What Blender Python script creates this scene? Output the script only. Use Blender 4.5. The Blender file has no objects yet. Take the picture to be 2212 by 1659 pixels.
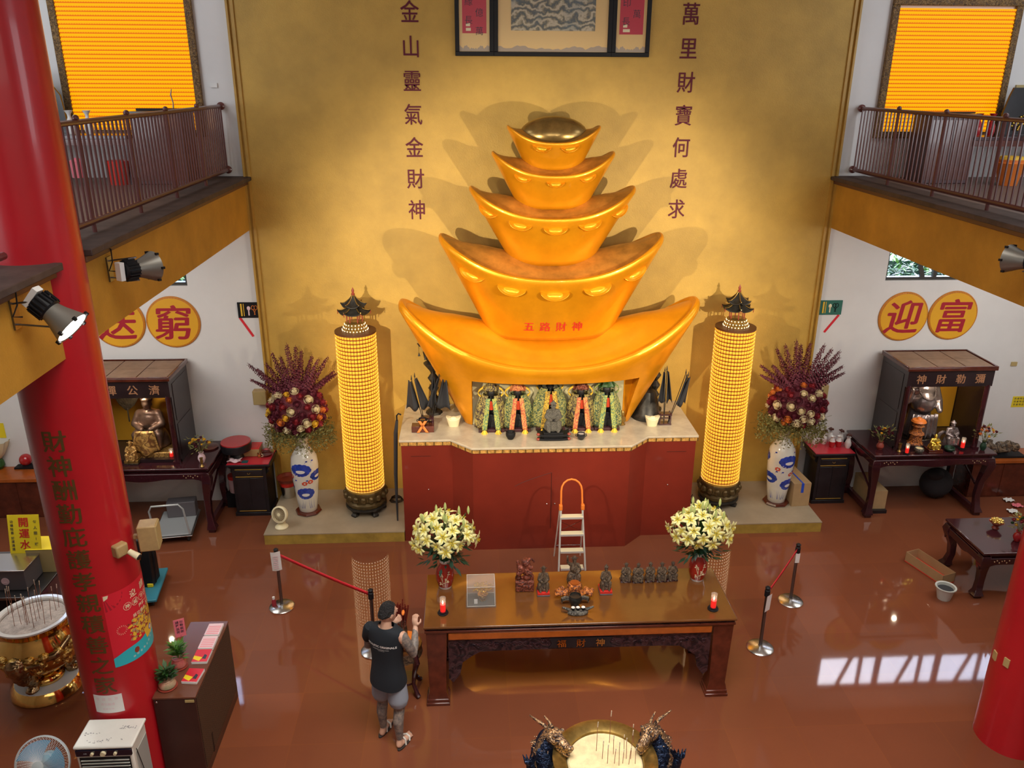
import bpy, bmesh, math, random
from math import sin, cos, pi, radians, sqrt, atan2
from mathutils import Vector, Matrix, noise
from mathutils.bvhtree import BVHTree
R0 = random.Random(7)
SC = bpy.context.scene
COL = SC.collection

# ---------------------------------------------------------------- camera
FPX = 1758.47; YAW, PIT, ROL = radians(3.125), radians(20.562), radians(-0.311)
CAM = Vector((-1.19, -12.63, 6.8))
_F = Vector((sin(YAW)*cos(PIT), cos(YAW)*cos(PIT), -sin(PIT)))
_r = _F.cross(Vector((0, 0, 1))).normalized(); _d = _F.cross(_r)
_R = cos(ROL)*_r + sin(ROL)*_d; _D = -sin(ROL)*_r + cos(ROL)*_d
def at(px, py, z=0.0):
    """place on the horizontal plane z that the photo shows at this pixel"""
    a = _R*((px-1106)/FPX) + _D*((py-829.5)/FPX) + _F
    return CAM + a*((z-CAM.z)/a.z)
def aty(px, py, y):
    a = _R*((px-1106)/FPX) + _D*((py-829.5)/FPX) + _F
    return CAM + a*((y-CAM.y)/a.y)
cam = bpy.data.cameras.new('camera'); cam.sensor_width = 36; cam.lens = FPX/2212*36
cam.clip_start = 0.05
co = bpy.data.objects.new('camera', cam); COL.objects.link(co)
co.matrix_world = Matrix(((_R.x, -_D.x, -_F.x, CAM.x), (_R.y, -_D.y, -_F.y, CAM.y), (_R.z, -_D.z, -_F.z, CAM.z), (0, 0, 0, 1)))
SC.camera = co

# ---------------------------------------------------------------- materials
def mat(name, col, rough=.5, metal=0., noise=None, bump=None, emit=None, coat=0., spec=None, trans=0., alpha=None, col2=None, ior=None):
    """noise=(scale, amount)  bump=(scale, strength)  emit=(color, strength)"""
    m = bpy.data.materials.new(name); m.use_nodes = True
    nt = m.node_tree; b = nt.nodes['Principled BSDF']; L = nt.links
    c = (*col, 1)
    b.inputs['Base Color'].default_value = c
    b.inputs['Roughness'].default_value = rough; b.inputs['Metallic'].default_value = metal
    if coat: b.inputs['Coat Weight'].default_value = coat; b.inputs['Coat Roughness'].default_value = .06
    if spec is not None: b.inputs['Specular IOR Level'].default_value = spec
    if ior: b.inputs['IOR'].default_value = ior
    if trans: b.inputs['Transmission Weight'].default_value = trans
    if alpha is not None: b.inputs['Alpha'].default_value = alpha
    tc = nt.nodes.new('ShaderNodeTexCoord')
    if noise or col2:
        n = nt.nodes.new('ShaderNodeTexNoise'); n.inputs['Scale'].default_value = noise[0] if noise else 8
        n.inputs['Detail'].default_value = 5; n.inputs['Roughness'].default_value = .62
        L.new(tc.outputs['Object'], n.inputs['Vector'])
        r = nt.nodes.new('ShaderNodeValToRGB'); a = noise[1] if noise else .2
        if col2:
            r.color_ramp.elements[0].color = c; r.color_ramp.elements[1].color = (*col2, 1)
            r.color_ramp.elements[0].position = .5-a; r.color_ramp.elements[1].position = .5+a
        else:
            r.color_ramp.elements[0].color = (*[x*(1-a) for x in col], 1)
            r.color_ramp.elements[1].color = (*[min(1, x*(1+a)) for x in col], 1)
            r.color_ramp.elements[0].position = .3; r.color_ramp.elements[1].position = .7
        L.new(n.outputs['Fac'], r.inputs['Fac']); L.new(r.outputs['Color'], b.inputs['Base Color'])
    if bump:
        n = nt.nodes.new('ShaderNodeTexNoise'); n.inputs['Scale'].default_value = bump[0]; n.inputs['Detail'].default_value = 4
        L.new(tc.outputs['Object'], n.inputs['Vector'])
        bp = nt.nodes.new('ShaderNodeBump'); bp.inputs['Strength'].default_value = bump[1]; bp.inputs['Distance'].default_value = .02
        L.new(n.outputs['Fac'], bp.inputs['Height']); L.new(bp.outputs['Normal'], b.inputs['Normal'])
    if emit:
        b.inputs['Emission Color'].default_value = (*emit[0], 1); b.inputs['Emission Strength'].default_value = emit[1]
    return m
def carved(name, col, col2, scale, rough=.4, metal=0., strength=.8):
    """voronoi / noise relief with darker hollows - carved wood or cast bronze"""
    m = mat(name, col, rough, metal); nt = m.node_tree; b = nt.nodes['Principled BSDF']; L = nt.links
    tc = nt.nodes.new('ShaderNodeTexCoord'); n = nt.nodes.new('ShaderNodeTexNoise')
    n.inputs['Scale'].default_value = scale; n.inputs['Detail'].default_value = 3; n.inputs['Distortion'].default_value = 2.2
    L.new(tc.outputs['Object'], n.inputs['Vector'])
    r = nt.nodes.new('ShaderNodeValToRGB'); r.color_ramp.elements[0].color = (*col2, 1); r.color_ramp.elements[1].color = (*col, 1)
    r.color_ramp.elements[0].position = .42; r.color_ramp.elements[1].position = .58
    L.new(n.outputs['Fac'], r.inputs['Fac']); L.new(r.outputs['Color'], b.inputs['Base Color'])
    bp = nt.nodes.new('ShaderNodeBump'); bp.inputs['Strength'].default_value = strength; bp.inputs['Distance'].default_value = .02
    L.new(n.outputs['Fac'], bp.inputs['Height']); L.new(bp.outputs['Normal'], b.inputs['Normal'])
    return m
M = {}
def D(name, *a, **k): M[name] = mat(name, *a, **k)
D('white_wall', (.80, .79, .78), .7, noise=(1.2, .04))
D('gold_wall', (.56, .345, .065), .55, noise=(1.1, .17), bump=(60, .25))
D('gold_trim', (.50, .29, .05), .45, noise=(3, .15))
D('beam_gold', (.52, .27, .035), .5, noise=(1.5, .2), bump=(60, .2))
D('ingot_deck', (.50, .24, .045), .42, metal=.45, noise=(5, .3), bump=(40, .1))  # dusty brown, with the weaker light on the decks also painted in
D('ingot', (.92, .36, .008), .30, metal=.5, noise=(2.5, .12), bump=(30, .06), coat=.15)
D('ingot_pale', (1.0, .58, .03), .25, metal=.5)
D('maroon_letter', (.13, .018, .035), .6, spec=.2)
D('red_column', (.50, .012, .020), .32, noise=(.8, .12), coat=.25)
D('gold_ink', (.105, .055, .008), .6)
D('altar_red', (.17, .018, .009), .42, noise=(.7, .22), coat=.1)
D('marble', (.52, .44, .33), .18, noise=(5, .14), coat=.3)
D('mosaic', (.50, .27, .07), .4, noise=(30, .5))
D('stone_step', (.36, .29, .20), .5, noise=(2, .12))
D('step_face', (.38, .25, .045), .55, noise=(4, .3))
D('dark_wood', (.045, .010, .014), .16, noise=(3, .3), coat=.5)
D('black_wood', (.014, .014, .018), .3, noise=(4, .4), coat=.2)
D('shrine_wood', (.022, .012, .014), .28, noise=(4, .3), coat=.3)
D('red_wood', (.10, .020, .010), .2, noise=(6, .35), coat=.5)
D('table_wood', (.16, .060, .016), .16, noise=(1.5, .15), coat=.7)
D('orange_wood', (.42, .10, .015), .3, coat=.3, noise=(8, .2))
D('roof_board', (.30, .19, .12), .6, noise=(6, .2))
D('steel', (.62, .61, .58), .25, metal=1.)
D('steel_dark', (.22, .22, .23), .3, metal=1.)
D('black', (.010, .010, .012), .5, spec=.25)
D('rubber', (.02, .02, .02), .7)
D('glass_edge', (.85, .80, .75), .2, alpha=.6)
D('teal_dark', (.01, .08, .09), .7)
D('board_green', (.03, .16, .12), .6)
D('seam', (.03, .006, .006), .6)
D('grey_light', (.50, .54, .55), .3, metal=.3)
D('dome_gold', (.30, .19, .06), .25, metal=.7, noise=(6, .3))
D('white', (.82, .82, .80), .4)
D('paper', (.85, .84, .82), .8)
D('ceramic', (.80, .80, .78), .12, coat=.6)
D('porcelain', (.72, .70, .62), .12, coat=.7, noise=(6, .06))
D('cobalt', (.02, .055, .38), .15, coat=.6, noise=(14, .5))
D('vermilion', (.62, .07, .03), .2, coat=.4)
D('ink_wash', (.30, .30, .30), .6)
D('ink', (.03, .03, .05), .5)
D('cream', (.83, .74, .48), .35)
D('cream_dark', (.20, .14, .07), .6)
D('rail', (.13, .038, .034), .3, coat=.3)
D('ledge', (.075, .050, .042), .7, noise=(4, .4))
D('ledge_edge', (.14, .062, .032), .5)
D('balcony_floor', (.16, .11, .09), .5)
D('cardboard', (.42, .27, .13), .8, noise=(6, .08))
D('cardboard_in', (.26, .15, .08), .9)
D('blue_tape', (.02, .08, .55), .4)
D('bronze', (.075, .055, .035), .35, metal=.6, noise=(18, .5), bump=(40, .5))
D('bronze_gold', (.36, .22, .06), .32, metal=.7, noise=(10, .4))
D('brass', (.88, .56, .16), .10, metal=1., noise=(4, .15))
D('brass_relief', (.75, .46, .14), .22, metal=1., noise=(22, .6), bump=(34, 1.))
D('gold', (.95, .60, .10), .25, metal=.9, noise=(12, .25))
D('ash', (.50, .44, .40), .95, noise=(14, .3), bump=(40, .5))
D('sand', (.85, .68, .38), .95, noise=(10, .18), bump=(50, .4))
D('incense', (.33, .12, .06), .8)
D('incense_ash', (.75, .62, .48), .8)
D('lily', (.93, .90, .42), .5)
D('lily_core', (.90, .72, .04), .5)
D('lily_bud', (.62, .72, .25), .5)
D('leaf', (.03, .10, .02), .45, noise=(20, .4))
D('leaf_dark', (.012, .045, .022), .45, noise=(20, .4))
D('leaf_fresh', (.16, .36, .05), .45)
D('foliage', (.20, .19, .055), .7, noise=(16, .5))
D('burgundy', (.13, .012, .028), .7, noise=(30, .4))
D('rose_red', (.30, .02, .03), .6)
D('rose_orange', (.75, .22, .04), .6)
D('rose_yellow', (.85, .52, .04), .6)
D('rose_cream', (.80, .68, .42), .6)
D('hair', (.012, .011, .012), .6, bump=(120, .8))
D('skin', (.62, .36, .25), .5)
D('tattoo', (.34, .27, .22), .55, noise=(26, .2), col2=(.06, .065, .075))
D('tank_black', (.008, .012, .018), .85)
D('shorts_grey', (.27, .30, .36), .85, noise=(3, .08))
D('sandal', (.03, .02, .016), .6)
D('strap_white', (.7, .68, .62), .6)
D('belt_red', (.75, .02, .035), .6)
D('pink', (.85, .20, .25), .6)
D('pink_pale', (.85, .62, .66), .6)
D('sign_yellow', (.90, .70, .02), .5)
D('sign_red', (.65, .02, .02), .5)
D('teal', (.04, .36, .40), .5)
D('poster_red', (.72, .02, .04), .4)
D('poster_dark', (.42, .015, .03), .4)
D('poster_blue', (.03, .50, .58), .4)
D('poster_cream', (.85, .75, .50), .5)
D('medal_yellow', (.83, .42, .02), .5, noise=(1, .08))
D('medal_edge', (.62, .22, .02), .5)
D('medal_red', (.42, .012, .03), .5)
D('tan_box', (.44, .30, .13), .5, noise=(8, .15))
D('beige_plate', (.50, .38, .16), .5)
D('light_glass', (1, 1, 1), .3, emit=((1., .97, .9), 14))
D('flame', (1, .8, .4), .5, emit=((1., .75, .35), 6))
D('candle_red', (.85, .02, .02), .3, emit=((1., .03, .02), .5))
D('glass', (.95, .9, .85), .05, alpha=.22)
D('acrylic', (.9, .88, .82), .04, alpha=.10)
D('blue_plastic', (.10, .42, .62), .3, alpha=.9)
D('grille', (.62, .66, .66), .4, alpha=.5)
D('tray_red', (.13, .015, .012), .3, coat=.4)
D('lacquer', (.45, .015, .02), .2, coat=.6)
D('red_top', (.62, .03, .05), .3, coat=.3)
D('red_plastic', (.70, .03, .02), .35)
D('orange_plastic', (.85, .22, .03), .4)
D('backdrop', (.55, .50, .30), .6, noise=(2, .2))
D('shrine_gold', (.85, .42, .03), .5, noise=(1, .1))
D('cloth_dark', (.025, .025, .03), .75)
D('box_grey', (.13, .12, .13), .4)
D('clay_red', (.30, .05, .03), .4)
D('grey_paint', (.35, .37, .38), .4)
D('carved_sticks', (.16, .015, .012), .3)
D('teal_flat', (.04, .24, .33), .5)
D('brass_dark', (.30, .20, .10), .22, metal=.9, noise=(16, .5))
D('urn_brass', (.45, .30, .09), .28, metal=.9, noise=(8, .4))
D('cab_brown', (.055, .022, .018), .35, noise=(3, .2))
D('cab_top', (.16, .055, .03), .25, coat=.3)
D('leaf_mid', (.08, .22, .03), .45, noise=(20, .4))
D('pot_pink', (.80, .42, .30), .2, coat=.4, noise=(7, .2), col2=(.25, .30, .16))
D('pot_red', (.42, .06, .08), .3, noise=(14, .25), col2=(.62, .22, .16))
D('cooler_white', (.74, .72, .64), .35)
D('cooler_top', (.80, .80, .74), .25, noise=(7, .10), col2=(.82, .82, .76))
D('black_gloss', (.006, .006, .02), .1, coat=.6)
D('grille_grey', (.42, .42, .38), .5)
D('grille_rim', (.62, .70, .72), .3, alpha=.85)
D('fan_blue', (.16, .50, .68), .3)
D('fan_blade', (.08, .38, .62), .25, alpha=.8)
D('gold_foil', (.9, .68, .22), .2, metal=.8)
D('pail_white', (.55, .56, .52), .4)
D('dark_plum', (.075, .028, .032), .35)
M['mesh_side'] = mat('mesh_side', (.04, .03, .02), .5)
def _ms():
    nt = M['mesh_side'].node_tree; tc = nt.nodes.new('ShaderNodeTexCoord'); v = nt.nodes.new('ShaderNodeTexVoronoi'); v.inputs['Scale'].default_value = 38; v.inputs['Randomness'].default_value = 0.15
    r = nt.nodes.new('ShaderNodeValToRGB'); r.color_ramp.elements[0].color = (.008, .006, .005, 1); r.color_ramp.elements[1].color = (.085, .055, .035, 1); r.color_ramp.elements[0].position = .32; r.color_ramp.elements[1].position = .42
    nt.links.new(tc.outputs['Object'], v.inputs['Vector']); nt.links.new(v.outputs['Distance'], r.inputs['Fac']); nt.links.new(r.outputs['Color'], nt.nodes['Principled BSDF'].inputs['Base Color'])
_ms()
D('aluminium', (.72, .71, .68), .3, metal=.4)
M['panel_frame'] = carved('panel_frame', (.30, .17, .05), (.09, .045, .015), 26, .5)
M['carved_purple'] = carved('carved_purple', (.060, .025, .030), (.010, .006, .010), 9, .28)
M['carved_red'] = carved('carved_red', (.34, .085, .045), (.07, .015, .01), 24, .3)
M['carved_dark'] = carved('carved_dark', (.24, .165, .10), (.04, .027, .02), 10, .4, .1)
M['carved_robe'] = mat('carved_robe', (.27, .16, .11), .28, metal=.6, noise=(4, .45), bump=(9, .5))
M['carved_silver'] = mat('carved_silver', (.34, .28, .27), .25, metal=.7, noise=(5, .45), bump=(9, .5))
M['carved_gold'] = carved('carved_gold', (.80, .48, .14), (.30, .14, .05), 9, .3, .6, .5)
M['carved_stone'] = carved('carved_stone', (.20, .185, .15), (.05, .045, .04), 26, .5)
M['dragon_blue'] = carved('dragon_blue', (.025, .045, .10), (.008, .012, .03), 22, .3, .7)
M['dragon_gold'] = carved('dragon_gold', (.75, .48, .25), (.06, .05, .06), 30, .28, .8)
M['orange_carved'] = carved('orange_carved', (.80, .26, .05), (.12, .03, .02), 26, .35)
M['painting'] = carved('painting', (.46, .40, .28), (.12, .13, .12), 3.2, .7, 0., .05)
M['brocade_dark'] = carved('brocade_dark', (.46, .36, .10), (.05, .03, .035), 16, .6)
M['brocade_green'] = carved('brocade_green', (.50, .46, .14), (.04, .10, .07), 22, .6)
M['brocade_gold'] = carved('brocade_gold', (.85, .52, .05), (.25, .16, .04), 26, .55)
M['brocade_orange'] = carved('brocade_orange', (.85, .34, .10), (.50, .10, .06), 22, .55)
M['brocade_lime'] = carved('brocade_lime', (.50, .48, .10), (.10, .22, .12), 22, .55)

def floor_mat():
    m = mat('polished_granite', (.16, .042, .016), .045); nt = m.node_tree; b = nt.nodes['Principled BSDF']; L = nt.links
    b.inputs['Specular IOR Level'].default_value = .42
    tc = nt.nodes.new('ShaderNodeTexCoord')
    n = nt.nodes.new('ShaderNodeTexNoise'); n.inputs['Scale'].default_value = .35; n.inputs['Detail'].default_value = 5
    n2 = nt.nodes.new('ShaderNodeTexNoise'); n2.inputs['Scale'].default_value = 70; n2.inputs['Detail'].default_value = 2
    br = nt.nodes.new('ShaderNodeTexBrick'); br.offset = 0.; br.inputs['Scale'].default_value = 1.
    br.inputs['Mortar Size'].default_value = .0022; br.inputs['Brick Width'].default_value = .8; br.inputs['Row Height'].default_value = .8
    br.inputs['Color1'].default_value = (.25, .079, .036, 1); br.inputs['Color2'].default_value = (.215, .069, .033, 1); br.inputs['Mortar'].default_value = (.27, .085, .03, 1)
    for x in (n, n2): L.new(tc.outputs['Object'], x.inputs['Vector'])
    mp = nt.nodes.new('ShaderNodeMapping'); mp.inputs['Rotation'].default_value = (0, 0, radians(9)); L.new(tc.outputs['Object'], mp.inputs['Vector']); L.new(tc.outputs['Object'], br.inputs['Vector'])
    mx = nt.nodes.new('ShaderNodeMixRGB'); mx.blend_type = 'MULTIPLY'; mx.inputs[0].default_value = .55
    r = nt.nodes.new('ShaderNodeValToRGB'); r.color_ramp.elements[0].position = .3; r.color_ramp.elements[1].position = .7
    r.color_ramp.elements[0].color = (.55, .55, .6, 1); r.color_ramp.elements[1].color = (1.1, 1, .95, 1)
    L.new(n.outputs['Fac'], r.inputs['Fac']); L.new(br.outputs['Color'], mx.inputs[1]); L.new(r.outputs['Color'], mx.inputs[2])
    L.new(mx.outputs[0], b.inputs['Base Color'])
    return m
M['floor'] = floor_mat()
def panel_mat(name, c1, c2, pitch):
    m = mat(name, c1, .5); nt = m.node_tree; b = nt.nodes['Principled BSDF']; L = nt.links
    tc = nt.nodes.new('ShaderNodeTexCoord'); sp = nt.nodes.new('ShaderNodeSeparateXYZ'); L.new(tc.outputs['Object'], sp.inputs[0])
    def mth(op, a, v=None):
        x = nt.nodes.new('ShaderNodeMath'); x.operation = op
        if hasattr(a, 'links'): L.new(a, x.inputs[0])
        else: x.inputs[0].default_value = a
        if v is not None:
            if hasattr(v, 'links'): L.new(v, x.inputs[1])
            else: x.inputs[1].default_value = v
        return x.outputs[0]
    fz = mth('FRACT', mth('DIVIDE', sp.outputs['Z'], pitch)); fx = mth('FRACT', mth('DIVIDE', sp.outputs['X'], pitch*.62))
    cx_ = mth('ABSOLUTE', mth('SUBTRACT', fx, .5)); lo = mth('ADD', .22, mth('MULTIPLY', cx_, .35))
    on = mth('GREATER_THAN', fz, lo); r = nt.nodes.new('ShaderNodeMixRGB'); L.new(on, r.inputs[0])
    r.inputs[1].default_value = (*c2, 1); r.inputs[2].default_value = (*c1, 1)
    b.inputs['Base Color'].default_value = (.3, .10, .01, 1); L.new(r.outputs[0], b.inputs['Emission Color']); b.inputs['Emission Strength'].default_value = .95
    return m
M['light_rows'] = panel_mat('light_rows', (.98, .44, .0), (.60, .12, .004), .055)
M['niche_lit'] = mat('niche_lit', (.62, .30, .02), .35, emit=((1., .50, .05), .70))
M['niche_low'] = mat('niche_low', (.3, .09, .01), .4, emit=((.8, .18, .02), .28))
M['niche_bulb'] = mat('niche_bulb', (1, .9, .7), .4, emit=((1., .80, .5), 15.))
def _bulb():   # little lamps that shine downwards only, with an opaque gold top
    nt = M['niche_bulb'].node_tree; g = nt.nodes.new('ShaderNodeNewGeometry'); x = nt.nodes.new('ShaderNodeMath'); x.operation = 'MULTIPLY'; x.inputs[1].default_value = 13.; b = nt.nodes['Principled BSDF']
    nt.links.new(g.outputs['Backfacing'], x.inputs[0]); nt.links.new(x.outputs[0], b.inputs['Emission Strength']); b.inputs['Base Color'].default_value = (.5, .22, .02, 1)
_bulb()
M['niche_back'] = mat('niche_back', (.10, .03, .008), .5)

# ---------------------------------------------------------------- mesh builder
class MB:
    def __init__(s): s.v = []; s.f = []; s.mi = []; s.m = 0; s.X = Matrix.Identity(4)
    def add(s, vs, fs, m=None):
        o = len(s.v); s.v += [tuple(s.X @ Vector(p)) for p in vs]
        s.f += [tuple(i+o for i in f) for f in fs]; s.mi += [s.m if m is None else m]*len(fs); return s
    def box(s, x0, y0, z0, x1, y1, z1, m=None):
        v = [(x0, y0, z0), (x1, y0, z0), (x1, y1, z0), (x0, y1, z0), (x0, y0, z1), (x1, y0, z1), (x1, y1, z1), (x0, y1, z1)]
        return s.add(v, [(0, 3, 2, 1), (4, 5, 6, 7), (0, 1, 5, 4), (1, 2, 6, 5), (2, 3, 7, 6), (3, 0, 4, 7)], m)
    def cbox(s, c, h, m=None): return s.box(c[0]-h[0], c[1]-h[1], c[2]-h[2], c[0]+h[0], c[1]+h[1], c[2]+h[2], m)
    def loft(s, rings, cap=True, m=None, closed=True):
        n = len(rings[0]); v = [p for r in rings for p in r]; f = []
        for i in range(len(rings)-1):
            for j in range(n if closed else n-1):
                a = i*n+j; b = i*n+(j+1) % n; f.append((a, b, b+n, a+n))
        if cap: f.append(tuple(reversed(range(n)))); f.append(tuple(range((len(rings)-1)*n, len(rings)*n)))
        return s.add(v, f, m)
    def sq(s, secs, m=None):   # secs: (cx,cy,z,hx,hy) square loft
        return s.loft([[(x-a, y-b, z), (x+a, y-b, z), (x+a, y+b, z), (x-a, y+b, z)] for x, y, z, a, b in secs], m=m)
    def lathe(s, prof, n=24, c=(0, 0, 0), sx=1, sy=1, m=None, cap=True, lobes=0, lobe=.0):
        return s.loft([[(c[0]+r*sx*cos(2*pi*j/n)*(1+lobe*cos(lobes*2*pi*j/n)), c[1]+r*sy*sin(2*pi*j/n)*(1+lobe*cos(lobes*2*pi*j/n)), c[2]+z) for j in range(n)] for r, z in prof], cap=cap, m=m)
    def tube(s, pts, r, n=8, m=None, cap=True):
        P = [Vector(p) for p in pts]; rings = []; up = None
        for i, p in enumerate(P):
            t = (P[min(i+1, len(P)-1)]-P[max(i-1, 0)]).normalized()
            if up is None: up = Vector((0, 0, 1)) if abs(t.z) < .9 else Vector((0, 1, 0))
            a = t.cross(up).normalized(); b = a.cross(t).normalized(); up = b
            rr = r[i] if isinstance(r, (list, tuple)) else r
            rings.append([tuple(p+a*rr*cos(2*pi*j/n)+b*rr*sin(2*pi*j/n)) for j in range(n)])
        return s.loft([list(reversed(q)) for q in rings], cap=cap, m=m)
    def ell(s, c, r, n=12, k=8, m=None, rot=None):
        if not isinstance(r, (list, tuple)): r = (r, r, r)
        Rm = rot or Matrix.Identity(3)
        rings = []
        for i in range(k+1):
            a = -pi/2+pi*i/k; ca = max(cos(a), .02)
            rings.append([tuple(Vector(c)+Rm @ Vector((r[0]*ca*cos(2*pi*j/n), r[1]*ca*sin(2*pi*j/n), r[2]*sin(a)))) for j in range(n)])
        return s.loft(rings, m=m)
    def cap(s, p, q, r1, r2, n=12, m=None):   # tapered capsule
        p = Vector(p); q = Vector(q); t = (q-p).normalized()
        pts = [p-t*r1*.95, p-t*r1*.6, p, q, q+t*r2*.6, q+t*r2*.95]; rr = [r1*.3, r1*.8, r1, r2, r2*.8, r2*.3]
        return s.tube([tuple(x) for x in pts], rr, n, m)
    def prism(s, poly, y0, y1, axis='y', m=None):
        n = len(poly)
        def P(a, b, d): return {'y': (a, d, b), 'x': (d, a, b), 'z': (a, b, d)}[axis]
        v = [P(a, b, y0) for a, b in poly]+[P(a, b, y1) for a, b in poly]
        f = [tuple(range(n)), tuple(reversed(range(n, 2*n)))]+[(i, i+n, (i+1) % n+n, (i+1) % n) for i in range(n)]
        return s.add(v, f, m)
    def grid(s, fn, nu, nv, m=None, cu=False):
        v = [fn(i/nu, j/nv) for j in range(nv+1) for i in range(nu+(0 if cu else 1))]; w = nu if cu else nu+1
        f = [(j*w+i, j*w+(i+1) % w, (j+1)*w+(i+1) % w, (j+1)*w+i) for j in range(nv) for i in range(nu)]
        return s.add(v, f, m)
    def rel(s, mesh, X, m=0):
        o = s.X; s.X = X; s.add([tuple(v.co) for v in mesh.vertices], [tuple(p.vertices) for p in mesh.polygons], m); s.X = o; return s
    def mesh(s, name, sharp=35, fix=True):
        me = bpy.data.meshes.new(name); me.from_pydata(s.v, [], s.f)
        me.polygons.foreach_set('material_index', s.mi)
        if fix:
            bm = bmesh.new(); bm.from_mesh(me); bmesh.ops.recalc_face_normals(bm, faces=bm.faces); bm.to_mesh(me); bm.free()
        me.polygons.foreach_set('use_smooth', [True]*len(me.polygons))
        me.set_sharp_from_angle(angle=radians(sharp)); me.update(); return me
def link(name, me, mats=None, parent=None, loc=None):
    o = bpy.data.objects.new(name, me); COL.objects.link(o)
    if mats is not None and not me.materials:
        for m in (mats if isinstance(mats, (list, tuple)) else [mats]): me.materials.append(M[m])
    if parent: o.parent = parent
    if loc is not None: o.location = loc
    return o
def tag(o, label=None, cat=None, group=None, kind=None):
    for k, v in (('label', label), ('category', cat), ('group', group), ('kind', kind)):
        if v: o[k] = v
    return o
def obj(name, mb, mats, parent=None, bev=0, seg=2, sharp=35, label=None, loc=None, fix=True):
    o = link(name, mb.mesh(name, sharp, fix), mats, parent, loc)
    if bev:
        b = o.modifiers.new('bevel', 'BEVEL'); b.width = bev; b.segments = seg; b.limit_method = 'ANGLE'; b.angle_limit = radians(40)
    if label: o['label'] = label
    return o
def thing(name, label, cat, loc=(0, 0, 0), rz=0, group=None):
    o = bpy.data.objects.new(name, None); COL.objects.link(o); o.location = loc; o.rotation_euler = (0, 0, rz); o.empty_display_size = .1
    return tag(o, label, cat, group)
def solo(name, mb, mats, label, cat, group=None, loc=None, rz=0, **k):
    o = obj(name, mb, mats, loc=loc, **k); o.rotation_euler = (0, 0, rz); return tag(o, label, cat, group)
def struct(name, mb, mats, parent=None, **k):
    o = obj(name, mb, mats, parent, **k); o['kind'] = 'structure'; return o
def dup(root, loc=None, rz=None, label=None, scale=None):
    r = root.copy(); COL.objects.link(r)
    if loc is not None: r.location = loc
    if rz is not None: r.rotation_euler = (0, 0, rz)
    if scale is not None: r.scale = scale if isinstance(scale, (tuple, list)) else (scale,)*3
    if label: r['label'] = label
    for ch in list(root.children):
        c = ch.copy(); COL.objects.link(c); c.parent = r
        for g in list(ch.children):
            d = g.copy(); COL.objects.link(d); d.parent = c
    return r
def baked(me, mods, name='m'):
    """evaluate modifiers once and keep the resulting mesh"""
    o = bpy.data.objects.new('tmp', me); COL.objects.link(o)
    for t, kw in mods:
        md = o.modifiers.new(t, t)
        for k, v in kw.items(): setattr(md, k, v)
    bpy.context.view_layer.update(); dg = bpy.context.evaluated_depsgraph_get()
    r = bpy.data.meshes.new_from_object(o.evaluated_get(dg)); r.name = name
    bpy.data.objects.remove(o)
    r.polygons.foreach_set('use_smooth', [True]*len(r.polygons)); return r
def fused(mb, vox, name='body', sm=3):
    me = mb.mesh('t')
    r = baked(me, [('REMESH', dict(mode='VOXEL', voxel_size=vox)), ('SMOOTH', dict(factor=.5, iterations=sm))], name)
    r.materials.clear(); return r
_tc = {}
def glyph(s, bold=0., ext=.0):
    k = (s, bold, ext)
    if k not in _tc:
        cu = bpy.data.curves.new('t', 'FONT'); cu.body = s; cu.size = 1; cu.align_x = 'CENTER'; cu.align_y = 'CENTER'
        cu.offset = bold; cu.extrude = ext; cu.resolution_u = 2; cu.fill_mode = 'BOTH' if ext else 'FRONT'
        o = bpy.data.objects.new('t', cu); COL.objects.link(o); bpy.context.view_layer.update()
        me = bpy.data.meshes.new_from_object(o.evaluated_get(bpy.context.evaluated_depsgraph_get())); bpy.data.objects.remove(o)
        xs = [v.co.x for v in me.vertices]; ys = [v.co.y for v in me.vertices]
        if xs:
            cx, cy = (min(xs)+max(xs))/2, (min(ys)+max(ys))/2
            for v in me.vertices: v.co.x -= cx; v.co.y -= cy
        _tc[k] = me
    return _tc[k]
def frame(o, right, up):
    """matrix with local x along right, y along up, z outwards"""
    r = Vector(right).normalized(); u = Vector(up).normalized(); n = r.cross(u)
    return Matrix(((r.x, u.x, n.x, o[0]), (r.y, u.y, n.y, o[1]), (r.z, u.z, n.z, o[2]), (0, 0, 0, 1)))
def write(mb, s, o, size, right=(1, 0, 0), up=(0, 0, 1), bold=0., ext=.0, m=0, squash=1.):
    X = frame(o, right, up) @ Matrix.Diagonal((size*squash, size, size if ext else 1, 1)); mb.rel(glyph(s, bold, ext), X, m); return mb
def brush(mb, s, o, size, w=.02, **k):
    r = Vector(k.get('right', (1, 0, 0))); u = Vector(k.get('up', (0, 0, 1))); n = r.cross(u)
    for i, (a, b) in enumerate(((0, 0), (w, 0), (-w, 0), (0, w*.6), (0, -w*.4))): write(mb, s, Vector(o)+(r*a+u*b)*size+n*(i*2e-4), size, **k)
    return mb
def column_text(mb, s, x, y, z, size, pitch, **k):
    for i, c in enumerate(s):
        if c != ' ': write(mb, c, (x, y, z-i*pitch), size, **k)
    return mb
def sliced(mb, step):
    me = mb.mesh('t', fix=False); bm = bmesh.new(); bm.from_mesh(me); xs = [v[0] for v in mb.v]; x = min(xs)+step
    while x < max(xs):
        bmesh.ops.bisect_plane(bm, geom=bm.verts[:]+bm.edges[:]+bm.faces[:], plane_co=(x, 0, 0), plane_no=(1, 0, 0)); x += step
    mb.v = [tuple(v.co) for v in bm.verts]; bm.verts.index_update(); mb.f = [tuple(v.index for v in f.verts) for f in bm.faces]; mb.mi = [f.material_index for f in bm.faces]; bm.free(); return mb
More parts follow.
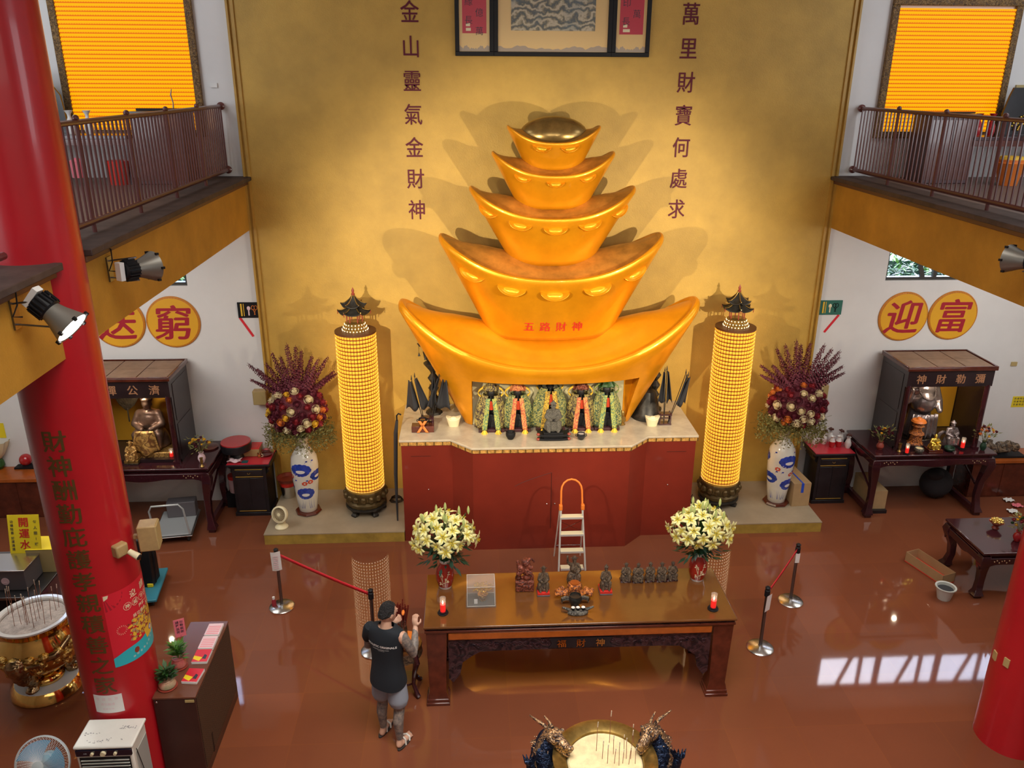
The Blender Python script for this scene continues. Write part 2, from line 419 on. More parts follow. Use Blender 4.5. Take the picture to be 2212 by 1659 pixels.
def on_cyl(mb, C, R):
    if len(mb.v) > 60: sliced(mb, .02)
    """bend a flat mesh (x = arc length, y = height, z = lift) round a vertical cylinder"""
    mb.v = [(C[0]+(R+v[2])*sin(v[0]/R), C[1]-(R+v[2])*cos(v[0]/R), v[1]) for v in mb.v]; return mb
# ================================================================ THE SETTING
XW = 10.2; ZC = 9.7; YF = -17.0
m = MB(); m.box(-XW, YF, -.1, XW, .2, 0); struct('floor', m, 'floor')
m = MB(); m.box(-XW, YF, ZC, XW, .2, ZC+.1); struct('ceiling', m, 'white_wall')
# back wall, with the two strips of high windows on either side
m = MB(); wx = [(5.56, 9.2)]; wz0, wz1 = 3.76, 4.55
for sgn in (-1, 1):
    def bx(a, b, z0, z1): m.box(min(sgn*a, sgn*b), 0, z0, max(sgn*a, sgn*b), .2, z1)
    bx(4.4, XW, 0, wz0); bx(4.4, XW, wz1, ZC); bx(4.4, 5.56, wz0, wz1); bx(9.2, XW, wz0, wz1)
struct('wall_back', m, 'white_wall')
m = MB(); m.box(-4.5, -.04, 0, 4.5, .2, ZC); struct('wall_centre', m, 'gold_wall')
for i, sgn in enumerate((-1, 1)):
    m = MB(); m.box(sgn*4.42-.02, -.065, .0, sgn*4.42+.02, -.04, ZC); m.box(sgn*4.49-.015, -.075, .0, sgn*4.49+.015, .0, ZC)
    struct('trim_%d' % (i+1), m, 'gold_trim')
m = MB(); m.box(-XW-.2, YF, 0, -XW, .2, ZC); struct('wall_left', m, 'white_wall')
m = MB(); m.box(XW, YF, 0, XW+.2, .2, ZC); struct('wall_right', m, 'white_wall')
m = MB(); m.box(-XW, YF-.2, 0, XW, YF, ZC); struct('wall_front', m, 'white_wall')
# windows: frame, mullions, tilted stays, glass and the planting outside
M['window_glass'] = mat('window_glass', (.95, .98, 1), .02, trans=1., ior=1.05)
M['window_frame'] = mat('window_frame', (.05, .045, .04), .4)
n_w = 0
for sgn in (-1, 1):
    for k in range(3):
        n_w += 1; a = 5.56+k*1.213; b = a+1.213
        x0, x1 = min(sgn*a, sgn*b), max(sgn*a, sgn*b)
        w = thing('window_%d' % n_w, None, None, ((x0+x1)/2, .1, wz0)); w['kind'] = 'structure'
        m = MB(); h = (x1-x0)/2; H = wz1-wz0
        m.box(-h, -.05, 0, h, .05, .045); m.box(-h, -.05, H-.045, h, .05, H); m.box(-h, -.05, .04, -h+.04, .05, H); m.box(h-.04, -.05, .04, h, .05, H)
        m.box(-.03+sgn*.25, -.03, .04, .03+sgn*.25, .03, H); f = obj('window_frame', m, 'window_frame', w)
        m = MB(); m.prism([(.02, 0), (.09, 0), (-.16, H), (-.23, H)], -.04, .0); obj('leaning_sash', m, 'window_frame', w)
        m = MB(); m.box(-h+.03, -.004, .03, h-.03, .004, H-.03); obj('pane', m, 'window_glass', w)
# planting outside the windows (leafy stems nobody could count)
def leafbank(sgn):
    m = MB(); R = random.Random(3+sgn)
    for k in range(2600):
        x = sgn*R.uniform(5.2, 9.4); y = R.uniform(.7, 1.5); z = 3.0+R.random()*1.0; a = R.uniform(0, 6.28); L = R.uniform(.06, .2); t = R.uniform(-.3, 1.2)
        d = Vector((cos(a), sin(a)*.6, t)).normalized()*L; q = Vector((-sin(a), cos(a), 0))*L*.16
        p = Vector((x, y, z)); m.add([p, p+d*.5+q, p+d, p+d*.5-q], [(0, 1, 2, 3)], R.choice((0, 0, 1, 2)))
    o = obj('foliage', m, ['leaf', 'leaf_fresh', 'white'], fix=False); o['kind'] = 'stuff'
    tag(o, 'dark green leafy planting outside the high window on the %s' % ('left' if sgn < 0 else 'right'), 'plants')
leafbank(1); leafbank(-1)
m = MB(); m.box(-14, .5, 2.7, 14, 40.0, 2.9); m.box(-14, 1.7, 2.9, 14, 2.2, 3.72); struct('ground_outside', m, 'leaf_dark')
# balconies on both sides: beams, ledges, floors; a column stands between the two beam lengths
YC = -5.85; CR = .345
tn = 3
for sgn in (-1, 1):
    for y0, y1 in ((-5.52, 0), (-10.5, -6.08)):
        m = MB(); xa, xb = sorted((sgn*4.5, sgn*4.9)); m.box(xa, y0, 4.63, xb, y1, 5.30); struct('trim_%d' % tn, m, 'beam_gold'); tn += 1
        m = MB(); xa, xb = sorted((sgn*4.46, sgn*4.55)); m.box(xa, y0-.02, 5.30, xb, y1, 5.36)
        xa, xb = sorted((sgn*4.40, sgn*4.95)); m.box(xa, y0-.03, 5.36, xb, y1, 5.42, 1)
        struct('trim_%d' % tn, m, ['ledge_edge', 'ledge'], bev=.008); tn += 1
    m = MB(); xa, xb = sorted((sgn*4.9, sgn*XW)); m.box(xa, -10.5, 5.0, xb, 0, 5.40); struct('floor_gallery_%s' % ('left' if sgn < 0 else 'right'), m, 'balcony_floor')
# gallery ceiling soffit is the slab underside; gallery rails
def railing(sgn, y0, y1, label, knobs):
    X = sgn*4.72; t = thing('gallery_railing', label, 'railing', (X, y1, 5.42), 0, 'brown steel gallery railings')
    L = y1-y0
    m = MB(); m.tube([(0, 0, .99), (0, -L, .99)], .026, 10); obj('top_rail', m, 'rail', t)
    m = MB(); m.tube([(0, 0, .10), (0, -L, .10)], .03, 10); obj('bottom_rail', m, 'rail', t)
    if y1 > -1:
        for z in (.99, .10):
            m = MB(); m.lathe([(.055, 0), (.055, .03), (.03, .05)], 16); m.v = [(v[0], -v[2]-.0, v[1]+z) for v in m.v]; obj('wall_flange', m, 'rail', t)
    bm_ = MB(); bm_.tube([(0, 0, .10), (0, 0, .98)], .0125, 6); bme = bm_.mesh('baluster'); bme.materials.append(M['rail'])
    pm = MB(); pm.tube([(0, 0, 0), (0, 0, .99)], .021, 8); pm.ell((0, 0, 1.025), .032, 10, 6); pme = pm.mesh('post'); pme.materials.append(M['rail'])
    y = -.06; k = 0
    while y > -L+.02:
        if k % 12 == 11: o = link('post', pme, None, t, (0, y, 0))
        else: o = link('baluster', bme, None, t, (0, y, 0))
        y -= .098; k += 1
railing(-1, -5.5, -.04, 'brown steel railing of the left gallery, running from the back wall to the red column', 0)
railing(1, -5.5, -.04, 'brown steel railing of the right gallery, running from the back wall toward the right edge', 0)
railing(-1, -8.2, -6.3, 'short run of brown steel railing on the near left gallery, nearer than the red column', 0)

# raised stone steps on both sides of the altar
for i, (x0, x1) in enumerate(((-4.41, -2.25), (2.25, 4.40))):
    m = MB(); m.box(x0, -1.48, 0, x1, -.04, .165, 1); m.box(x0-.005, -1.485, .165, x1+.005, -.04, .18, 0)
    struct('trim_%d' % tn, m, ['stone_step', 'step_face']); tn += 1

# ================================================================ RED COLUMNS
def column(x, label):
    t = thing('round_column', label, 'column', (x, YC, 0), 0)
    m = MB(); m.lathe([(CR, 0), (CR, ZC)], 72); obj('shaft', m, 'red_column', t); return t
cl = column(-4.71, 'tall round red column at the left with gold calligraphy running down it')
cr = column(4.71, 'round red column cut off by the right edge, with two small tan plates')
m = MB()
for i, c in enumerate('財神酬勤庇護孝親積善之家'):
    mm = MB(); brush(mm, c, (0, 0, 0), .212, .018, up=(0, 1, 0))
    mm.v = [(v[0]+.012, v[1]+3.92-.231*i, .003+v[2]) for v in mm.v]
    # subdivide not needed: glyph facets are small
    m.add(mm.v, mm.f)
on_cyl(m, (0, 0), CR); obj('calligraphy', m, 'gold_ink', cl, fix=False)
# small switch plates on the right column
for a, z in ((-100, 1.06), (-72, 1.10)):
    m = MB(); m.box(-.03, -.05, 0, .03, .05, .015); mm = on_cyl(m, (0, 0), CR)
    o = obj('switch_plate', mm, 'beige_plate', None); o.location = (4.71, YC, z); o.rotation_euler = (0, 0, radians(a)); 
    tag(o, 'small tan plate on the right red column, %s of the pair' % ('the upper-left one' if a == -100 else 'the lower-right one'), 'wall plate')
# poster
def arc_patch(m, u0, u1, z0, z1, lift, mi=0, n=16):
    m.grid(lambda u, v: (u0+(u1-u0)*u, z0+(z1-z0)*v, lift), n, 1, mi)
pc = thing('festival_poster', 'red and turquoise poster wrapped round the left red column, with a golden plant picture', 'poster', (-4.71, YC, 0))
W0, W1 = CR*radians(22), CR*radians(128); PZ0, PZ1 = 1.56, 2.36
def fin(m, name, mats): on_cyl(m, (0, 0), CR); return obj(name, m, mats, pc, fix=False)
m = MB(); arc_patch(m, W0, W1, PZ0, PZ1, .002, 0, 24); fin(m, 'sheet', 'poster_red')
m = MB(); 
def wave(u): return PZ0+.10+.24*u**1.2+.02*sin(u*9)
m.grid(lambda u, v: (W0+(W1-W0)*u, PZ0+(wave(u)-PZ0)*v, .0035), 24, 2); fin(m, 'turquoise_wave', 'poster_blue')
m = MB()
for k in range(14):   # fan motif
    a0 = -pi/2*k/14; a1 = -pi/2*(k+1)/14; r = .17
    m.add([(W0+.01, PZ1-.01, .0035), (W0+.01+r*cos(a0), PZ1-.01+r*sin(a0), .0035), (W0+.01+r*cos(a1), PZ1-.01+r*sin(a1), .0035)], [(0, 1, 2)], k % 2)
m.add([(W0+.01, PZ1-.01, .0045), (W0+.055, PZ1-.01, .0045), (W0+.045, PZ1-.04, .0045), (W0+.01, PZ1-.06, .0045)], [(0, 1, 2, 3)], 2)
fin(m, 'fan_motif', ['poster_red', 'poster_dark', 'poster_cream']); m = MB()
for k in range(16):   # firework motif
    a = 2*pi*k/16; c = (W0+.115, PZ1-.42)
    m.add([(c[0]+.03*cos(a), c[1]+.03*sin(a), .0035), (c[0]+.05*cos(a-.05), c[1]+.05*sin(a-.05), .0035), (c[0]+.05*cos(a+.05), c[1]+.05*sin(a+.05), .0035)], [(0, 1, 2)], 0)
fin(m, 'firework_motif', 'poster_cream')
m = MB()
def pt(s, x, z, size, bold=.012, mi=0):
    g = glyph(s, bold); m.add([(W0+x+v.co.x*size, PZ0+z+v.co.y*size, .005) for v in g.vertices], [tuple(p.vertices) for p in g.polygons], mi)
pt('迎', .28, .70, .085); pt('請', .42, .71, .085)
for k, c in enumerate('神威發財金'):
    pt(c, .20+.088*k, .60, .05); xx, zz = W0+.20+.088*k, PZ0+.60
    for j in range(20):
        a, b = 2*pi*j/20, 2*pi*(j+1)/20
        m.add([(xx+.036*cos(a), zz+.036*sin(a), .005), (xx+.040*cos(a), zz+.040*sin(a), .005), (xx+.040*cos(b), zz+.040*sin(b), .005), (xx+.036*cos(b), zz+.036*sin(b), .005)], [(0, 1, 2, 3)], 0)
for k, c in enumerate('獨家一款'): pt(c, .34+.046*k, .525, .042)
for k, c in enumerate('捐功德金'): pt(c, .255+.046*k, .465, .042)
pt('3000', .49, .475, .055); pt('元', .575, .485, .035)
for k, c in enumerate('神明金雕'): pt(c, .18+.04*k, .045+.008*k, .026, .0, 1)
for k, c in enumerate('五路財神廟敬贈'): pt(c, .34+.036*k, .075+.02*k, .026, .0, 1)
fin(m, 'lettering', ['poster_cream', 'white'])
m = MB(); R = random.Random(5)
for k in range(330):   # golden plant picture: canopy of coins and leaves over a pot
    t = R.random(); u = R.uniform(-1, 1)*(.20 if t > .15 else .1); x = W0+.37+u+.03*t; z = PZ0+.23+.22*R.random()+.25*u*.5; s = R.uniform(.010, .024); a = R.uniform(0, 6)
    m.add([(x+s*cos(a+q*pi/2), z+s*.8*sin(a+q*pi/2), .0045+k*2e-6) for q in range(4)], [(0, 1, 2, 3)], R.choice((0, 1, 2, 0)))
m.add([(W0+.33, PZ0+.24, .0052), (W0+.36, PZ0+.13, .0052), (W0+.50, PZ0+.16, .0052), (W0+.53, PZ0+.28, .0052)], [(0, 1, 2, 3)], 0)
m.add([(W0+.44+.03*cos(q*pi/6), PZ0+.205+.03*sin(q*pi/6), .0062) for q in range(12)], [tuple(range(12))], 4)
m.add([(W0+.44+.02*cos(q*pi/6), PZ0+.205+.02*sin(q*pi/6), .0072) for q in range(12)], [tuple(range(12))], 3)
m.add([(W0+.215+.026*cos(q*pi/6), PZ0+.10+.032*sin(q*pi/6), .0062) for q in range(12)], [tuple(range(12))], 2)
fin(m, 'picture', ['rose_yellow', 'tan_box', 'clay_red', 'white', 'blue_tape'])
# white notice lower on the column
m = MB(); arc_patch(m, -CR*radians(22), CR*radians(23), 1.05, 1.26, .003, 0, 16)
nt_ = thing('paper_notice', 'small white notice with faint pink characters, low on the left red column', 'notice', (-4.71, YC, 0))
on_cyl(m, (0, 0), CR); obj('sheet', m, 'paper', nt_, fix=False)
m = MB()
for r, (s, z, sz) in enumerate((('敬請信眾', 1.215, .036), ('請勿觸摸', 1.155, .032), ('謝謝合作', 1.10, .026))):
    for k, c in enumerate(s):
        g = glyph(c, .0); m.add([((k-1.5)*sz*(1.6 if r == 0 else 1.05)+v.co.x*sz, z+v.co.y*sz, .0045) for v in g.vertices], [tuple(p.vertices) for p in g.polygons], 0)
on_cyl(m, (0, 0), CR); obj('lettering', m, 'pink_pale', nt_, fix=False)
# box speaker and small camera on the column
t = thing('box_speaker', 'tan box speaker bracketed to the left red column above the poster', 'speaker', (-4.71, YC, 2.75), radians(100))
m = MB(); m.box(-.085, -CR-.22, -.13, .085, -CR-.05, .13); obj('case', m, 'tan_box', t, bev=.01)
m = MB(); m.box(-.08, -CR-.225, -.12, .08, -CR-.218, .12); obj('grille', m, 'beige_plate', t)
m = MB(); m.box(-.02, -CR-.06, -.02, .02, -CR+.02, .02); obj('bracket', m, 'tan_box', t)
t = thing('security_camera', 'small tan junction box with a stubby camera on the left red column', 'camera', (-4.71, YC, 2.77), radians(58))
m = MB(); m.box(-.06, -CR-.07, -.06, .06, -CR+.03, .06); obj('junction_box', m, 'tan_box', t, bev=.015)
m = MB(); m.tube([(.05, -CR-.08, -.03), (.075, -CR-.17, -.075)], [.026, .034], 14); obj('camera_body', m, 'cream', t)
m = MB(); m.tube([(.0751, -CR-.168, -.0745), (.078, -CR-.178, -.079)], .026, 14); obj('lens', m, 'black', t)

# ================================================================ WALL CHARACTERS AND PICTURES
names = {'金': 'gold', '山': 'mountain'}
for side, s, X in (('left', '金山靈氣金財神', -1.97), ('right', '萬里財寶何處求', 2.03)):
    for i, c in enumerate(s):
        m = MB(); write(m, c, (0, 0, 0), .31, bold=.006, ext=.5*.05/.31*.31, squash=.88)
        m.v = [(v[0], max(-.03, min(0, v[1])), v[2]) for v in m.v]
        solo('wall_character', m, 'maroon_letter', 'raised maroon character %s on the gold wall, %s of the %s column' % (c, ('topmost', 'second from the top', 'third from the top', 'the middle one', 'fifth from the top', 'sixth from the top', 'the lowest')[i], side), 'lettering',
             'maroon characters in two columns on the gold wall', loc=(X, -.042, 7.68-.459*i), fix=True, sharp=30)
def picture(x0, x1, name, label, z0=7.10, z1=8.95):
    t = thing(name, label, 'picture', ((x0+x1)/2, -.042, z0), 0, 'black framed pictures high on the gold wall')
    w = x1-x0; h = z1-z0; b = .06; m = MB()
    m.box(-w/2, -.05, 0, w/2, 0, b); m.box(-w/2, -.05, h-b, w/2, 0, h); m.box(-w/2, -.05, b, -w/2+b, 0, h-b); m.box(w/2-b, -.05, b, w/2, 0, h-b); obj('frame', m, 'black', t, bev=.006)
    m = MB(); m.box(-w/2+b, -.02, b, w/2-b, -.005, h-b); obj('mount', m, 'picture_mount', t)
    m = MB(); n = 40; base = b+.005
    pts = [(-w/2+b+(w-2*b)*i/n, base+.03+.05*abs(sin(i*.33+w*3))*abs(sin(i*.11+1))+.008*sin(i*2.1)) for i in range(n+1)]
    m.add([(x, -.0215, base) for x, z in pts]+[(x, -.0215, z) for x, z in pts], [(i, i+1, i+n+2, i+n+1) for i in range(n)]); obj('painted_hills', m, 'painted_hills', t, fix=False)
    return t, w, h
D('picture_mount', (.80, .55, .22), .35); D('painted_hills', (.45, .36, .28), .5); D('scroll_red', (.55, .03, .06), .4)
for x0, x1, s1, s2, nm, lab in ((-1.34, -.79, '年通億', '海緣', 'left_scroll', 'black framed red calligraphy scroll hanging left of the painting'), (.90, 1.45, '河清', '源印', 'right_scroll', 'black framed red calligraphy scroll hanging right of the painting')):
    t, w, h = picture(x0, x1, 'framed_scroll', lab)
    m = MB(); m.box(-.17, -.026, .30, .17, -.02, 1.5); obj('red_paper', m, 'scroll_red', t)
    m = MB(); column_text(m, s1[::1]+'萬', .07, -.028, 1.05, .12, .24, bold=-.005); column_text(m, s2+'長', -.08, -.028, .95, .12, .24, bold=-.005); obj('calligraphy', m, 'ink', t, fix=False)
    m = MB(); m.box(-.12, -.028, .33, -.05 if x0 < 0 else -.02, -.026, .37); m.box(-.12, -.028, .39, -.06, -.026, .43); obj('seal', m, 'poster_cream', t)
t, w, h = picture(-.79, .90, 'framed_painting', 'black framed ink painting of churning sea waves, high above the ingots')
m = MB(); m.box(-.60, -.026, .34, .60, -.02, 1.5)
def painting_mat():
    mt = mat('sea_painting', (.5, .5, .4), .6); nt = mt.node_tree; b = nt.nodes['Principled BSDF']; L = nt.links
    tc = nt.nodes.new('ShaderNodeTexCoord'); w_ = nt.nodes.new('ShaderNodeTexWave'); w_.wave_type = 'RINGS'; w_.inputs['Scale'].default_value = 3.1; w_.inputs['Distortion'].default_value = 14; w_.inputs['Detail'].default_value = 4; w_.inputs['Detail Scale'].default_value = 1.8
    L.new(tc.outputs['Object'], w_.inputs['Vector']); r = nt.nodes.new('ShaderNodeValToRGB'); e = r.color_ramp.elements
    e[0].color = (.14, .16, .16, 1); e[1].color = (.62, .56, .42, 1); e.new(.5).color = (.34, .30, .20, 1)
    n = nt.nodes.new('ShaderNodeTexNoise'); n.inputs['Scale'].default_value = 1.6; mx = nt.nodes.new('ShaderNodeMixRGB'); mx.blend_type = 'MIX'
    r2 = nt.nodes.new('ShaderNodeValToRGB'); r2.color_ramp.elements[0].position = .52; r2.color_ramp.elements[1].position = .66; r2.color_ramp.elements[1].color = (.6, .6, .6, 1)
    L.new(tc.outputs['Object'], n.inputs['Vector']); L.new(n.outputs['Fac'], r2.inputs['Fac']); L.new(r2.outputs['Color'], mx.inputs[0]); L.new(w_.outputs['Fac'], r.inputs['Fac']); L.new(r.outputs['Color'], mx.inputs[1]); mx.inputs[2].default_value = (.12, .22, .30, 1)
    L.new(mx.outputs[0], b.inputs['Base Color']); return mt
M['sea_painting'] = painting_mat(); obj('painting', m, 'sea_painting', t)
# lit panels on the gallery walls
for sgn, z1, lab in ((-1, 8.3, 'glowing panel of tiny golden niches on the left gallery wall'), (1, 7.92, 'glowing panel of tiny golden niches on the right gallery wall')):
    t = thing('golden_niche_screen', lab, 'niche screen', (sgn*5.94, 0, 5.98), 0, 'glowing gold panels above the galleries'); w = 1.94; h = z1-5.98; b = .1; m = MB()
    m.box(-w/2, -.07, 0, w/2, -.005, b); m.box(-w/2, -.07, h-b, w/2, -.005, h); m.box(-w/2, -.07, b, -w/2+b, -.005, h-b); m.box(w/2-b, -.07, b, w/2, -.005, h-b); obj('carved_frame', m, 'panel_frame' if 'panel_frame' in M else 'gold_trim', t, bev=.01)
    m = MB(); n = int((h-2*b)/.055)
    for k in range(n):
        z = b+k*.055
        m.add([(-w/2+b, -.03, z), (w/2-b, -.03, z), (w/2-b, -.055, z+.045), (-w/2+b, -.055, z+.045), (w/2-b, -.03, z+.055), (-w/2+b, -.03, z+.055)], [(0, 1, 2, 3), (3, 2, 4, 5)])
    obj('niche_rows', m, 'light_rows', t, fix=False)
# medallions
for c, x, z, lab in (('窮', -5.85, 3.18, 'round yellow medallion with the red character 窮, next to the gold wall at left'), ('送', -6.70, 3.19, 'round yellow medallion with the red character 送, partly behind the left beam'),
                ('迎', 5.96, 3.155, 'round yellow medallion with the red character 迎, under the right window'), ('富', 6.80, 3.165, 'round yellow medallion with the red character 富, right-hand one of the right pair')):
    t = thing('round_medallion', lab, 'medallion', (x, 0, z), 0, 'yellow character medallions on the white walls')
    m = MB(); m.lathe([(.405, 0), (.42, .012), (.41, .025), (.385, .03)], 48); m.v = [(v[0], -v[2], v[1]) for v in m.v]; obj('rim', m, 'medal_edge', t)
    m = MB(); m.lathe([(.388, .0), (.388, .034)], 48); m.v = [(v[0], -v[2], v[1]) for v in m.v]; obj('disc', m, 'medal_yellow', t)
    m = MB(); brush(m, c, (0, -.036, 0), .60, .022); m.v = [(v[0]+v[2]*.12, v[1], v[2]) for v in m.v]; obj('character', m, 'medal_red', t, fix=False)
    m = MB()
    for k in range(60):
        a = 2*pi*k/60; m.ell((.398*cos(a), -.028, .398*sin(a)), (.011, .006, .011), 6, 4)
    obj('beading', m, 'medal_edge', t)
# craft-tool notice boards and red paper strips
for sgn, x0, z0, w, h, bg in ((-1, -4.83, 3.24, .34, .25, 'black'), (1, 4.53, 3.2, .37, .24, 'board_green')):
    if 'board_green' not in M: D('board_green', (.03, .16, .12), .6)
    t = thing('craft_board', '%s wall board showing a ruler, a comb and scissors, %s of the gold wall' % ('black' if sgn < 0 else 'dark green', 'left' if sgn < 0 else 'right'), 'wall board', (x0, 0, z0))
    m = MB(); m.box(0, -.02, 0, w, 0, h); obj('board', m, bg, t)
    m = MB(); m.box(.045, -.026, .03, .07, -.02, h-.02, 0); m.box(.09, -.026, .03, .10, -.02, h-.02, 0); obj('ruler', m, 'rose_yellow', t)
    m = MB(); m.ell((.17, -.02, h*.62), (.028, .008, .035), 12, 6); m.box(.16, -.026, .04, .18, -.02, h*.5); obj('comb', m, 'poster_cream' if sgn > 0 else 'pink_pale', t)
    m = MB(); sc_ = 'black' if sgn > 0 else 'rose_orange'
    for q in (-1, 1):
        m.tube([(.26+q*.022+.024*cos(a*pi/5), -.024, h*.66+.035*sin(a*pi/5)) for a in range(11)], .005, 6)
        m.tube([(.26+q*.015, -.024, h*.52), (.26-q*.008, -.024, .05)], .005, 6)
    obj('scissors', m, sc_, t)
m = MB(); m.cbox((0, 0, 0), (.018, .004, .18)); solo('red_paper_strip', m, 'belt_red', 'slanting red paper strip under the black board left of the gold wall', 'paper strip', loc=(-4.725, -.005, 3.085)).rotation_euler = (0, radians(-30), 0)
m = MB(); m.cbox((0, 0, 0), (.018, .004, .18)); solo('red_paper_strip', m, 'belt_red', 'slanting red paper strip under the green board right of the gold wall', 'paper strip', loc=(4.77, -.005, 3.045)).rotation_euler = (0, radians(35), 0)
for x, z, lab in ((-4.61, 1.92, 'tan box speaker on the white wall left of the big vase'), (4.72, 1.88, 'tan box speaker on the white wall behind the right bouquet')):
    t = thing('wall_speaker', lab, 'speaker', (x, 0, z)); m = MB(); m.box(-.11, -.14, -.12, .11, -.005, .12); obj('case', m, 'tan_box', t, bev=.008)
    m = MB(); m.box(-.1, -.147, -.11, .1, -.14, .11); m.lathe([(.06, .0), (.06, .004)], 20, c=(0, 0, 0)); m.v = m.v[:8]+[(v[0], -.147-v[2], v[1]) for v in m.v[8:]]; obj('grille', m, 'beige_plate', t)
# flat yellow notice and outlet on the right wall
t = thing('yellow_notice', 'yellow notice with dark characters on the white wall at the right edge', 'notice', (8.35, -.006, 1.60)); m = MB(); m.box(-.17, 0, -.1, .17, .005, .1); obj('sheet', m, 'sign_yellow', t)
m = MB()
for r in range(3):
    for k, c in enumerate('供桌物品請勿'[:6-r]): write(m, c, (-.125+k*.05, -.002, .06-.055*r), .04, bold=.01)
obj('lettering', m, 'ink', t, fix=False)
m = MB(); m.box(-.05, -.02, -.035, .05, 0, .035); solo('wall_socket', m, 'beige_plate', 'small beige socket on the white wall right of the dark shrine cabinet', 'socket', loc=(8.05, -.002, 2.3))
m = MB(); m.box(-.05, -.02, -.03, .05, 0, .03); solo('wall_switch', m, 'white', 'tiny white switch plate on the wall beside the left glowing panel', 'switch', loc=(-4.80, -.002, 6.69))
m = MB(); m.box(-.06, -.03, -.03, .06, 0, .03); solo('wall_switch', m, 'beige_plate', 'small beige plate on the gallery wall right of the right glowing panel', 'switch', loc=(7.12, -.002, 6.72))
# ================================================================ GOLD INGOT STACK
def ingot_rings(a0, b0, a1, b1, zf, zt, zc, rr, z0=0, n=96, pw=2.1):
    rings = []
    def rim(th): return zf+(zt-zf)*abs(cos(th))**pw
    def sg(v, e): return (abs(v)**e)*(1 if v >= 0 else -1)
    def ring(fa, fb, fz): return [(fa(2*pi*j/n)*sg(cos(2*pi*j/n), .9), fb(2*pi*j/n)*sg(sin(2*pi*j/n), .82), fz(2*pi*j/n)) for j in range(n)]
    for k in range(9):
        s = k/8; rings.append(ring(lambda t: a0+(a1-a0)*s, lambda t: b0+(b1-b0)*s, lambda t: z0+(rim(t)-rr-z0)*s))
    for k in range(1, 7):
        u = pi*k/6; off = -rr*.55*(1-cos(u)); up = rr*sin(u)*.9
        rings.append(ring(lambda t: a1+off+rr*.25*sin(u), lambda t: b1+off+rr*.25*sin(u), lambda t: rim(t)-rr+up+rr*.55*(u/pi)))
    ai, bi = a1-1.1*rr, b1-1.1*rr
    for k in range(1, 13):
        p = 1-k/12.5
        def zz(t, p=p):
            e = rim(t)-.45*rr; q = p**1.25
            return zc+(e-zc)*q-.32*rr*sin(pi*min(1, (1-p)*3))*1.0
        rings.append(ring(lambda t: ai*p, lambda t: bi*p, zz))
    return rings
YI = -.80
ING = [  # base z, a0, b0, a1, b1, front rim z, tip z, deck centre z, rim roundness
    (1.74, 1.30, .30, 2.26, .755, 2.84, 3.70, 3.22, .10),
    (3.17, .90, .36, 1.64, .70, 4.15, 4.68, 4.34, .07),
    (4.27, .58, .28, 1.19, .57, 4.98, 5.36, 5.13, .05),
    (5.07, .48, .25, .87, .46, 5.55, 5.84, 5.68, .04),
    (5.60, .37, .22, .655, .38, 5.98, 6.19, 6.10, .032)]
LAB = ['lowest and largest golden ingot, on the altar with the deity niche cut into it', 'second golden ingot from the bottom, with five small ingot reliefs and red characters', 'middle golden ingot of the stack, with five small ingot reliefs',
       'second golden ingot from the top, with three small ingot reliefs', 'small topmost golden ingot with a domed lid and two ingot reliefs']
def relief_mesh():
    m = MB(); n = 24
    rs = ingot_rings(.55, .10, 1., .34, .34, .78, .5, .05, 0, n, 2.0)
    m.loft(rs, cap=True); m.ell((0, 0, .52), (.62, .22, .24), 20, 8, 1)
    return m.mesh('relief', 30)
RME = relief_mesh(); [RME.materials.append(M[x]) for x in ('ingot', 'ingot_pale')]
RPOS = {1: [-.98, -.52, 0, .52, .98], 2: [-1.08, -.58, 0, .58, 1.08], 3: [-.72, 0, .72], 4: [-.42, .42]}
ingots = []
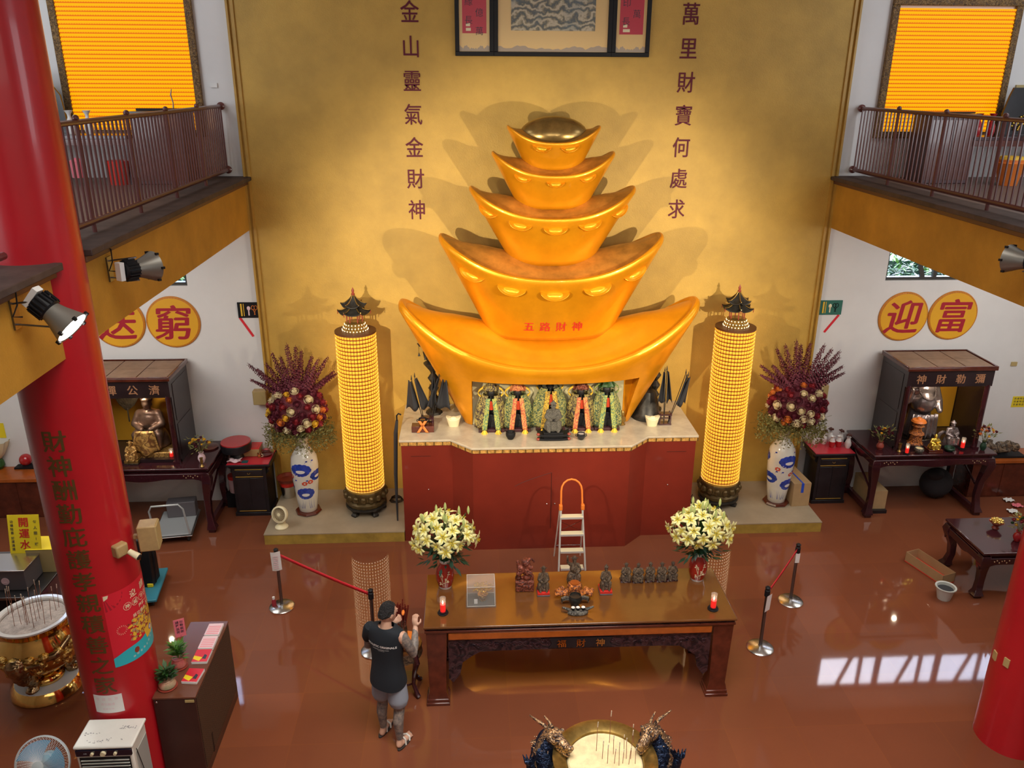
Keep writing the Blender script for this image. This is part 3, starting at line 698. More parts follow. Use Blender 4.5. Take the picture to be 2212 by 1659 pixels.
for i, (z0, a0, b0, a1, b1, zf, zt, zc, rr) in enumerate(ING):
    t = thing('gold_ingot', LAB[i], 'ingot', (.02, YI, z0), 0, 'stacked golden ingots in front of the gold wall'); ingots.append(t)
    m = MB(); m.loft(ingot_rings(a0, b0, a1, b1, zf-z0, zt-z0, zc-z0, rr))
    if i == 0:
        me = m.mesh('boat', 30); cut = MB(); cut.prism([(-1.19, -.2), (1.17, -.2), (1.33, .86), (-1.19, .86)], -1.2, -.12)
        cm = cut.mesh('c'); co_ = bpy.data.objects.new('c', cm); COL.objects.link(co_)
        me = baked(me, [('BOOLEAN', dict(object=co_, operation='DIFFERENCE', solver='EXACT'))], 'boat'); bpy.data.objects.remove(co_)
        me.set_sharp_from_angle(angle=radians(30)); me.materials.clear(); link('boat', me, 'ingot', t)
        m = MB(); m.box(-1.18, -.140, .005, 1.16, -.125, .85); obj('niche_backdrop', m, 'backdrop', t)
    else:
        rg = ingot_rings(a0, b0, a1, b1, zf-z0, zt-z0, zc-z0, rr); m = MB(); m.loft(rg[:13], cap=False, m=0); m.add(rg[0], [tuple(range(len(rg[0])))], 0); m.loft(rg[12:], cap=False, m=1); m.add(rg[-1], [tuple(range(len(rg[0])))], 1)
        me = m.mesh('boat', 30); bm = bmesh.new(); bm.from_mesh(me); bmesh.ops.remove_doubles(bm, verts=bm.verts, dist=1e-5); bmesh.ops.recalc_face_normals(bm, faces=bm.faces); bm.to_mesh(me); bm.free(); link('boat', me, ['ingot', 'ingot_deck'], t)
    if i == 4:
        m = MB(); m.ell((0, 0.0, zc-z0-.03), (.48, .29, .25), 40, 14); obj('dome', m, 'dome_gold' if 'dome_gold' in M else 'ingot', t)
    if i in RPOS:
        zf_, zt_ = zf-z0, zt-z0
        def rimz(x): c = min(.999, abs(x)/a1); return zf_+(zt_-zf_)*c**2.1
        for f in RPOS[i]:
            # sit on the flaring front wall a little under the rim
            th = -pi/2+math.asin(max(-1, min(1, f*(.80 if i > 1 else .80)))); sc = (.0, .165, .135, .10, .105)[i]
            s_ = .80 if i != 4 else .78; zr = zf_+(zt_-zf_)*abs(cos(th))**2.1
            a, b = a0+(a1-a0)*s_, b0+(b1-b0)*s_
            P = Vector((a*cos(th), b*sin(th), (zr-rr)*s_-sc*.25)); nx, ny = cos(th)/a, sin(th)/b; ln = sqrt(nx*nx+ny*ny)
            o = link('ingot_relief', RME, None, t, P+Vector((nx/ln, ny/ln, 0))*(.0))
            sl = math.atan2((zt_-zf_)*.9*abs(f)*.9, a1*.7)*(1 if f > 0 else -1)
            o.rotation_euler = (radians(24), -sl, atan2(ny, nx)+pi/2); o.scale = (sc*1.25, sc*1.7, sc*1.0)
    if i == 1:
        m = MB()
        for k, c in enumerate('五路財神'): write(m, c, (-.345+.235*k, 0, .24), .165, bold=.004)
        sliced(m, .02)
        a_, b_ = a0, b0
        out = []
        for x, y, z in m.v:
            s_ = z/(zf-z0-rr); A = a0+(a1-a0)*s_; B = b0+(b1-b0)*s_; c_ = (abs(x)/A)**(1/.9); out.append((x, -B*sqrt(max(0, 1-c_*c_))**.82-.008, z))
        m.v = out; obj('characters', m, 'sign_red', t, fix=False)

# ================================================================ ALTAR
al = thing('altar', 'wide red wooden altar with a pale marble top and angled front, under the ingots', 'altar', (0, 0, 0))
base = [(-2.24, -.045), (-2.24, -1.46), (-1.48, -1.46), (-1.17, -1.77), (1.17, -1.77), (1.48, -1.46), (2.24, -1.46), (2.24, -.045)]
def off(p, d): return [(x*(1+d/2.24), y*(1+d/1.77) if y < -.1 else y) for x, y in p]
m = MB(); m.prism(off(base, .03), 1.70, 1.735, 'z'); obj('marble_top', m, 'marble', al, bev=.006)
m = MB(); m.prism(off(base, .012), 1.64, 1.70, 'z', 0); m.m = 1
for a, b in zip(base[1:], base[2:]):   # tile joints in the band
    d = Vector((b[0]-a[0], b[1]-a[1], 0)); n = max(2, int(d.length/.11))
    for k in range(n):
        p = Vector((a[0], a[1], 1.67))+d*(k/n); q = p.copy(); q.y -= .02 if p.y < -1.46 or True else 0
        m.cbox((p.x*1.008, p.y*1.012-.002, 1.67), (.006, .006, .024))
obj('mosaic_band', m, ['mosaic', 'gold_ink'], al)
m = MB(); m.prism(base, 0, 1.64, 'z', 0); m.m = 1
m.box(.0, -1.775, .35, .006, -1.769, 1.30)
m.tube([(-.55+.55*sin(q*pi/18), -1.772, 1.08+.22*sin(q*pi/18)**.8 if q else 1.08) for q in range(10)], .003, 4)
for x in (-1.95, 1.95): m.box(x-.15, -1.466, 1.46, x+.15, -1.462, 1.464)
obj('cabinet', m, ['altar_red', 'seam'], al)
m = MB()
for x, y, z in ((-.06, -1.78, .78), (.06, -1.78, .78), (-1.85, -1.47, .9), (1.85, -1.47, .9)): m.ell((x, y, z), (.012, .014, .012), 8, 6)
obj('door_knobs', m, 'steel', al)
# ladder
def ladder():
    c = at(1216, 1232, .02); t = thing('step_ladder', 'folding aluminium step ladder with orange handle hoop, leaning before the altar', 'ladder', (.245, -2.62, 0)); H = 1.42; w = .17
    def fy(z): return .0+.42*z/1.3*.9
    m = MB(); pts = [(-w, 0, 0), (-w*.86, fy(.95), .95)]+[(-w*.86*cos(a*pi/10), fy(.95+.28), 0) for a in range(0)]
    for s in (-1, 1):
        m2 = MB(); m2.tube([(s*.20, 0, 0), (s*.155, fy(1.0), 1.0)], .014, 10); obj('rail', m2, 'aluminium', t)
        m2 = MB(); m2.tube([(s*.20, .62, 0), (s*.17, fy(.98)+.02, 1.0)], .011, 8); obj('rear_leg', m2, 'aluminium', t)
        m2 = MB(); m2.cbox((s*.16, fy(1.02), 1.02), (.024, .03, .04)); obj('joint', m2, 'orange_plastic', t, bev=.006)
    m = MB(); m.tube([(-.155, fy(1.0), 1.0), (-.15, fy(1.25), 1.25)]+[(-.15*cos(a*pi/8), fy(1.25+.16*sin(a*pi/8)), 1.25+.16*sin(a*pi/8)) for a in range(1, 8)]+[(.15, fy(1.25), 1.25), (.155, fy(1.0), 1.0)], .014, 10); obj('handle_hoop', m, 'orange_plastic', t)
    for k in range(4):
        z = .16+.24*k; m = MB(); m.box(-.165, fy(z)-.04, z-.012, .165, fy(z)+.07, z+.012); obj('tread', m, 'cream', t, bev=.004)
        m = MB(); m.box(-.168, fy(z)-.042, z-.014, .168, fy(z)-.036, z+.014); obj('tread_edge', m, 'aluminium', t)
    m = MB(); m.tube([(-.17, .42, .55), (.17, .38, .75)], .004, 5); m.tube([(.17, .42, .55), (-.17, .38, .75)], .004, 5); m.tube([(-.19, .52, .25), (.19, .52, .25)], .009, 6); obj('brace', m, 'red_wood', t)
ladder()

# ================================================================ SEATED FIGURES (carved statues)
def blob_seated(hat=1, beard=1, wide=1., arm=0, lotus=False):
    """unit height seated figure: robe over knees, torso, arms, head, hat"""
    m = MB()
    m.lathe([(.30*wide, 0), (.33*wide, .05), (.30*wide, .22), (.24*wide, .34)], 24, sy=.8)
    for s in (-1, 1):
        m.cap((s*.12*wide, .02, .30), (s*.20*wide, -.20, .30), .11, .095); m.cap((s*.20*wide, -.20, .30), (s*.17*wide, -.24, .06), .09, .08)
        m.ell((s*.15, -.29, .03), (.055, .08, .035), 10, 6)
        if arm and s == arm: m.cap((s*.17*wide, 0, .68), (s*.30, -.05, .80), .075, .055); m.cap((s*.30, -.05, .80), (s*.32, -.08, 1.0), .055, .045); m.ell((s*.32, -.08, 1.04), .055, 10, 6)
        else: m.cap((s*.17*wide, 0, .66), (s*.25*wide, -.08, .48), .08, .07); m.cap((s*.25*wide, -.08, .48), (s*.09, -.22, .42), .065, .05); m.ell((s*.08, -.23, .42), .05, 10, 6)
    m.ell((0, 0, .52), (.20*wide, .16, .22), 20, 12); m.ell((0, .0, .66), (.21*wide, .12, .10), 16, 8)
    m.cap((0, 0, .70), (0, -.01, .80), .06, .055); m.ell((0, -.02, .85), (.085, .095, .105), 16, 12)
    m.ell((0, -.115, .845), (.018, .02, .03), 8, 6)
    for s in (-1, 1): m.ell((s*.088, -.01, .85), (.014, .02, .035), 8, 6)
    if beard: m.ell((0, -.10, .74), (.05, .04, .11), 12, 8)
    if hat == 1: m.lathe([(.10, .90), (.105, .93), (.085, .98), (.05, 1.03)], 20, c=(0, -.01, 0)); m.cap((-.16, .02, .93), (.16, .02, .93), .022, .022)
    if hat == 2: m.lathe([(.09, .92), (.13, .94), (.06, 1.0), (.02, 1.06)], 20, c=(0, -.01, 0))
    if hat == 3: m.lathe([(.10, .89), (.12, .95), (.07, 1.0), (.03, 1.0)], 6, c=(0, 0, 0))
    return m
def figure(vox=.016, **k):
    me = fused(blob_seated(**k), vox, 'figure', 2); return me
FIG = [figure(hat=1, beard=1), figure(hat=2, beard=1, wide=.95), figure(hat=3, beard=0), figure(hat=1, beard=1, arm=-1), figure(hat=2, beard=0, wide=1.15)]
def statue(name, label, cat, loc, h, fig, mt, plinth=None, group=None, rz=0, pl_mats=None, wid=1.):
    t = thing(name, label, cat, loc, rz, group); ph = 0
    if plinth:
        ph = plinth[2]; m = MB(); m.box(-plinth[0]/2, -plinth[1]/2, 0, plinth[0]/2, plinth[1]/2, ph*.35, 0); m.box(-plinth[0]*.48, -plinth[1]*.48, ph*.35, plinth[0]*.48, plinth[1]*.48, ph, 1)
        obj('plinth', m, pl_mats or ['red_wood', 'red_wood'], t, bev=.003)
    me = FIG[fig].copy(); me.materials.clear(); me.materials.append(M[mt]); o = link('figure', me, None, t, (0, .0, ph-.002)); o.scale = (h*wid, h*wid, h)
    return t
# ---- five robed deities in the niche
def deity(label, x, y, h, w, cape, stole, trim, crown, arm=0):
    t = thing('robed_deity_statue', label, 'statue', (x, y, 1.735), 0, 'robed deity statues in the niche under the ingots')
    me = FIG[3 if arm else 0].copy(); me.materials.clear(); me.materials.append(M['black_statue']); o = link('figure', me, None, t, (0, .05, .02)); o.scale = (h*.62, h*.62, h*.93)
    m = MB(); m.box(-w*.42, -.16, 0, w*.42, .16, .05); obj('plinth', m, 'dark_wood', t, bev=.005)
    m = MB()   # open-fronted cape hung from the shoulders
    m.grid(lambda u, v: (w*(.53-.26*v**2.6)*(1+.05*sin(u*40)*(1-v*.5))*cos(radians(-70)+radians(320)*u), .04+w*.37*(1-.38*v*v)*sin(radians(-70)+radians(320)*u), .03+(h*.78-.03)*v), 48, 12)
    o = obj('cape', m, cape, t, fix=False); sd = o.modifiers.new('s', 'SOLIDIFY'); sd.thickness = .012
    for s in (-1, 1):
        m = MB(); m.grid(lambda u, v: (s*(.030+.02*h+(1-v)*w*.13)+(u-.5)*w*.15*(1.1-.2*v), -.145-.055*(1-v)-.012*sin(v*9+u*3), .055+(h*.76-.055)*v), 4, 12)
        o = obj('stole', m, stole, t, fix=False); sd = o.modifiers.new('s', 'SOLIDIFY'); sd.thickness = .008
        m = MB(); xx = s*(.030+.02*h+w*.13); m.lathe([(.012, .06), (.022, .05), (.045, .0)], 12, c=(xx, -.20, .0), lobes=6, lobe=.2); obj('tassel', m, 'rose_yellow', t)
        m = MB(); m.grid(lambda u, v: (s*(.09+w*.22*sin(v*pi)), .04+.02*u, h*(.66+.28*v)+(u-.5)*.03), 2, 10); o = obj('ribbon', m, trim, t, fix=False); sd = o.modifiers.new('s', 'SOLIDIFY'); sd.thickness = .006
    m = MB(); m.lathe([(.080, h*.86), (.115, h*.89), (.095, h*.94), (.065, h*1.0), (.03, h*1.06), (.008, h*1.12)], 16, c=(0, .05, 0), lobes=8, lobe=.1); m.ell((0, .04, h*.80), (.062, .062, .085), 14, 10, 1)
    for s in (-1, 1): m.ell((s*.10, .05, h*.88), (.03, .02, .045), 8, 6)
    obj('crown', m, [crown, 'black_statue'], t)
    m = MB(); m.grid(lambda u, v: ((u-.5)*.06, -.135+.02*abs(u-.5), h*.50+h*.20*v), 3, 4); o = obj('red_bib', m, 'vermilion', t, fix=False)
D('black_statue', (.018, .017, .018), .45, bump=(30, .4))
deity('leftmost robed deity in the niche, in a dark brocade cape with pale green bands', -.88, -1.09, .72, .47, 'brocade_dark', 'brocade_lime', 'rose_yellow', 'brocade_dark')
deity('second robed deity from the left in the niche, with orange and yellow bands', -.47, -1.09, .72, .46, 'brocade_green', 'brocade_orange', 'rose_yellow', 'brocade_orange')
deity('central and tallest robed deity in the niche, with gold yellow bands', .03, -1.05, .84, .54, 'brocade_green', 'brocade_gold', 'rose_yellow', 'brocade_gold', 1)
deity('second robed deity from the right in the niche, with coral orange bands', .50, -1.09, .72, .46, 'brocade_dark', 'brocade_orange', 'rose_yellow', 'carved_red')
deity('rightmost robed deity in the niche, with green and gold bands and a green crown', .90, -1.09, .76, .46, 'brocade_green', 'brocade_lime', 'brocade_lime', 'leaf')
# seated stone figure on a black stand
ZA = 1.735
t = statue('stone_deity_statue', 'grey stone seated deity on a black curved stand, front centre of the marble top', 'statue', (.04, -1.44, ZA+.13), .44, 1, 'carved_stone')
t = thing('black_display_stand', 'black curved wooden stand under the grey stone deity, with red ends', 'stand', (.04, -1.50, ZA))
m = MB(); m.loft([[(x, -.09, z-.018), (x, .09, z-.018), (x, .09, z+.018), (x, -.09, z+.018)] for x, z in ((-.24, .10), (-.17, .075), (0, .07), (.17, .075), (.24, .10))]); m.box(-.15, -.08, .08, .15, .12, .125); obj('shelf', m, 'black', t, bev=.006)
m = MB(); m.loft([[(x, -.10, z-.014), (x, -.02, z-.014), (x, -.02, z+.014), (x, -.10, z+.014)] for x, z in ((-.24, .028), (-.1, .015), (.1, .015), (.24, .028))]); m.box(-.14, -.07, .01, .14, .07, .06); obj('base', m, 'black', t, bev=.005)
m = MB(); [m.ell((s*.23, -.08, z), (.028, .03, .022), 10, 6) for s in (-1, 1) for z in (.105, .028)]; obj('red_ends', m, 'clay_red', t)
m = MB(); m.lathe([(.05, 0), (.075, .02), (.08, .05), (.07, .09), (.072, .10), (.06, .10), (.05, .06)], 24, cap=True); 
def bowl(name, label, loc, r, h, mt, cat='bowl', ears=False, fill=None, prof=None, foot=None, group=None):
    t = thing(name, label, cat, loc, 0, group); m = MB()
    m.lathe(prof or [(r*.55, 0), (r*.62, h*.08), (r*.95, h*.45), (r, h*.75), (r*.88, h*.95), (r*.92, h), (r*.82, h), (r*.78, h*.85), (r*.5, h*.3), (.001, h*.25)], 28)
    obj('body', m, mt, t)
    if ears:
        m = MB(); [m.tube([(s*r*.85, 0, h*.8), (s*r*1.25, 0, h*.85), (s*r*1.3, 0, h*.6), (s*r*.95, 0, h*.5)], h*.07, 8) for s in (-1, 1)]; obj('handle', m, mt, t)
    if fill: m = MB(); m.lathe([(r*.78, h*.86), (.001, h*.90)], 24); obj('filling', m, fill, t)
    return t
p = at(1103, 948, ZA); bowl('black_jar', 'small black jar on the marble top left of the stone deity', p, .075, .12, 'black', 'jar')
p = at(1255, 949, ZA); bowl('black_censer', 'small black two-eared censer on the marble top right of the stone deity', p, .065, .10, 'black_wood', 'censer', ears=True, fill='ash')
m = MB(); m.lathe([(.05, 0), (.055, .01), (.03, .03), (.06, .07), (.055, .12), (.025, .15), (.035, .18), (.03, .22), (.012, .24)], 20); solo('brown_gourd', m, 'bronze_gold', 'small brown gourd ornament beside the rightmost robed deity', 'gourd', loc=(1.17, -1.02, ZA))
for px, py, lab in ((980, 918, 'cream porcelain ingot on the marble top, left of the niche'), (1408, 917, 'cream porcelain ingot on the marble top, right of the niche')):
    p = at(px, py+2, ZA); t = thing('porcelain_ingot', lab, 'ingot', p, 0, 'cream porcelain ingots on the altar'); m = MB()
    m.loft(ingot_rings(.075, .05, .115, .08, .125, .17, .13, .01, 0, 36)); obj('boat', m, 'cream', t); m = MB(); m.ell((0, 0, .125), (.055, .045, .035), 16, 8); obj('dome', m, 'cream', t)
# bronze lantern pillars, bell, flags
def lantern_pillar(x, label, flip=1):
    t = thing('bronze_lantern_pillar', label, 'pillar', (x, -.42, ZA)); m = MB()
    m.lathe([(.13, 0), (.12, .04), (.05, .07), (.06, .12), (.04, .2), (.075, .27), (.03, .34), (.08, .43), (.03, .51), (.085, .60), (.035, .68), (.05, .72), (.135, .83), (.14, .86), (.06, .89)], 20, lobes=8, lobe=.06); obj('shaft', m, 'bronze_dark', t)
    m = MB(); m.lathe([(.08, .88), (.135, .94), (.15, 1.03), (.13, 1.12), (.15, 1.14), (.05, 1.30), (.015, 1.36)], 6); obj('lantern_house', m, 'bronze_dark', t)
    m = MB()
    for k in range(6):
        a = k*pi/3; c, s = cos(a), sin(a); m.tube([(.14*c, .14*s, 1.13), (.20*c, .20*s, 1.14), (.23*c, .23*s, 1.18)], [.02, .014, .008], 6); m.tube([(.21*c, .21*s, 1.15), (.21*c, .21*s, 1.02)], .003, 4); m.lathe([(.004, 1.03), (.02, .97)], 6, c=(.21*c, .21*s, 0))
    obj('eave_bell', m, 'bronze_dark', t)
D('bronze_dark', (.035, .032, .028), .45, metal=.4, noise=(16, .5))
lantern_pillar(-1.78, 'dark bronze lantern pillar on the altar, left of the ingots'); lantern_pillar(1.80, 'dark bronze lantern pillar mostly hidden behind the right side of the ingots')
def flags(x, y, label, n, sgn):
    t = thing('flag_stand', label, 'flags', (x, y, ZA)); m = MB()
    m.box(-.10, -.06, .0, .10, .06, .025); m.box(-.10, -.06, .16, .10, .06, .185); [m.box(a-.01, b-.01, .02, a+.01, b+.01, .2) for a in (-.085, .085) for b in (-.045, .045)]; m.box(-.10, -.01, .09, .10, .01, .11); obj('rack', m, 'dark_wood', t)
    for k, (dx, h, w_, cr) in enumerate(n):
        m = MB(); m.tube([(dx*.2, 0, .03), (dx, 0, h)], .006, 6); m.lathe([(.012, 0), (.002, .07)], 6, c=(dx, 0, h)); obj('flag_pole', m, 'bronze_dark', t)
        m = MB(); s = 1 if cr > 0 else -1
        def fl(u, v):
            top = Vector((dx, 0, h-.02)); low = Vector((dx*.2+(dx-dx*.2)*.42, 0, .03+(h-.03)*.42)); e = top.lerp(low, v)
            return (e.x+s*w_*u*(.25+.75*v), -.02-.045*sin(u*5+k), e.z-.28*w_*u*v-.04*sin(u*6)*v)
        m.grid(fl, 8, 8); o = obj('black_flag', m, 'cloth_dark', t, fix=False); sd = o.modifiers.new('s', 'SOLIDIFY'); sd.thickness = .006
flags(-1.86, -1.02, 'rack of drooping black flags on the left end of the altar', [(-.22, .80, .20, -1), (-.17, .84, .16, 1), (.10, .86, .10, 1), (.26, .82, .22, 1), (.20, .84, .12, -1)], -1)
flags(1.84, -1.02, 'rack of drooping black flags on the right end of the altar', [(.32, .80, .14, 1), (.28, .84, .10, 1), (-.02, .90, .10, 1), (-.05, .88, .12, -1)], 1)
t = thing('bronze_bell', 'dark bronze bell standing behind the right flag rack', 'bell', (1.62, -.72, ZA)); m = MB(); m.lathe([(.24, 0), (.235, .06), (.20, .10), (.17, .30), (.12, .45), (.03, .50)], 28); obj('body', m, 'bronze_dark', t)
m = MB(); m.tube([(-.04, 0, .48), (-.03, 0, .55), (.03, 0, .55), (.04, 0, .48)], .012, 8); obj('crown_loop', m, 'bronze_dark', t)
# red box with black censer and orange ribbon
p = at(914, 930, ZA); m = MB(); m.box(-.17, -.08, 0, .17, .08, .10); solo('red_wood_box', m, 'red_wood', 'low red wooden box on the left end of the marble top', 'box', loc=p, bev=.005)
q = p+Vector((0, 0, .10)); t = bowl('black_gold_censer', 'small black and gold censer with a crossed orange ribbon, on the low red box', q, .07, .10, 'black', 'censer', ears=True)
m = MB()
for s in (-1, 1):
    m.grid(lambda u, v: (s*(-.05+.12*v)+(u-.5)*.045, -.075-.03*v-(.0 if v < .55 else 0), .09-.18*v), 2, 10)
o = obj('orange_ribbon', m, 'rose_orange', t, fix=False); sd = o.modifiers.new('s', 'SOLIDIFY'); sd.thickness = .004
m = MB(); m.lathe([(.045, .05), (.05, .07), (.045, .09)], 20, c=(0, -.03, 0)); obj('gold_band', m, 'brass', t)
# tall black pole leaning at the altar's left end
t = thing('leaning_pole', 'tall folded black umbrella-like pole leaning on the left end of the altar', 'pole', (-2.38, -1.12, .18)); m = MB(); m.tube([(0, -.02, 0), (.0, .04, .8), (.03, .05, 1.5), (.06, .02, 1.72)], [.012, .03, .032, .02], 8); obj('shaft', m, 'cloth_dark', t)
m = MB(); m.tube([(.06, .02, 1.72), (.06, .02, 1.80), (.09, 0, 1.84), (.13, 0, 1.82)], .012, 8); obj('crook', m, 'black', t)

# ================================================================ TOWERS OF LITTLE LIGHTS
M['dais_bulb'] = mat('dais_bulb', (1, .9, .7), .4, emit=((1., .75, .4), 2.2))
def light_tower(x, y, label, rz):
    t = thing('light_tower', label, 'light tower', (x, y, .18), rz, 'glowing light towers beside the altar'); R = .285
    m = MB(); m.lathe([(.30, .42), (.31, .44), (.31, .465), (R, .47)], 40); m.lathe([(R-.005, .46), (R-.005, 3.03), (.31, 3.035), (.31, 3.065), (.2, 3.07)], 40, m=1); obj('core', m, ['gold_trim', 'niche_back'], t)
    m = MB(); rows, n = 43, 40; pitch = 2.56/rows
    for i in range(rows):
        z = .475+i*pitch
        for j in range(n):
            a0 = 2*pi*(j+.08)/n; a1 = 2*pi*(j+.92)/n; am = (a0+a1)/2
            def P(a, r, zz): return (r*cos(a), r*sin(a), zz)
            r0, r1 = R, R+.02
            z0, z1, zm = z+.006, z+pitch-.006, z+pitch*.40
            v = [P(a0, r1-.004, zm), P(am, r1+.004, zm), P(a1, r1-.004, zm), P(a0, r1-.004, z1), P(am, r1+.004, z1), P(a1, r1-.004, z1), P(a0, r0, z1), P(a1, r0, z1), P(a0, r0+.006, z0), P(am, r0+.012, z0), P(a1, r0+.006, z0), P(a0, r0, zm), P(a1, r0, zm)]
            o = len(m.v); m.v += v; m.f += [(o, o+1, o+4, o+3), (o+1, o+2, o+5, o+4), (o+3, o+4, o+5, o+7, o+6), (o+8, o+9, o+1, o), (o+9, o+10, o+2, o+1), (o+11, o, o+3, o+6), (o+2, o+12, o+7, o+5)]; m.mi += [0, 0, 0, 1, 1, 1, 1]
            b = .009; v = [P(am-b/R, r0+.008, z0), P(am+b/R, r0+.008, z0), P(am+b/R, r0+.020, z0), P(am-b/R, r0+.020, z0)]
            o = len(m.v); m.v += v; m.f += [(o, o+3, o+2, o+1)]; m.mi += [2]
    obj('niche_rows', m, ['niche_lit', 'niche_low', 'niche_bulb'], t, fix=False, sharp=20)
    m = MB(); m.lathe([(.24, .14), (.31, .16), (.325, .22), (.29, .25), (.31, .30), (.325, .40), (.31, .43)], 40, lobes=20, lobe=.015); obj('lotus_base', m, 'bronze_gold_dark', t)
    m = MB()
    for k in range(16):
        a = 2*pi*k/16; m.ell((.315*cos(a), .315*sin(a), .33), (.05, .05, .06), 8, 6)
    obj('lotus_petals', m, 'bronze_gold_dark', t)
    m = MB(); m.lathe([(.30, .10), (.33, .12), (.33, .15), (.28, .16)], 40); obj('base_ring', m, 'bronze_dark', t)
    for k in range(5):
        a = 2*pi*k/5+.3; m = MB(); m.sq([(0, 0, 0, .045, .045), (0, 0, .03, .05, .05), (-.01, 0, .06, .03, .035), (.01, 0, .13, .055, .05)]); o = obj('leg', m, 'bronze_dark', t, bev=.01); o.location = (.27*cos(a), .27*sin(a), 0); o.rotation_euler = (0, 0, a)
    m = MB(); m.lathe([(.19, 3.065), (.19, 3.10), (.17, 3.11), (.17, 3.14), (.15, 3.15), (.15, 3.19), (.13, 3.2)], 32); m.m = 1
    for r, z, n_ in ((.192, 3.085, 24), (.172, 3.125, 22), (.152, 3.17, 18)):
        for k in range(n_): m.ell((r*cos(2*pi*k/n_), r*sin(2*pi*k/n_), z), .009, 6, 4)
    obj('stepped_dais', m, ['bronze_gold', 'dais_bulb'], t)
    m = MB(); [m.tube([(.115*cos(k*pi/3), .115*sin(k*pi/3), 3.18), (.115*cos(k*pi/3), .115*sin(k*pi/3), 3.36)], .009, 6) for k in range(6)]; [m.tube([(.075*cos(k*pi/3), .075*sin(k*pi/3), 3.40), (.075*cos(k*pi/3), .075*sin(k*pi/3), 3.47)], .008, 6) for k in range(6)]; obj('posts', m, 'clay_red', t)
    for z, r, rt, h in ((3.335, .235, .08, .10), (3.44, .185, .012, .17)):
        m = MB()
        for k in range(6):
            a0, a1 = k*pi/3, (k+1)*pi/3
            def rf(u, v):
                rad = r+(rt-r)*v; cu_ = 1-(1-v)**2; ue = abs(2*u-1); zz = z+h*(v**1.6)+.045*(ue**3)*(1-v)**2
                c0 = Vector((cos(a0), sin(a0), 0)); c1 = Vector((cos(a1), sin(a1), 0)); p_ = c0.lerp(c1, u)*rad*(1+.06*ue**3*(1-v)); return (p_.x, p_.y, zz)
            m.grid(rf, 8, 6)
        o = obj('roof', m, 'bronze_dark', t, fix=True); sd = o.modifiers.new('s', 'SOLIDIFY'); sd.thickness = .01
        m = MB()
        for k in range(6):
            a = k*pi/3; m.tube([((r+(rt-r)*v)*(1+.06*(1-v))*cos(a), (r+(rt-r)*v)*(1+.06*(1-v))*sin(a), z+.006+h*v**1.6+.045*(1-v)**2) for v in [q/6 for q in range(7)]], .007, 5)
        obj('roof_ridge', m, 'bronze_gold', t)
    m = MB(); m.lathe([(.02, 3.60), (.03, 3.62), (.015, 3.64), (.022, 3.67), (.003, 3.72)], 12); obj('finial', m, 'clay_red', t)
    m = MB(); m.ell((.04, -.08, 3.40), .016, 8, 6); obj('lamp', m, 'dais_bulb', t)
    m = MB()
    for k in range(6):
        a = k*pi/3; m.tube([(.245*cos(a), .245*sin(a), 3.37), (.245*cos(a), .245*sin(a), 3.32)], .006, 5)
    obj('eave_bell', m, 'clay_red', t)
D('bronze_gold_dark', (.12, .08, .03), .35, metal=.5, noise=(14, .5))
light_tower(-2.91, -.76, 'tall glowing cylindrical light tower with a pagoda top, left of the altar', 0)
light_tower(2.91, -.76, 'tall glowing cylindrical light tower with a pagoda top, right of the altar', radians(24))
m = MB(); R = random.Random(2)
m.tube([(-2.45+.12*cos(a*.8)*(1-a*.01), -.5+.1*sin(a*.8), .19+.002*a) for a in range(30)], .006, 5); solo('power_cable', m, 'black', 'coil of black cable on the step right of the left light tower', 'cable')
m = MB(); m.tube([(2.56, -.5, .19), (2.5, -.6, .19), (2.46, -.75, .19), (2.52, -.9, .19), (2.62, -.95, .19)], .007, 5); solo('power_cable', m, 'black', 'black cable on the step left of the right light tower', 'cable')

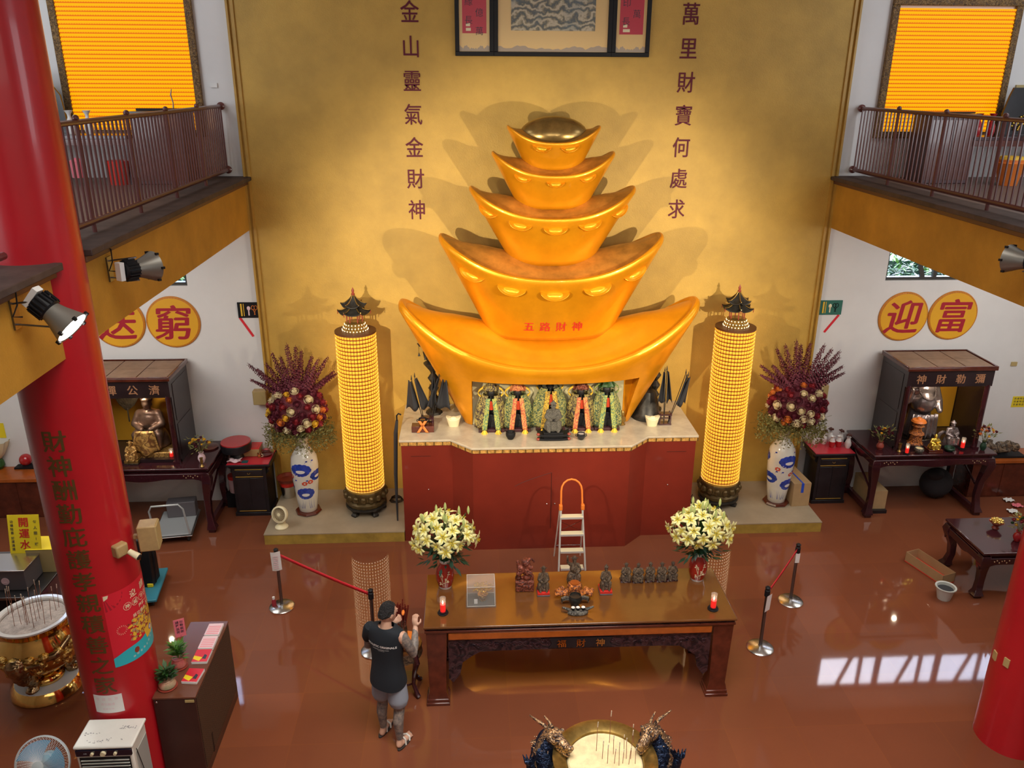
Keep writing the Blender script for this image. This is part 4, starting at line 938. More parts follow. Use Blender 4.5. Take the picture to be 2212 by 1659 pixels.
# ================================================================ BIG VASES AND BOUQUETS
def big_vase(x, y, label, rz):
    t = thing('porcelain_floor_vase', label, 'vase', (x, y, .18), rz, 'large blue and white lotus vases'); 
    m = MB(); m.lathe([(.20, 0), (.215, .02), (.20, .045)], 8); obj('wooden_stand', m, 'red_wood', t)
    prof = [(.135, .045), (.145, .06), (.175, .30), (.205, .60), (.218, .85), (.20, 1.0), (.14, 1.10), (.09, 1.17), (.085, 1.25), (.11, 1.33), (.12, 1.35), (.10, 1.35), (.07, 1.25)]
    m = MB(); m.lathe(prof, 40); obj('body', m, 'porcelain', t)
    def rad(z):
        for (r0, z0), (r1, z1) in zip(prof, prof[1:]):
            if z0 <= z <= z1: return r0+(r1-r0)*(z-z0)/(z1-z0)
        return .1
    def paint(mm): mm.v = [((rad(z)+.002+y_)*sin(x_/.2), -(rad(z)+.002+y_)*cos(x_/.2), z) for x_, y_, z in mm.v]; return mm
    def disc(mm, cx, cz, rx, rz_, n=14, lift=0., mi=None):
        rg = [[(cx+rx*f*cos(2*pi*k/n), lift, cz+rz_*f*sin(2*pi*k/n)) for k in range(n)] for f in (1., .66, .33, .02)]; mm.loft(rg, cap=False, m=mi)
    m = MB()
    for cx, cz, q in ((-.03, .82, 1), (.02, .40, .95), (.24, .7, .8), (-.34, .5, .9), (.45, .42, .9), (-.5, .85, .9)):
        for k in range(7): a = pi*k/6; disc(m, cx+.115*q*cos(a), cz+.07*q*sin(a)+.01, .052*q, .045*q)
        disc(m, cx, cz-.02, .14*q, .075*q)
    paint(m); obj('blue_lotus', m, 'cobalt', t, fix=False)
    m = MB()
    for cx, cz, q in ((-.03, .82, 1), (.02, .40, .95), (.24, .7, .8), (-.34, .5, .9), (.45, .42, .9), (-.5, .85, .9)): disc(m, cx, cz-.01, .07*q, .030*q, lift=.0015)
    paint(m); obj('lotus_heart', m, 'ceramic', t, fix=False)
    m = MB(); R = random.Random(int(x*10))
    for k in range(26):
        x0 = R.uniform(-.6, .6); m.add([(x0, 0, .13), (x0+.007, 0, .13), (x0+R.uniform(-.05, .05), 0, R.uniform(.22, .36))], [(0, 1, 2)])
    for k in range(14):
        x0 = R.uniform(-.6, .6); z0 = R.choice((.62, .95, 1.12)); m.add([(x0, 0, z0), (x0+.006, 0, z0), (x0+.04, 0, z0+.06)], [(0, 1, 2)]); disc(m, x0+.03, z0+.03, .02, .012, 8)
    paint(m); obj('blue_grass', m, 'cobalt', t, fix=False)
    m = MB()
    for cx, cz in ((.11, .62), (.02, .60), (-.2, .70)):
        for k in range(7): a = 2*pi*k/7; disc(m, cx+.03*cos(a), cz+.025*sin(a), .018, .012, 8)
    paint(m); obj('red_fish', m, 'vermilion', t, fix=False)
    return t
big_vase(-3.85, -.77, 'large blue and white lotus vase on the left step, next to the light tower', 0)
big_vase(3.89, -.80, 'large blue and white lotus vase on the right step, beside the cardboard box', radians(25))
def rose_mesh():
    m = MB()
    m.ell((0, 0, 0), (.5, .5, .42), 8, 5)
    for ring, (r, n, t) in enumerate(((.28, 4, .5), (.5, 5, .28), (.72, 6, .05))):
        for k in range(n):
            a = 2*pi*k/n+ring*.6; c, s = cos(a), sin(a)
            m.grid(lambda u, v: ((r*(1+.15*v))*cos(a+(u-.5)*1.5), (r*(1+.15*v))*sin(a+(u-.5)*1.5), -.1+t*.4+.55*v-.25*(2*u-1)**2*v-.12*ring), 4, 2)
    return m.mesh('rose', 60, fix=False)
ROSE = {}
for c in ('rose_red', 'rose_orange', 'rose_yellow', 'rose_cream', 'burgundy', 'leaf'):
    me = rose_mesh(); me.materials.append(M[c]); ROSE[c] = me
def face(o, d, roll=0.):
    o.rotation_mode = 'QUATERNION'; o.rotation_quaternion = Vector(d).to_track_quat('Z', 'Y') @ Matrix.Rotation(roll, 3, 'Z').to_quaternion()
def big_bouquet(x, y, label, seed, dx):
    R = random.Random(seed); t = thing('dried_flower_bouquet', label, 'bouquet', (x, y, 1.45), 0, 'large dried flower bouquets in the lotus vases'); CZ = .50
    for k in range(96):
        g = (k+.5)/96; ph = math.acos(1-1.75*g); a = k*2.39996; d = Vector((sin(ph)*cos(a), sin(ph)*sin(a), cos(ph)))
        c = R.choice(('burgundy', 'burgundy', 'rose_red', 'rose_cream', 'rose_orange', 'rose_yellow' if seed == 1 else 'rose_cream', 'burgundy', 'rose_cream', 'rose_red'))
        o = link('rose', ROSE[c], None, t, (dx+d.x*.44, d.y*.40, CZ+d.z*.38)); o.scale = (R.uniform(.062, .08)*(1.2 if c == 'rose_cream' else 1),)*3
        face(o, d, R.uniform(0, 6))
    m = MB(); m.ell((dx, 0, CZ), (.40, .36, .35), 20, 12)
    for k in range(700):
        g = R.random(); ph = math.acos(1-1.8*g); a = R.uniform(0, 6.283); d = Vector((sin(ph)*cos(a), sin(ph)*sin(a), cos(ph))); s = R.uniform(.015, .03); p = Vector((dx, 0, CZ))+Vector((d.x*.45, d.y*.41, d.z*.40)); q = Vector((R.uniform(-1, 1), R.uniform(-1, 1), R.uniform(-1, 1))).normalized(); e = d.cross(q)
        m.add([p-e*s, p+q*s*.5, p+e*s, p+d*s], [(0, 1, 2, 3)])
    obj('filler_blossom', m, 'burgundy', t, fix=False, sharp=180)['kind'] = 'stuff'
    for k in range(14):
        a = radians(-78+156*k/13+R.uniform(-5, 5)); L = R.uniform(.72, 1.0)*(1-.18*abs(sin(a))); yy = R.uniform(-.25, .2)
        d = Vector((sin(a)*.75+.05*dx, yy, cos(a)*.9+.25)).normalized(); b = Vector((dx+sin(a)*.12, 0, CZ+.2))
        m = MB(); m.tube([b, b+d*L*.5, b+d*L+Vector((0, 0, .02))], [.008, .006, .003], 5)
        for j in range(150):
            f = .12+.86*(j/150); rr = .072*(1-f*.75)*R.uniform(.6, 1.2); ang = j*2.4; p = b+d*L*f; q = Vector((cos(ang), sin(ang), .3)); q = (q-d*q.dot(d)*.6).normalized(); s = .034*(1.2-f*.7)*R.uniform(.6, 1.25); e = d.cross(q)*s*.8
            c = p+q*rr; m.add([c-e, c+q*s*.9, c+e, c+d*s], [(0, 1, 2, 3), (0, 2, 3)])
        obj('flower_spike', m, 'burgundy', t, fix=False, sharp=180)
    m = MB()
    for k in range(3000):
        a = R.uniform(0, 6.283); r = sqrt(R.random())*.56; z = .30-.10*r*R.random()-R.uniform(0, .36)*(.5+r); p = Vector((dx*.6+r*cos(a), r*sin(a)*.75, z)); s = R.uniform(.014, .03)
        q = Vector((R.uniform(-1, 1), R.uniform(-1, 1), R.uniform(-.5, 1))).normalized(); e = q.cross(Vector((.3, .7, .2))).normalized(); m.add([p, p+q*s+e*s*.5, p+q*s*2, p+q*s-e*s*.5], [(0, 1, 2, 3)])
    for k in range(70):
        a = 2*pi*k/70+R.uniform(-.05, .05); r = R.uniform(.35, .66); m.tube([(dx*.3, 0, -.05), (dx*.6+r*.5*cos(a), r*.4*sin(a), .2), (dx*.6+r*cos(a), r*.75*sin(a), R.uniform(-.05, .3))], .003, 3, cap=False)
    obj('foliage', m, 'foliage', t, fix=False, sharp=180)['kind'] = 'stuff'
big_bouquet(-3.85, -.75, 'large dried bouquet of burgundy spikes and mixed roses in the left lotus vase', 1, -.04)
big_bouquet(3.90, -.80, 'large dried bouquet of burgundy spikes and cream roses in the right lotus vase', 2, .13)
# desk fan, bucket stack and box on the steps
t = thing('desk_fan', 'small cream desk fan on the front corner of the left step', 'fan', (-4.18, -1.27, .18), radians(-20)); m = MB(); m.lathe([(.10, 0), (.105, .02), (.07, .05), (.04, .07)], 24); m.sq([(0, .04, .05, .03, .03), (0, .07, .16, .03, .035), (0, .04, .24, .03, .04)]); obj('base', m, 'cream', t, bev=.006)
m = MB(); m.lathe([(.125, -.04), (.135, -.02), (.135, .02), (.11, .03), (.11, -.03)], 32, cap=False); X = Matrix.Translation((0, -.02, .24)) @ Matrix.Rotation(radians(72), 4, 'X'); m.v = [tuple(X @ Vector(v)) for v in m.v]; obj('housing', m, 'cream', t)
m = MB(); m.X = X; m.lathe([(.11, -.02), (.11, -.015)], 28); obj('blades', m, 'cream_dark', t)
m = MB(); m.X = X
for k in range(12): a = pi*k/12; m.tube([(.118*cos(a), .118*sin(a), .034), (-.118*cos(a), -.118*sin(a), .034)], .0018, 4)
m.lathe([(.025, .03), (.02, .04)], 12); obj('grille', m, 'cream', t)
m = MB(); m.X = X; m.lathe([(.06, -.10), (.08, -.04)], 20); obj('motor_cap', m, 'cream', t)
for k, (mt, r0, r1, h, z, lab) in enumerate((('steel', .10, .13, .22, 0, 'stainless steel bucket on the left step behind the big vase'), ('red_plastic', .105, .135, .16, .13, 'red bucket nested in the steel bucket behind the left vase'), ('clay_red', .15, .17, .06, .30, 'round brown tray resting on the nested buckets behind the left vase'))):
    m = MB(); m.lathe([(r0, 0), (r1, h), (r1+.008, h+.006), (r1-.01, h), (r0-.008, .012)], 28); solo('bucket' if k < 2 else 'round_tray', m, mt, lab, 'bucket' if k < 2 else 'tray', loc=(-4.27, -.25, .182+z))
t = thing('cardboard_box', 'tall cardboard box with blue tape standing on the right step behind the vase', 'box', (4.22, -.62, .18), radians(4)); m = MB(); m.box(-.15, -.34, 0, .15, .42, .42); obj('carton', m, 'cardboard', t, bev=.004)
m = MB(); m.box(-.02, -.343, .25, .025, -.340, .42); m.box(-.012, -.34, .42, .014, .42, .423); obj('blue_tape', m, 'blue_tape', t)
# ================================================================ ALTAR TABLES WITH CURVED LEGS
def curved_table(label, x0, x1, y0, y1, H, mt='dark_wood', studs=True, name='altar_table', stretcher=True):
    t = thing(name, label, 'table', ((x0+x1)/2, (y0+y1)/2, 0)); w, d = (x1-x0)/2, (y1-y0)/2
    m = MB(); m.box(-w, -d, H-.035, w, d, H); obj('tabletop', m, mt, t, bev=.01)
    m = MB(); m.box(-w+.05, -d+.04, H-.09, w-.05, d-.04, H-.035); obj('waist', m, mt, t)
    def apron(L, z1):
        n = 28; top = [(-L, z1), (L, z1)]; bot = []
        for i in range(n+1):
            u = 1-i/n; x = -L+2*L*u; e = min(1, (1-abs(2*u-1))*4); zz = z1-.10-.10*(1-e)**2-.035*max(0, cos((2*u-1)*pi*1.5))
            bot.append((x, zz))
        return [(-L, z1)]+[(x, z) for x, z in reversed(bot)]+[(L, z1)]
    for s in (-1, 1):
        m = MB(); m.prism(apron(w-.03, H-.09), s*(d-.05), s*(d-.005)); obj('apron', m, mt, t, bev=.008)
        m = MB(); m.prism(apron(d-.05, H-.09), s*(w-.05), s*(w-.005), 'x'); obj('side_apron', m, mt, t, bev=.008)
    for sx in (-1, 1):
        for sy in (-1, 1):
            m = MB(); k = H/1.15
            m.sq([(sx*(w-a), sy*(d-a), z*k, h, h) for a, z, h in ((.09, 0, .055), (.09, .05, .055), (.085, .06, .075), (.10, .16, .05), (.12, .35, .045), (.11, .60, .05), (.075, .80, .065), (.055, .93, .07), (.07, 1.06, .06))]); obj('leg', m, mt, t, bev=.012)
    if stretcher:
        for sx in (-1, 1):
            m = MB(); m.box(sx*(w-.13)-.03, -d+.12, .04, sx*(w-.13)+.03, d-.12, .14); m.tube([(sx*(w-.11), -d+.12, .45*H/1.15), (sx*(w-.11), d-.12, .85*H/1.15)], .02, 6); obj('stretcher', m, mt, t)
    m = MB()
    for q in range(7):
        for s in (-1, 1): m.ell((s*(w-.18-.035*q), -d+.0, H-.135+.02*sin(q*2.2)), (.010, .006, .010), 6, 4)
    obj('inlay', m, 'steel' if not studs else 'inlay', t); return t
D('inlay', (.8, .6, .35), .2, metal=.6)
curved_table('long dark lacquered altar table with curved legs, under the left shrine cabinet', -7.28, -5.24, -1.12, -.08, 1.155)
curved_table('long dark lacquered altar table with curved legs, under the right shrine cabinet', 5.28, 7.32, -1.12, -.08, 1.155)
def shrine(xc, label, text, lab2):
    t = thing('shrine_cabinet', label, 'cabinet', (xc, 0, 1.157), 0); w = .70; y0, y1 = -.93, -.10; H = 1.42
    m = MB(); m.box(-w, y0+.05, 0, w, y1, .05); m.box(-w, y1-.03, .05, w, y1, H-.06); obj('carcass', m, 'shrine_wood', t)
    for s in (-1, 1):
        m = MB(); xa, xb = sorted((s*w, s*(w-.03))); m.box(xa, y0+.04, .05, xb, y1-.03, H-.06); m.box(min(s*w, s*(w+.006)), y0+.12, .10, max(s*w, s*(w+.006)), y1-.08, .62); m.box(min(s*w, s*(w+.006)), y0+.12, .68, max(s*w, s*(w+.006)), y1-.08, H-.14); obj('side_panel', m, 'shrine_wood', t)
        m = MB(); m.tube([(s*(w-.05), y0+.03, 0), (s*(w-.05), y0+.03, H-.30)], .04, 14); m.box(s*(w-.05)-.05, y0-.02, 0, s*(w-.05)+.05, y0+.09, .04); obj('front_post', m, 'dark_wood', t)
    m = MB(); m.box(-w+.04, y1-.034, .06, w-.04, y1-.031, H-.08); obj('gold_back', m, 'shrine_gold', t)
    m = MB(); m.box(-w, y0, H-.32, w, y0+.04, H-.05); obj('lintel', m, 'shrine_wood', t)
    m = MB(); m.box(-w-.03, y0-.03, H-.05, w+.03, y1+.02, H); m.box(-w-.03, y0-.03, H, w+.03, y0, H+.02); m.box(-w-.03, y1, H, w+.03, y1+.02, H+.02); [m.box(min(s*(w+.03), s*w), y0, H, max(s*(w+.03), s*w), y1, H+.02) for s in (-1, 1)]; obj('cornice', m, 'red_wood', t, bev=.006)
    m = MB()
    for i in range(3):
        for j in range(2): m.box(-w+.02+i*.46, y0+.02+j*.40, H, -w+.46+i*.46, y0+.40+j*.40, H+.006)
    obj('roof_boards', m, 'roof_board', t)
    m = MB()
    for k, c in enumerate(text): brush(m, c, (-.48+.32*k, y0-.004, H-.19), .165, .02)
    obj('lettering', m, 'carved_letter', t, fix=False); return t
D('carved_letter', (.42, .20, .10), .4)
shrine(-6.42, 'dark shrine cabinet reading 師禪公濟, on the left altar table with a seated monk inside', '師禪公濟', '')
shrine(6.40, 'dark shrine cabinet reading 神財勒彌, on the right altar table with a pot-bellied figure inside', '神財勒彌', '')
# statue in the left shrine: seated monk with a fan
ZT = 1.157
t = statue('seated_monk_statue', 'seated bronze monk statue with a leaf fan, inside the left shrine cabinet', 'statue', (-6.26, -.50, ZT+.13), .84, 2, 'carved_robe')
m = MB(); m.box(-.34, -.30, -.09, .34, .2, 0); obj('plinth', m, 'carved_gold', t, bev=.01)
m = MB(); m.loft([[(-.30-a*.9, -.05, z+b), (-.30+a, -.05, z), (-.30+a, -.03, z), (-.30-a*.9, -.03, z+b)] for z, a, b in ((.62, .02, 0), (.70, .12, .02), (.82, .20, .05), (.95, .20, .06), (1.03, .10, .05))]); m.tube([(-.27, -.1, .45), (-.29, -.05, .66)], .012, 6); obj('leaf_fan', m, 'bronze', t, bev=.004)
m = MB(); m.grid(lambda u, v: ((u-.5)*(.42-.14*v), -.28-.06*(1-v)+.04*sin(u*9)*(1-v), .02+.34*v-.04*cos((u-.5)*5)*(1-v)), 10, 8); o = obj('robe_front', m, 'carved_gold', t, fix=False); sd = o.modifiers.new('s', 'SOLIDIFY'); sd.thickness = .02
# standing pot-bellied figure
m = MB(); m.lathe([(.22, 0), (.24, .03), (.20, .30), (.18, .5)], 20, sy=.75); m.ell((0, -.06, .60), (.20, .19, .20), 20, 12); m.ell((0, 0, .80), (.23, .14, .13), 16, 8); m.cap((0, 0, .86), (0, -.01, .92), .07, .07); m.ell((0, -.02, 1.0), (.10, .105, .12), 16, 12)
for s in (-1, 1): m.cap((s*.19, 0, .84), (s*.27, -.05, .62), .075, .06); m.ell((s*.09, 0, .97), (.02, .02, .06), 8, 6)
m.cap((.27, -.05, .62), (.22, -.2, .5), .06, .05); m.cap((-.27, -.05, .62), (-.3, -.15, .80), .06, .05); m.ell((-.3, -.16, .85), .06, 10, 6)
me = fused(m, .016, 'figure', 2); me.materials.append(M['carved_silver'])
t = thing('pot_bellied_statue', 'large silvery pot-bellied statue standing inside the right shrine cabinet', 'statue', (6.30, -.42, ZT+.06)); o = link('figure', me, None, t); o.scale = (1.0, 1.0, 1.0)
m = MB(); m.grid(lambda u, v: ((u-.5)*(.46-.05*v), -.20-.05*sin(u*pi)+.02*sin(u*30), .02+.42*v), 20, 4); o = obj('draped_robe', m, 'carved_silver', t, fix=False); sd = o.modifiers.new('s', 'SOLIDIFY'); sd.thickness = .02
m = MB(); m.lathe([(.27, 0), (.30, .02), (.26, .06)], 24, c=(0, 0, -.055)); obj('base', m, 'bronze', t)
m = MB()
for k in range(26): a = pi*k/25; m.ell((.14*cos(a), -.10-.13*sin(a), .86-.16*sin(a)), .018, 6, 4)
obj('prayer_beads', m, 'carved_silver', t)
# items on the right table
def carry(px, py, z): return at(px, py, z)
def candle(label, p, s=1., cat='candle'):
    t = thing('red_glass_candle', label, cat, p, 0, 'red glass candles'); m = MB(); m.lathe([(.055*s, 0), (.06*s, .012*s), (.04*s, .02*s), (.05*s, .03*s)], 20); obj('saucer', m, 'black', t)
    m = MB(); m.lathe([(.027*s, .02*s), (.030*s, .04*s), (.030*s, .12*s)], 18); obj('wax', m, 'candle_red', t)
    m = MB(); m.lathe([(.033*s, .12*s), (.034*s, .20*s), (.031*s, .20*s), (.031*s, .12*s)], 18, cap=False); obj('glass_tube', m, 'glass', t)
    m = MB(); m.lathe([(.004*s, .12*s), (.010*s, .14*s), (.001, .17*s)], 8); obj('flame', m, 'flame', t)
ZB = 1.155
candle('red glass candle on the right altar table, by the left post of the shrine', at(1958, 981, ZB), .9)
candle('red glass candle on the right altar table, near the right post of the shrine', at(2078, 970, ZB), 1.)
candle('red glass candle on the left altar table in front of the monk', at(372, 992, ZB), .9)
t = thing('carved_lantern_tower', 'orange carved two-tier stone-like tower in front of the right shrine statue', 'ornament', at(1975, 962, ZB)); m = MB(); m.lathe([(.13, 0), (.13, .05), (.10, .08), (.09, .20), (.12, .22), (.07, .26), (.06, .34), (.10, .36), (.05, .42)], 20, lobes=8, lobe=.08); obj('body', m, 'orange_carved', t)
m = MB(); m.lathe([(.12, .43), (.10, .46), (.05, .47), (.03, .5)], 20); obj('cap', m, 'orange_plastic', t)
bowl('ash_bowl', 'round grey ash-filled bowl on the right altar table before the orange tower', at(1984, 978, ZB), .075, .09, 'carved_stone', fill='sand')
t = statue('golden_seated_statue', 'small golden laughing figure seated on a dark plinth, right altar table', 'statue', at(2015, 975, ZB), .24, 4, 'gold', plinth=(.24, .18, .06), wid=1.1)
t = statue('silver_seated_statue', 'silvery seated figure with a coiled beast, right altar table beside the golden figure', 'statue', at(2050, 960, ZB), .40, 1, 'carved_silver', plinth=(.26, .2, .02))
m = MB(); m.tube([(-.10+.08*cos(a*.6), .05, .12+.09*sin(a*.6)) for a in range(10)], .03, 8); obj('coiled_beast', m, 'carved_silver', t)
bowl('green_bowl', 'dark green bowl on the right altar table before the silver figure', at(2050, 974, ZB), .085, .07, 'leaf_dark')
def small_vase_flowers(label, lab2, p, r, h, mt, cols, seed, spread=.17, vname='small_vase'):
    t = thing(vname, label, 'vase', p); m = MB(); m.lathe([(r*.6, 0), (r, h*.35), (r*.9, h*.6), (r*.5, h*.85), (r*.7, h), (r*.6, h), (r*.4, h*.85)], 20); obj('body', m, mt, t)
    R = random.Random(seed); b = thing('small_bouquet', lab2, 'bouquet', Vector(p)+Vector((0, 0, h)))
    for k in range(16):
        a = k*2.4; rr = spread*sqrt((k+.5)/16); o = link('blossom', ROSE[R.choice(cols)], None, b, (rr*cos(a), rr*sin(a)*.7, .08+spread*.9-(rr/spread)**2*.10+R.uniform(-.02, .03))); s = R.uniform(.022, .036); o.scale = (s, s, s); face(o, (cos(a)*rr*3, sin(a)*rr*3-.3, .8))
    m = MB()
    for k in range(60):
        a = R.uniform(0, 6.28); rr = R.uniform(.2, 1)*spread*1.1; z = R.uniform(.0, .2)+.03; p_ = Vector((rr*cos(a), rr*sin(a)*.7, z)); q = Vector((cos(a), sin(a), R.uniform(-.2, 1.4))).normalized(); e = q.cross(Vector((0, 0, 1))).normalized(); s = R.uniform(.02, .04); m.add([p_, p_+q*s+e*s*.4, p_+q*s*2.2, p_+q*s-e*s*.4], [(0, 1, 2, 3)])
    for k in range(9): a = k*.7; m.tube([(0, 0, -.05), (spread*.4*cos(a), spread*.3*sin(a), .12)], .003, 4)
    obj('leaves', m, 'foliage', b, fix=False)
small_vase_flowers('small brown pot holding flowers at the left end of the right altar table', 'yellow and burgundy flowers in the brown pot, right altar table', at(1900, 970, ZB), .06, .14, 'clay_red', ['rose_yellow', 'burgundy', 'burgundy'], 4)
small_vase_flowers('dark green vase at the right end of the right altar table', 'orange and burgundy flowers in the green vase, right of the right shrine', at(2122, 972, ZB), .05, .16, 'leaf_dark', ['rose_orange', 'rose_yellow', 'burgundy'], 5)
small_vase_flowers('pale pink vase at the right end of the left altar table', 'yellow and burgundy flowers in the pink vase, left altar table', at(437, 998, ZB), .06, .17, 'pink_pale', ['rose_yellow', 'rose_yellow', 'burgundy'], 6)
for px, py, lab in ((1942, 976, 'small dark vase with metal studs on the right altar table beside the left post'), (437, 1008, 'small brass candlestick in front of the pink vase, left altar table')):
    m = MB(); m.lathe([(.03, 0), (.035, .01), (.012, .04), (.025, .08), (.02, .13), (.03, .15)], 14); solo('small_candlestick', m, 'bronze_gold', lab, 'candlestick', loc=at(px, py, ZB))
t = statue('small_white_deity', 'small pale and gold seated deity at the left of the left altar table', 'statue', at(288, 1000, ZB), .30, 0, 'carved_gold', plinth=(.22, .16, .07), pl_mats=['bronze', 'bronze_gold'])
for px, lab in ((306, 'white lotus-shaped cup left of its pair on the left altar table'), (334, 'white lotus-shaped cup right of its pair on the left altar table')):
    t = bowl('white_cup', lab, at(px, 990, ZB), .04, .07, 'ceramic', 'cup'); m = MB(); m.lathe([(.06, 0), (.065, .01), (.05, .015)], 20); obj('saucer', m, 'ceramic', t)
bowl('glass_offering_bowl', 'bronze offering bowl behind the candle on the left altar table', at(365, 978, ZB), .085, .12, 'bronze_gold', ears=True)
# round red-lidded drum table and low stool behind the left table
t = thing('round_drum', 'black round drum with a red top at the back of the left side cabinet', 'drum', (-5.03, -.30, .965)); m = MB(); m.lathe([(.12, 0), (.10, .06), (.16, .10), (.24, .13), (.25, .24), (.24, .26)], 32); obj('body', m, 'black_wood', t)
m = MB(); m.lathe([(.24, .26), (.235, .275)], 32); obj('red_top', m, 'lacquer', t)
m = MB(); m.lathe([(.14, 0), (.15, .02), (.13, .03)], 24); solo('brown_tray', m, 'red_wood', 'round brown tray at the back of the left altar table, beside the pink vase', 'tray', loc=(-5.45, -.35, 1.157))
# side cabinets
def side_cabinet(xc, label):
    t = thing('side_cabinet', label, 'cabinet', (xc, -.31, 0)); w, d, H = .27, .25, .96
    m = MB(); m.box(-w, -d, .06, w, d, H-.06); m.box(-w-.02, -d-.01, 0, w+.02, d, .06); obj('carcass', m, 'black_wood', t, bev=.004)
    m = MB(); m.box(-.35, -.29, H-.05, .35, .29, H-.015); [m.prism([(s*.35, H-.05), (s*.27, H-.05), (s*.27, H-.22), (s*.31, H-.17), (s*.30, H-.12), (s*.34, H-.10)], -.2, .2) for s in (-1, 1)]; obj('top_board', m, 'black_wood', t, bev=.004)
    m = MB(); m.box(-.335, -.275, H-.015, .335, .275, H-.004); obj('red_surface', m, 'red_top', t)
    m = MB(); m.box(-w+.06, -d-.01, H-.22, w-.06, -d, H-.13); dr = obj('drawer', m, 'black_wood', t, bev=.003); m = MB(); m.tube([(-.02, -d-.012, H-.17), (-.015, -d-.025, H-.185), (.015, -d-.025, H-.185), (.02, -d-.012, H-.17)], .003, 5); obj('handle', m, 'gold_trim', dr)
    for s in (-1, 1):
        m = MB(); xa, xb = sorted((s*.005, s*(w-.05))); m.box(xa, -d-.008, .12, xb, -d, H-.27); obj('door', m, 'black_wood', t, bev=.003)
    m = MB(); [m.box(-w+.05, -d-.012, z, w-.05, -d-.0, z+.006) for z in (H-.245, H-.115, .09)]; obj('gold_lines', m, 'gold_trim', t); return t
side_cabinet(-4.80, 'black side cabinet with a red top, right of the left altar table'); side_cabinet(4.90, 'black side cabinet with a red top holding small vases, beside the right altar table')
ZS = .957
t = thing('lidded_tub', 'yellow-green box with a red lid on the left side cabinet', 'box', (-4.80, -.20, ZS)); m = MB(); m.sq([(0, 0, 0, .12, .11), (0, 0, .14, .14, .13)]); obj('tub', m, 'beige_plate', t, bev=.01); m = MB(); m.box(-.14, -.13, .14, .14, .13, .155, 0); m.box(-.11, -.10, .155, .11, .10, .160, 0); obj('lid', m, 'red_plastic', t, bev=.008)
m = MB(); m.lathe([(.10, 0), (.115, .035), (.108, .035), (.095, .01)], 28); solo('round_tray', m, 'tray_red', 'round dark red tray on the left side cabinet', 'tray', loc=(-4.585, -.25, ZS))
t = bowl('red_mug', 'small orange-red mug on the left side cabinet beside the lidded tub', (-4.66, -.34, ZS), .035, .08, 'orange_carved', 'mug', prof=[(.03, 0), (.035, .02), (.035, .08), (.03, .08), (.028, .01)]); m = MB(); m.tube([(.03, -.01, .065), (.06, -.02, .06), (.06, -.02, .025), (.032, -.01, .02)], .006, 6); obj('handle', m, 'cream', t)
m = MB(); m.lathe([(.035, 0), (.045, .04), (.04, .04)], 18); solo('pink_cup', m, 'pink', 'small pink cup behind the mug on the left side cabinet', 'cup', loc=(-4.60, -.10, ZS))
m = MB(); m.grid(lambda u, v: ((u-.5)*.20*(1+.2*sin(v*7)), (v-.5)*.12, .02+.02*sin(u*8)*cos(v*6)+.015), 10, 6); o = solo('crumpled_cloth', m, 'pink_pale', 'crumpled white and purple cloth at the front left of the left side cabinet', 'cloth', loc=(-5.02, -.50, ZS), fix=False); sd = o.modifiers.new('s', 'SOLIDIFY'); sd.thickness = .01
m = MB(); m.box(-.05, -.05, 0, .05, .05, .006); solo('green_cloth', m, 'teal_dark' if 'teal_dark' in M else 'teal', 'small dark teal cloth on the front of the left side cabinet', 'cloth', loc=(-4.86, -.50, ZS), bev=.003)
def vase_s(label, x, y, body, top, fl, h=.20):
    t = thing('small_vase', label, 'vase', (x, y, ZS), 0, 'small vases on the right side cabinet'); m = MB(); m.lathe([(.035, 0), (.055, h*.3), (.05, h*.55)], 18, cap=True); m.lathe([(.05, h*.55), (.03, h*.8), (.028, h*.9), (.04, h), (.034, h), (.022, h*.9)], 18, m=1, cap=False); obj('body', m, [body, top], t)
    if fl:
        m = MB(); R = random.Random(int(x*100))
        for k in range(12): a = k*2.4; rr = .04*sqrt(k/12); m.ell((rr*cos(a), rr*sin(a), h+.04+R.uniform(-.01, .01)), (.018, .018, .012), 7, 4)
        m.tube([(0, 0, h*.8), (0, 0, h+.04)], .004, 4); obj('dried_flowers', m, 'red_wood', t)
vs = [(4.66, -.22, 'white', 'white', 1, 'white vase with red dried flowers, back left of the right side cabinet'), (4.76, -.14, 'ceramic', 'ceramic', 0, 'plain white vase, second along the back of the right side cabinet'), (4.85, -.20, 'ceramic', 'ceramic', 1, 'white vase with red dried flowers in the middle of the right side cabinet'),
      (4.99, -.12, 'ceramic', 'ceramic', 1, 'white vase with dried flowers behind the two maroon vases'), (4.93, -.34, 'lacquer', 'ceramic', 0, 'left one of two maroon vases with white mouths, right side cabinet'), (5.05, -.33, 'lacquer', 'ceramic', 0, 'right one of two maroon vases with white mouths, right side cabinet'),
      (5.14, -.20, 'ceramic', 'ceramic', 1, 'white vase with dried flowers at the right end, rear one of the pair'), (5.19, -.38, 'white', 'ceramic', 1, 'white vase with dried flowers at the right end, front one of the pair')]
for x, y, b, tp, fl, lab in vs: vase_s(lab, x, y, b, tp, fl)
t = thing('plastic_jar', 'clear plastic jar with a red lid on the floor between left table and cabinet', 'jar', (-5.17, -.16, .0)); m = MB(); m.lathe([(.09, .25), (.10, .28), (.10, .5)], 18); obj('jar', m, 'pink_pale', t); m = MB(); m.lathe([(.105, .5), (.105, .56)], 18); obj('lid', m, 'candle_red' if False else 'red_plastic', t); m = MB(); m.box(-.13, -.11, 0, .13, .11, .25); obj('crate', m, 'black', t)
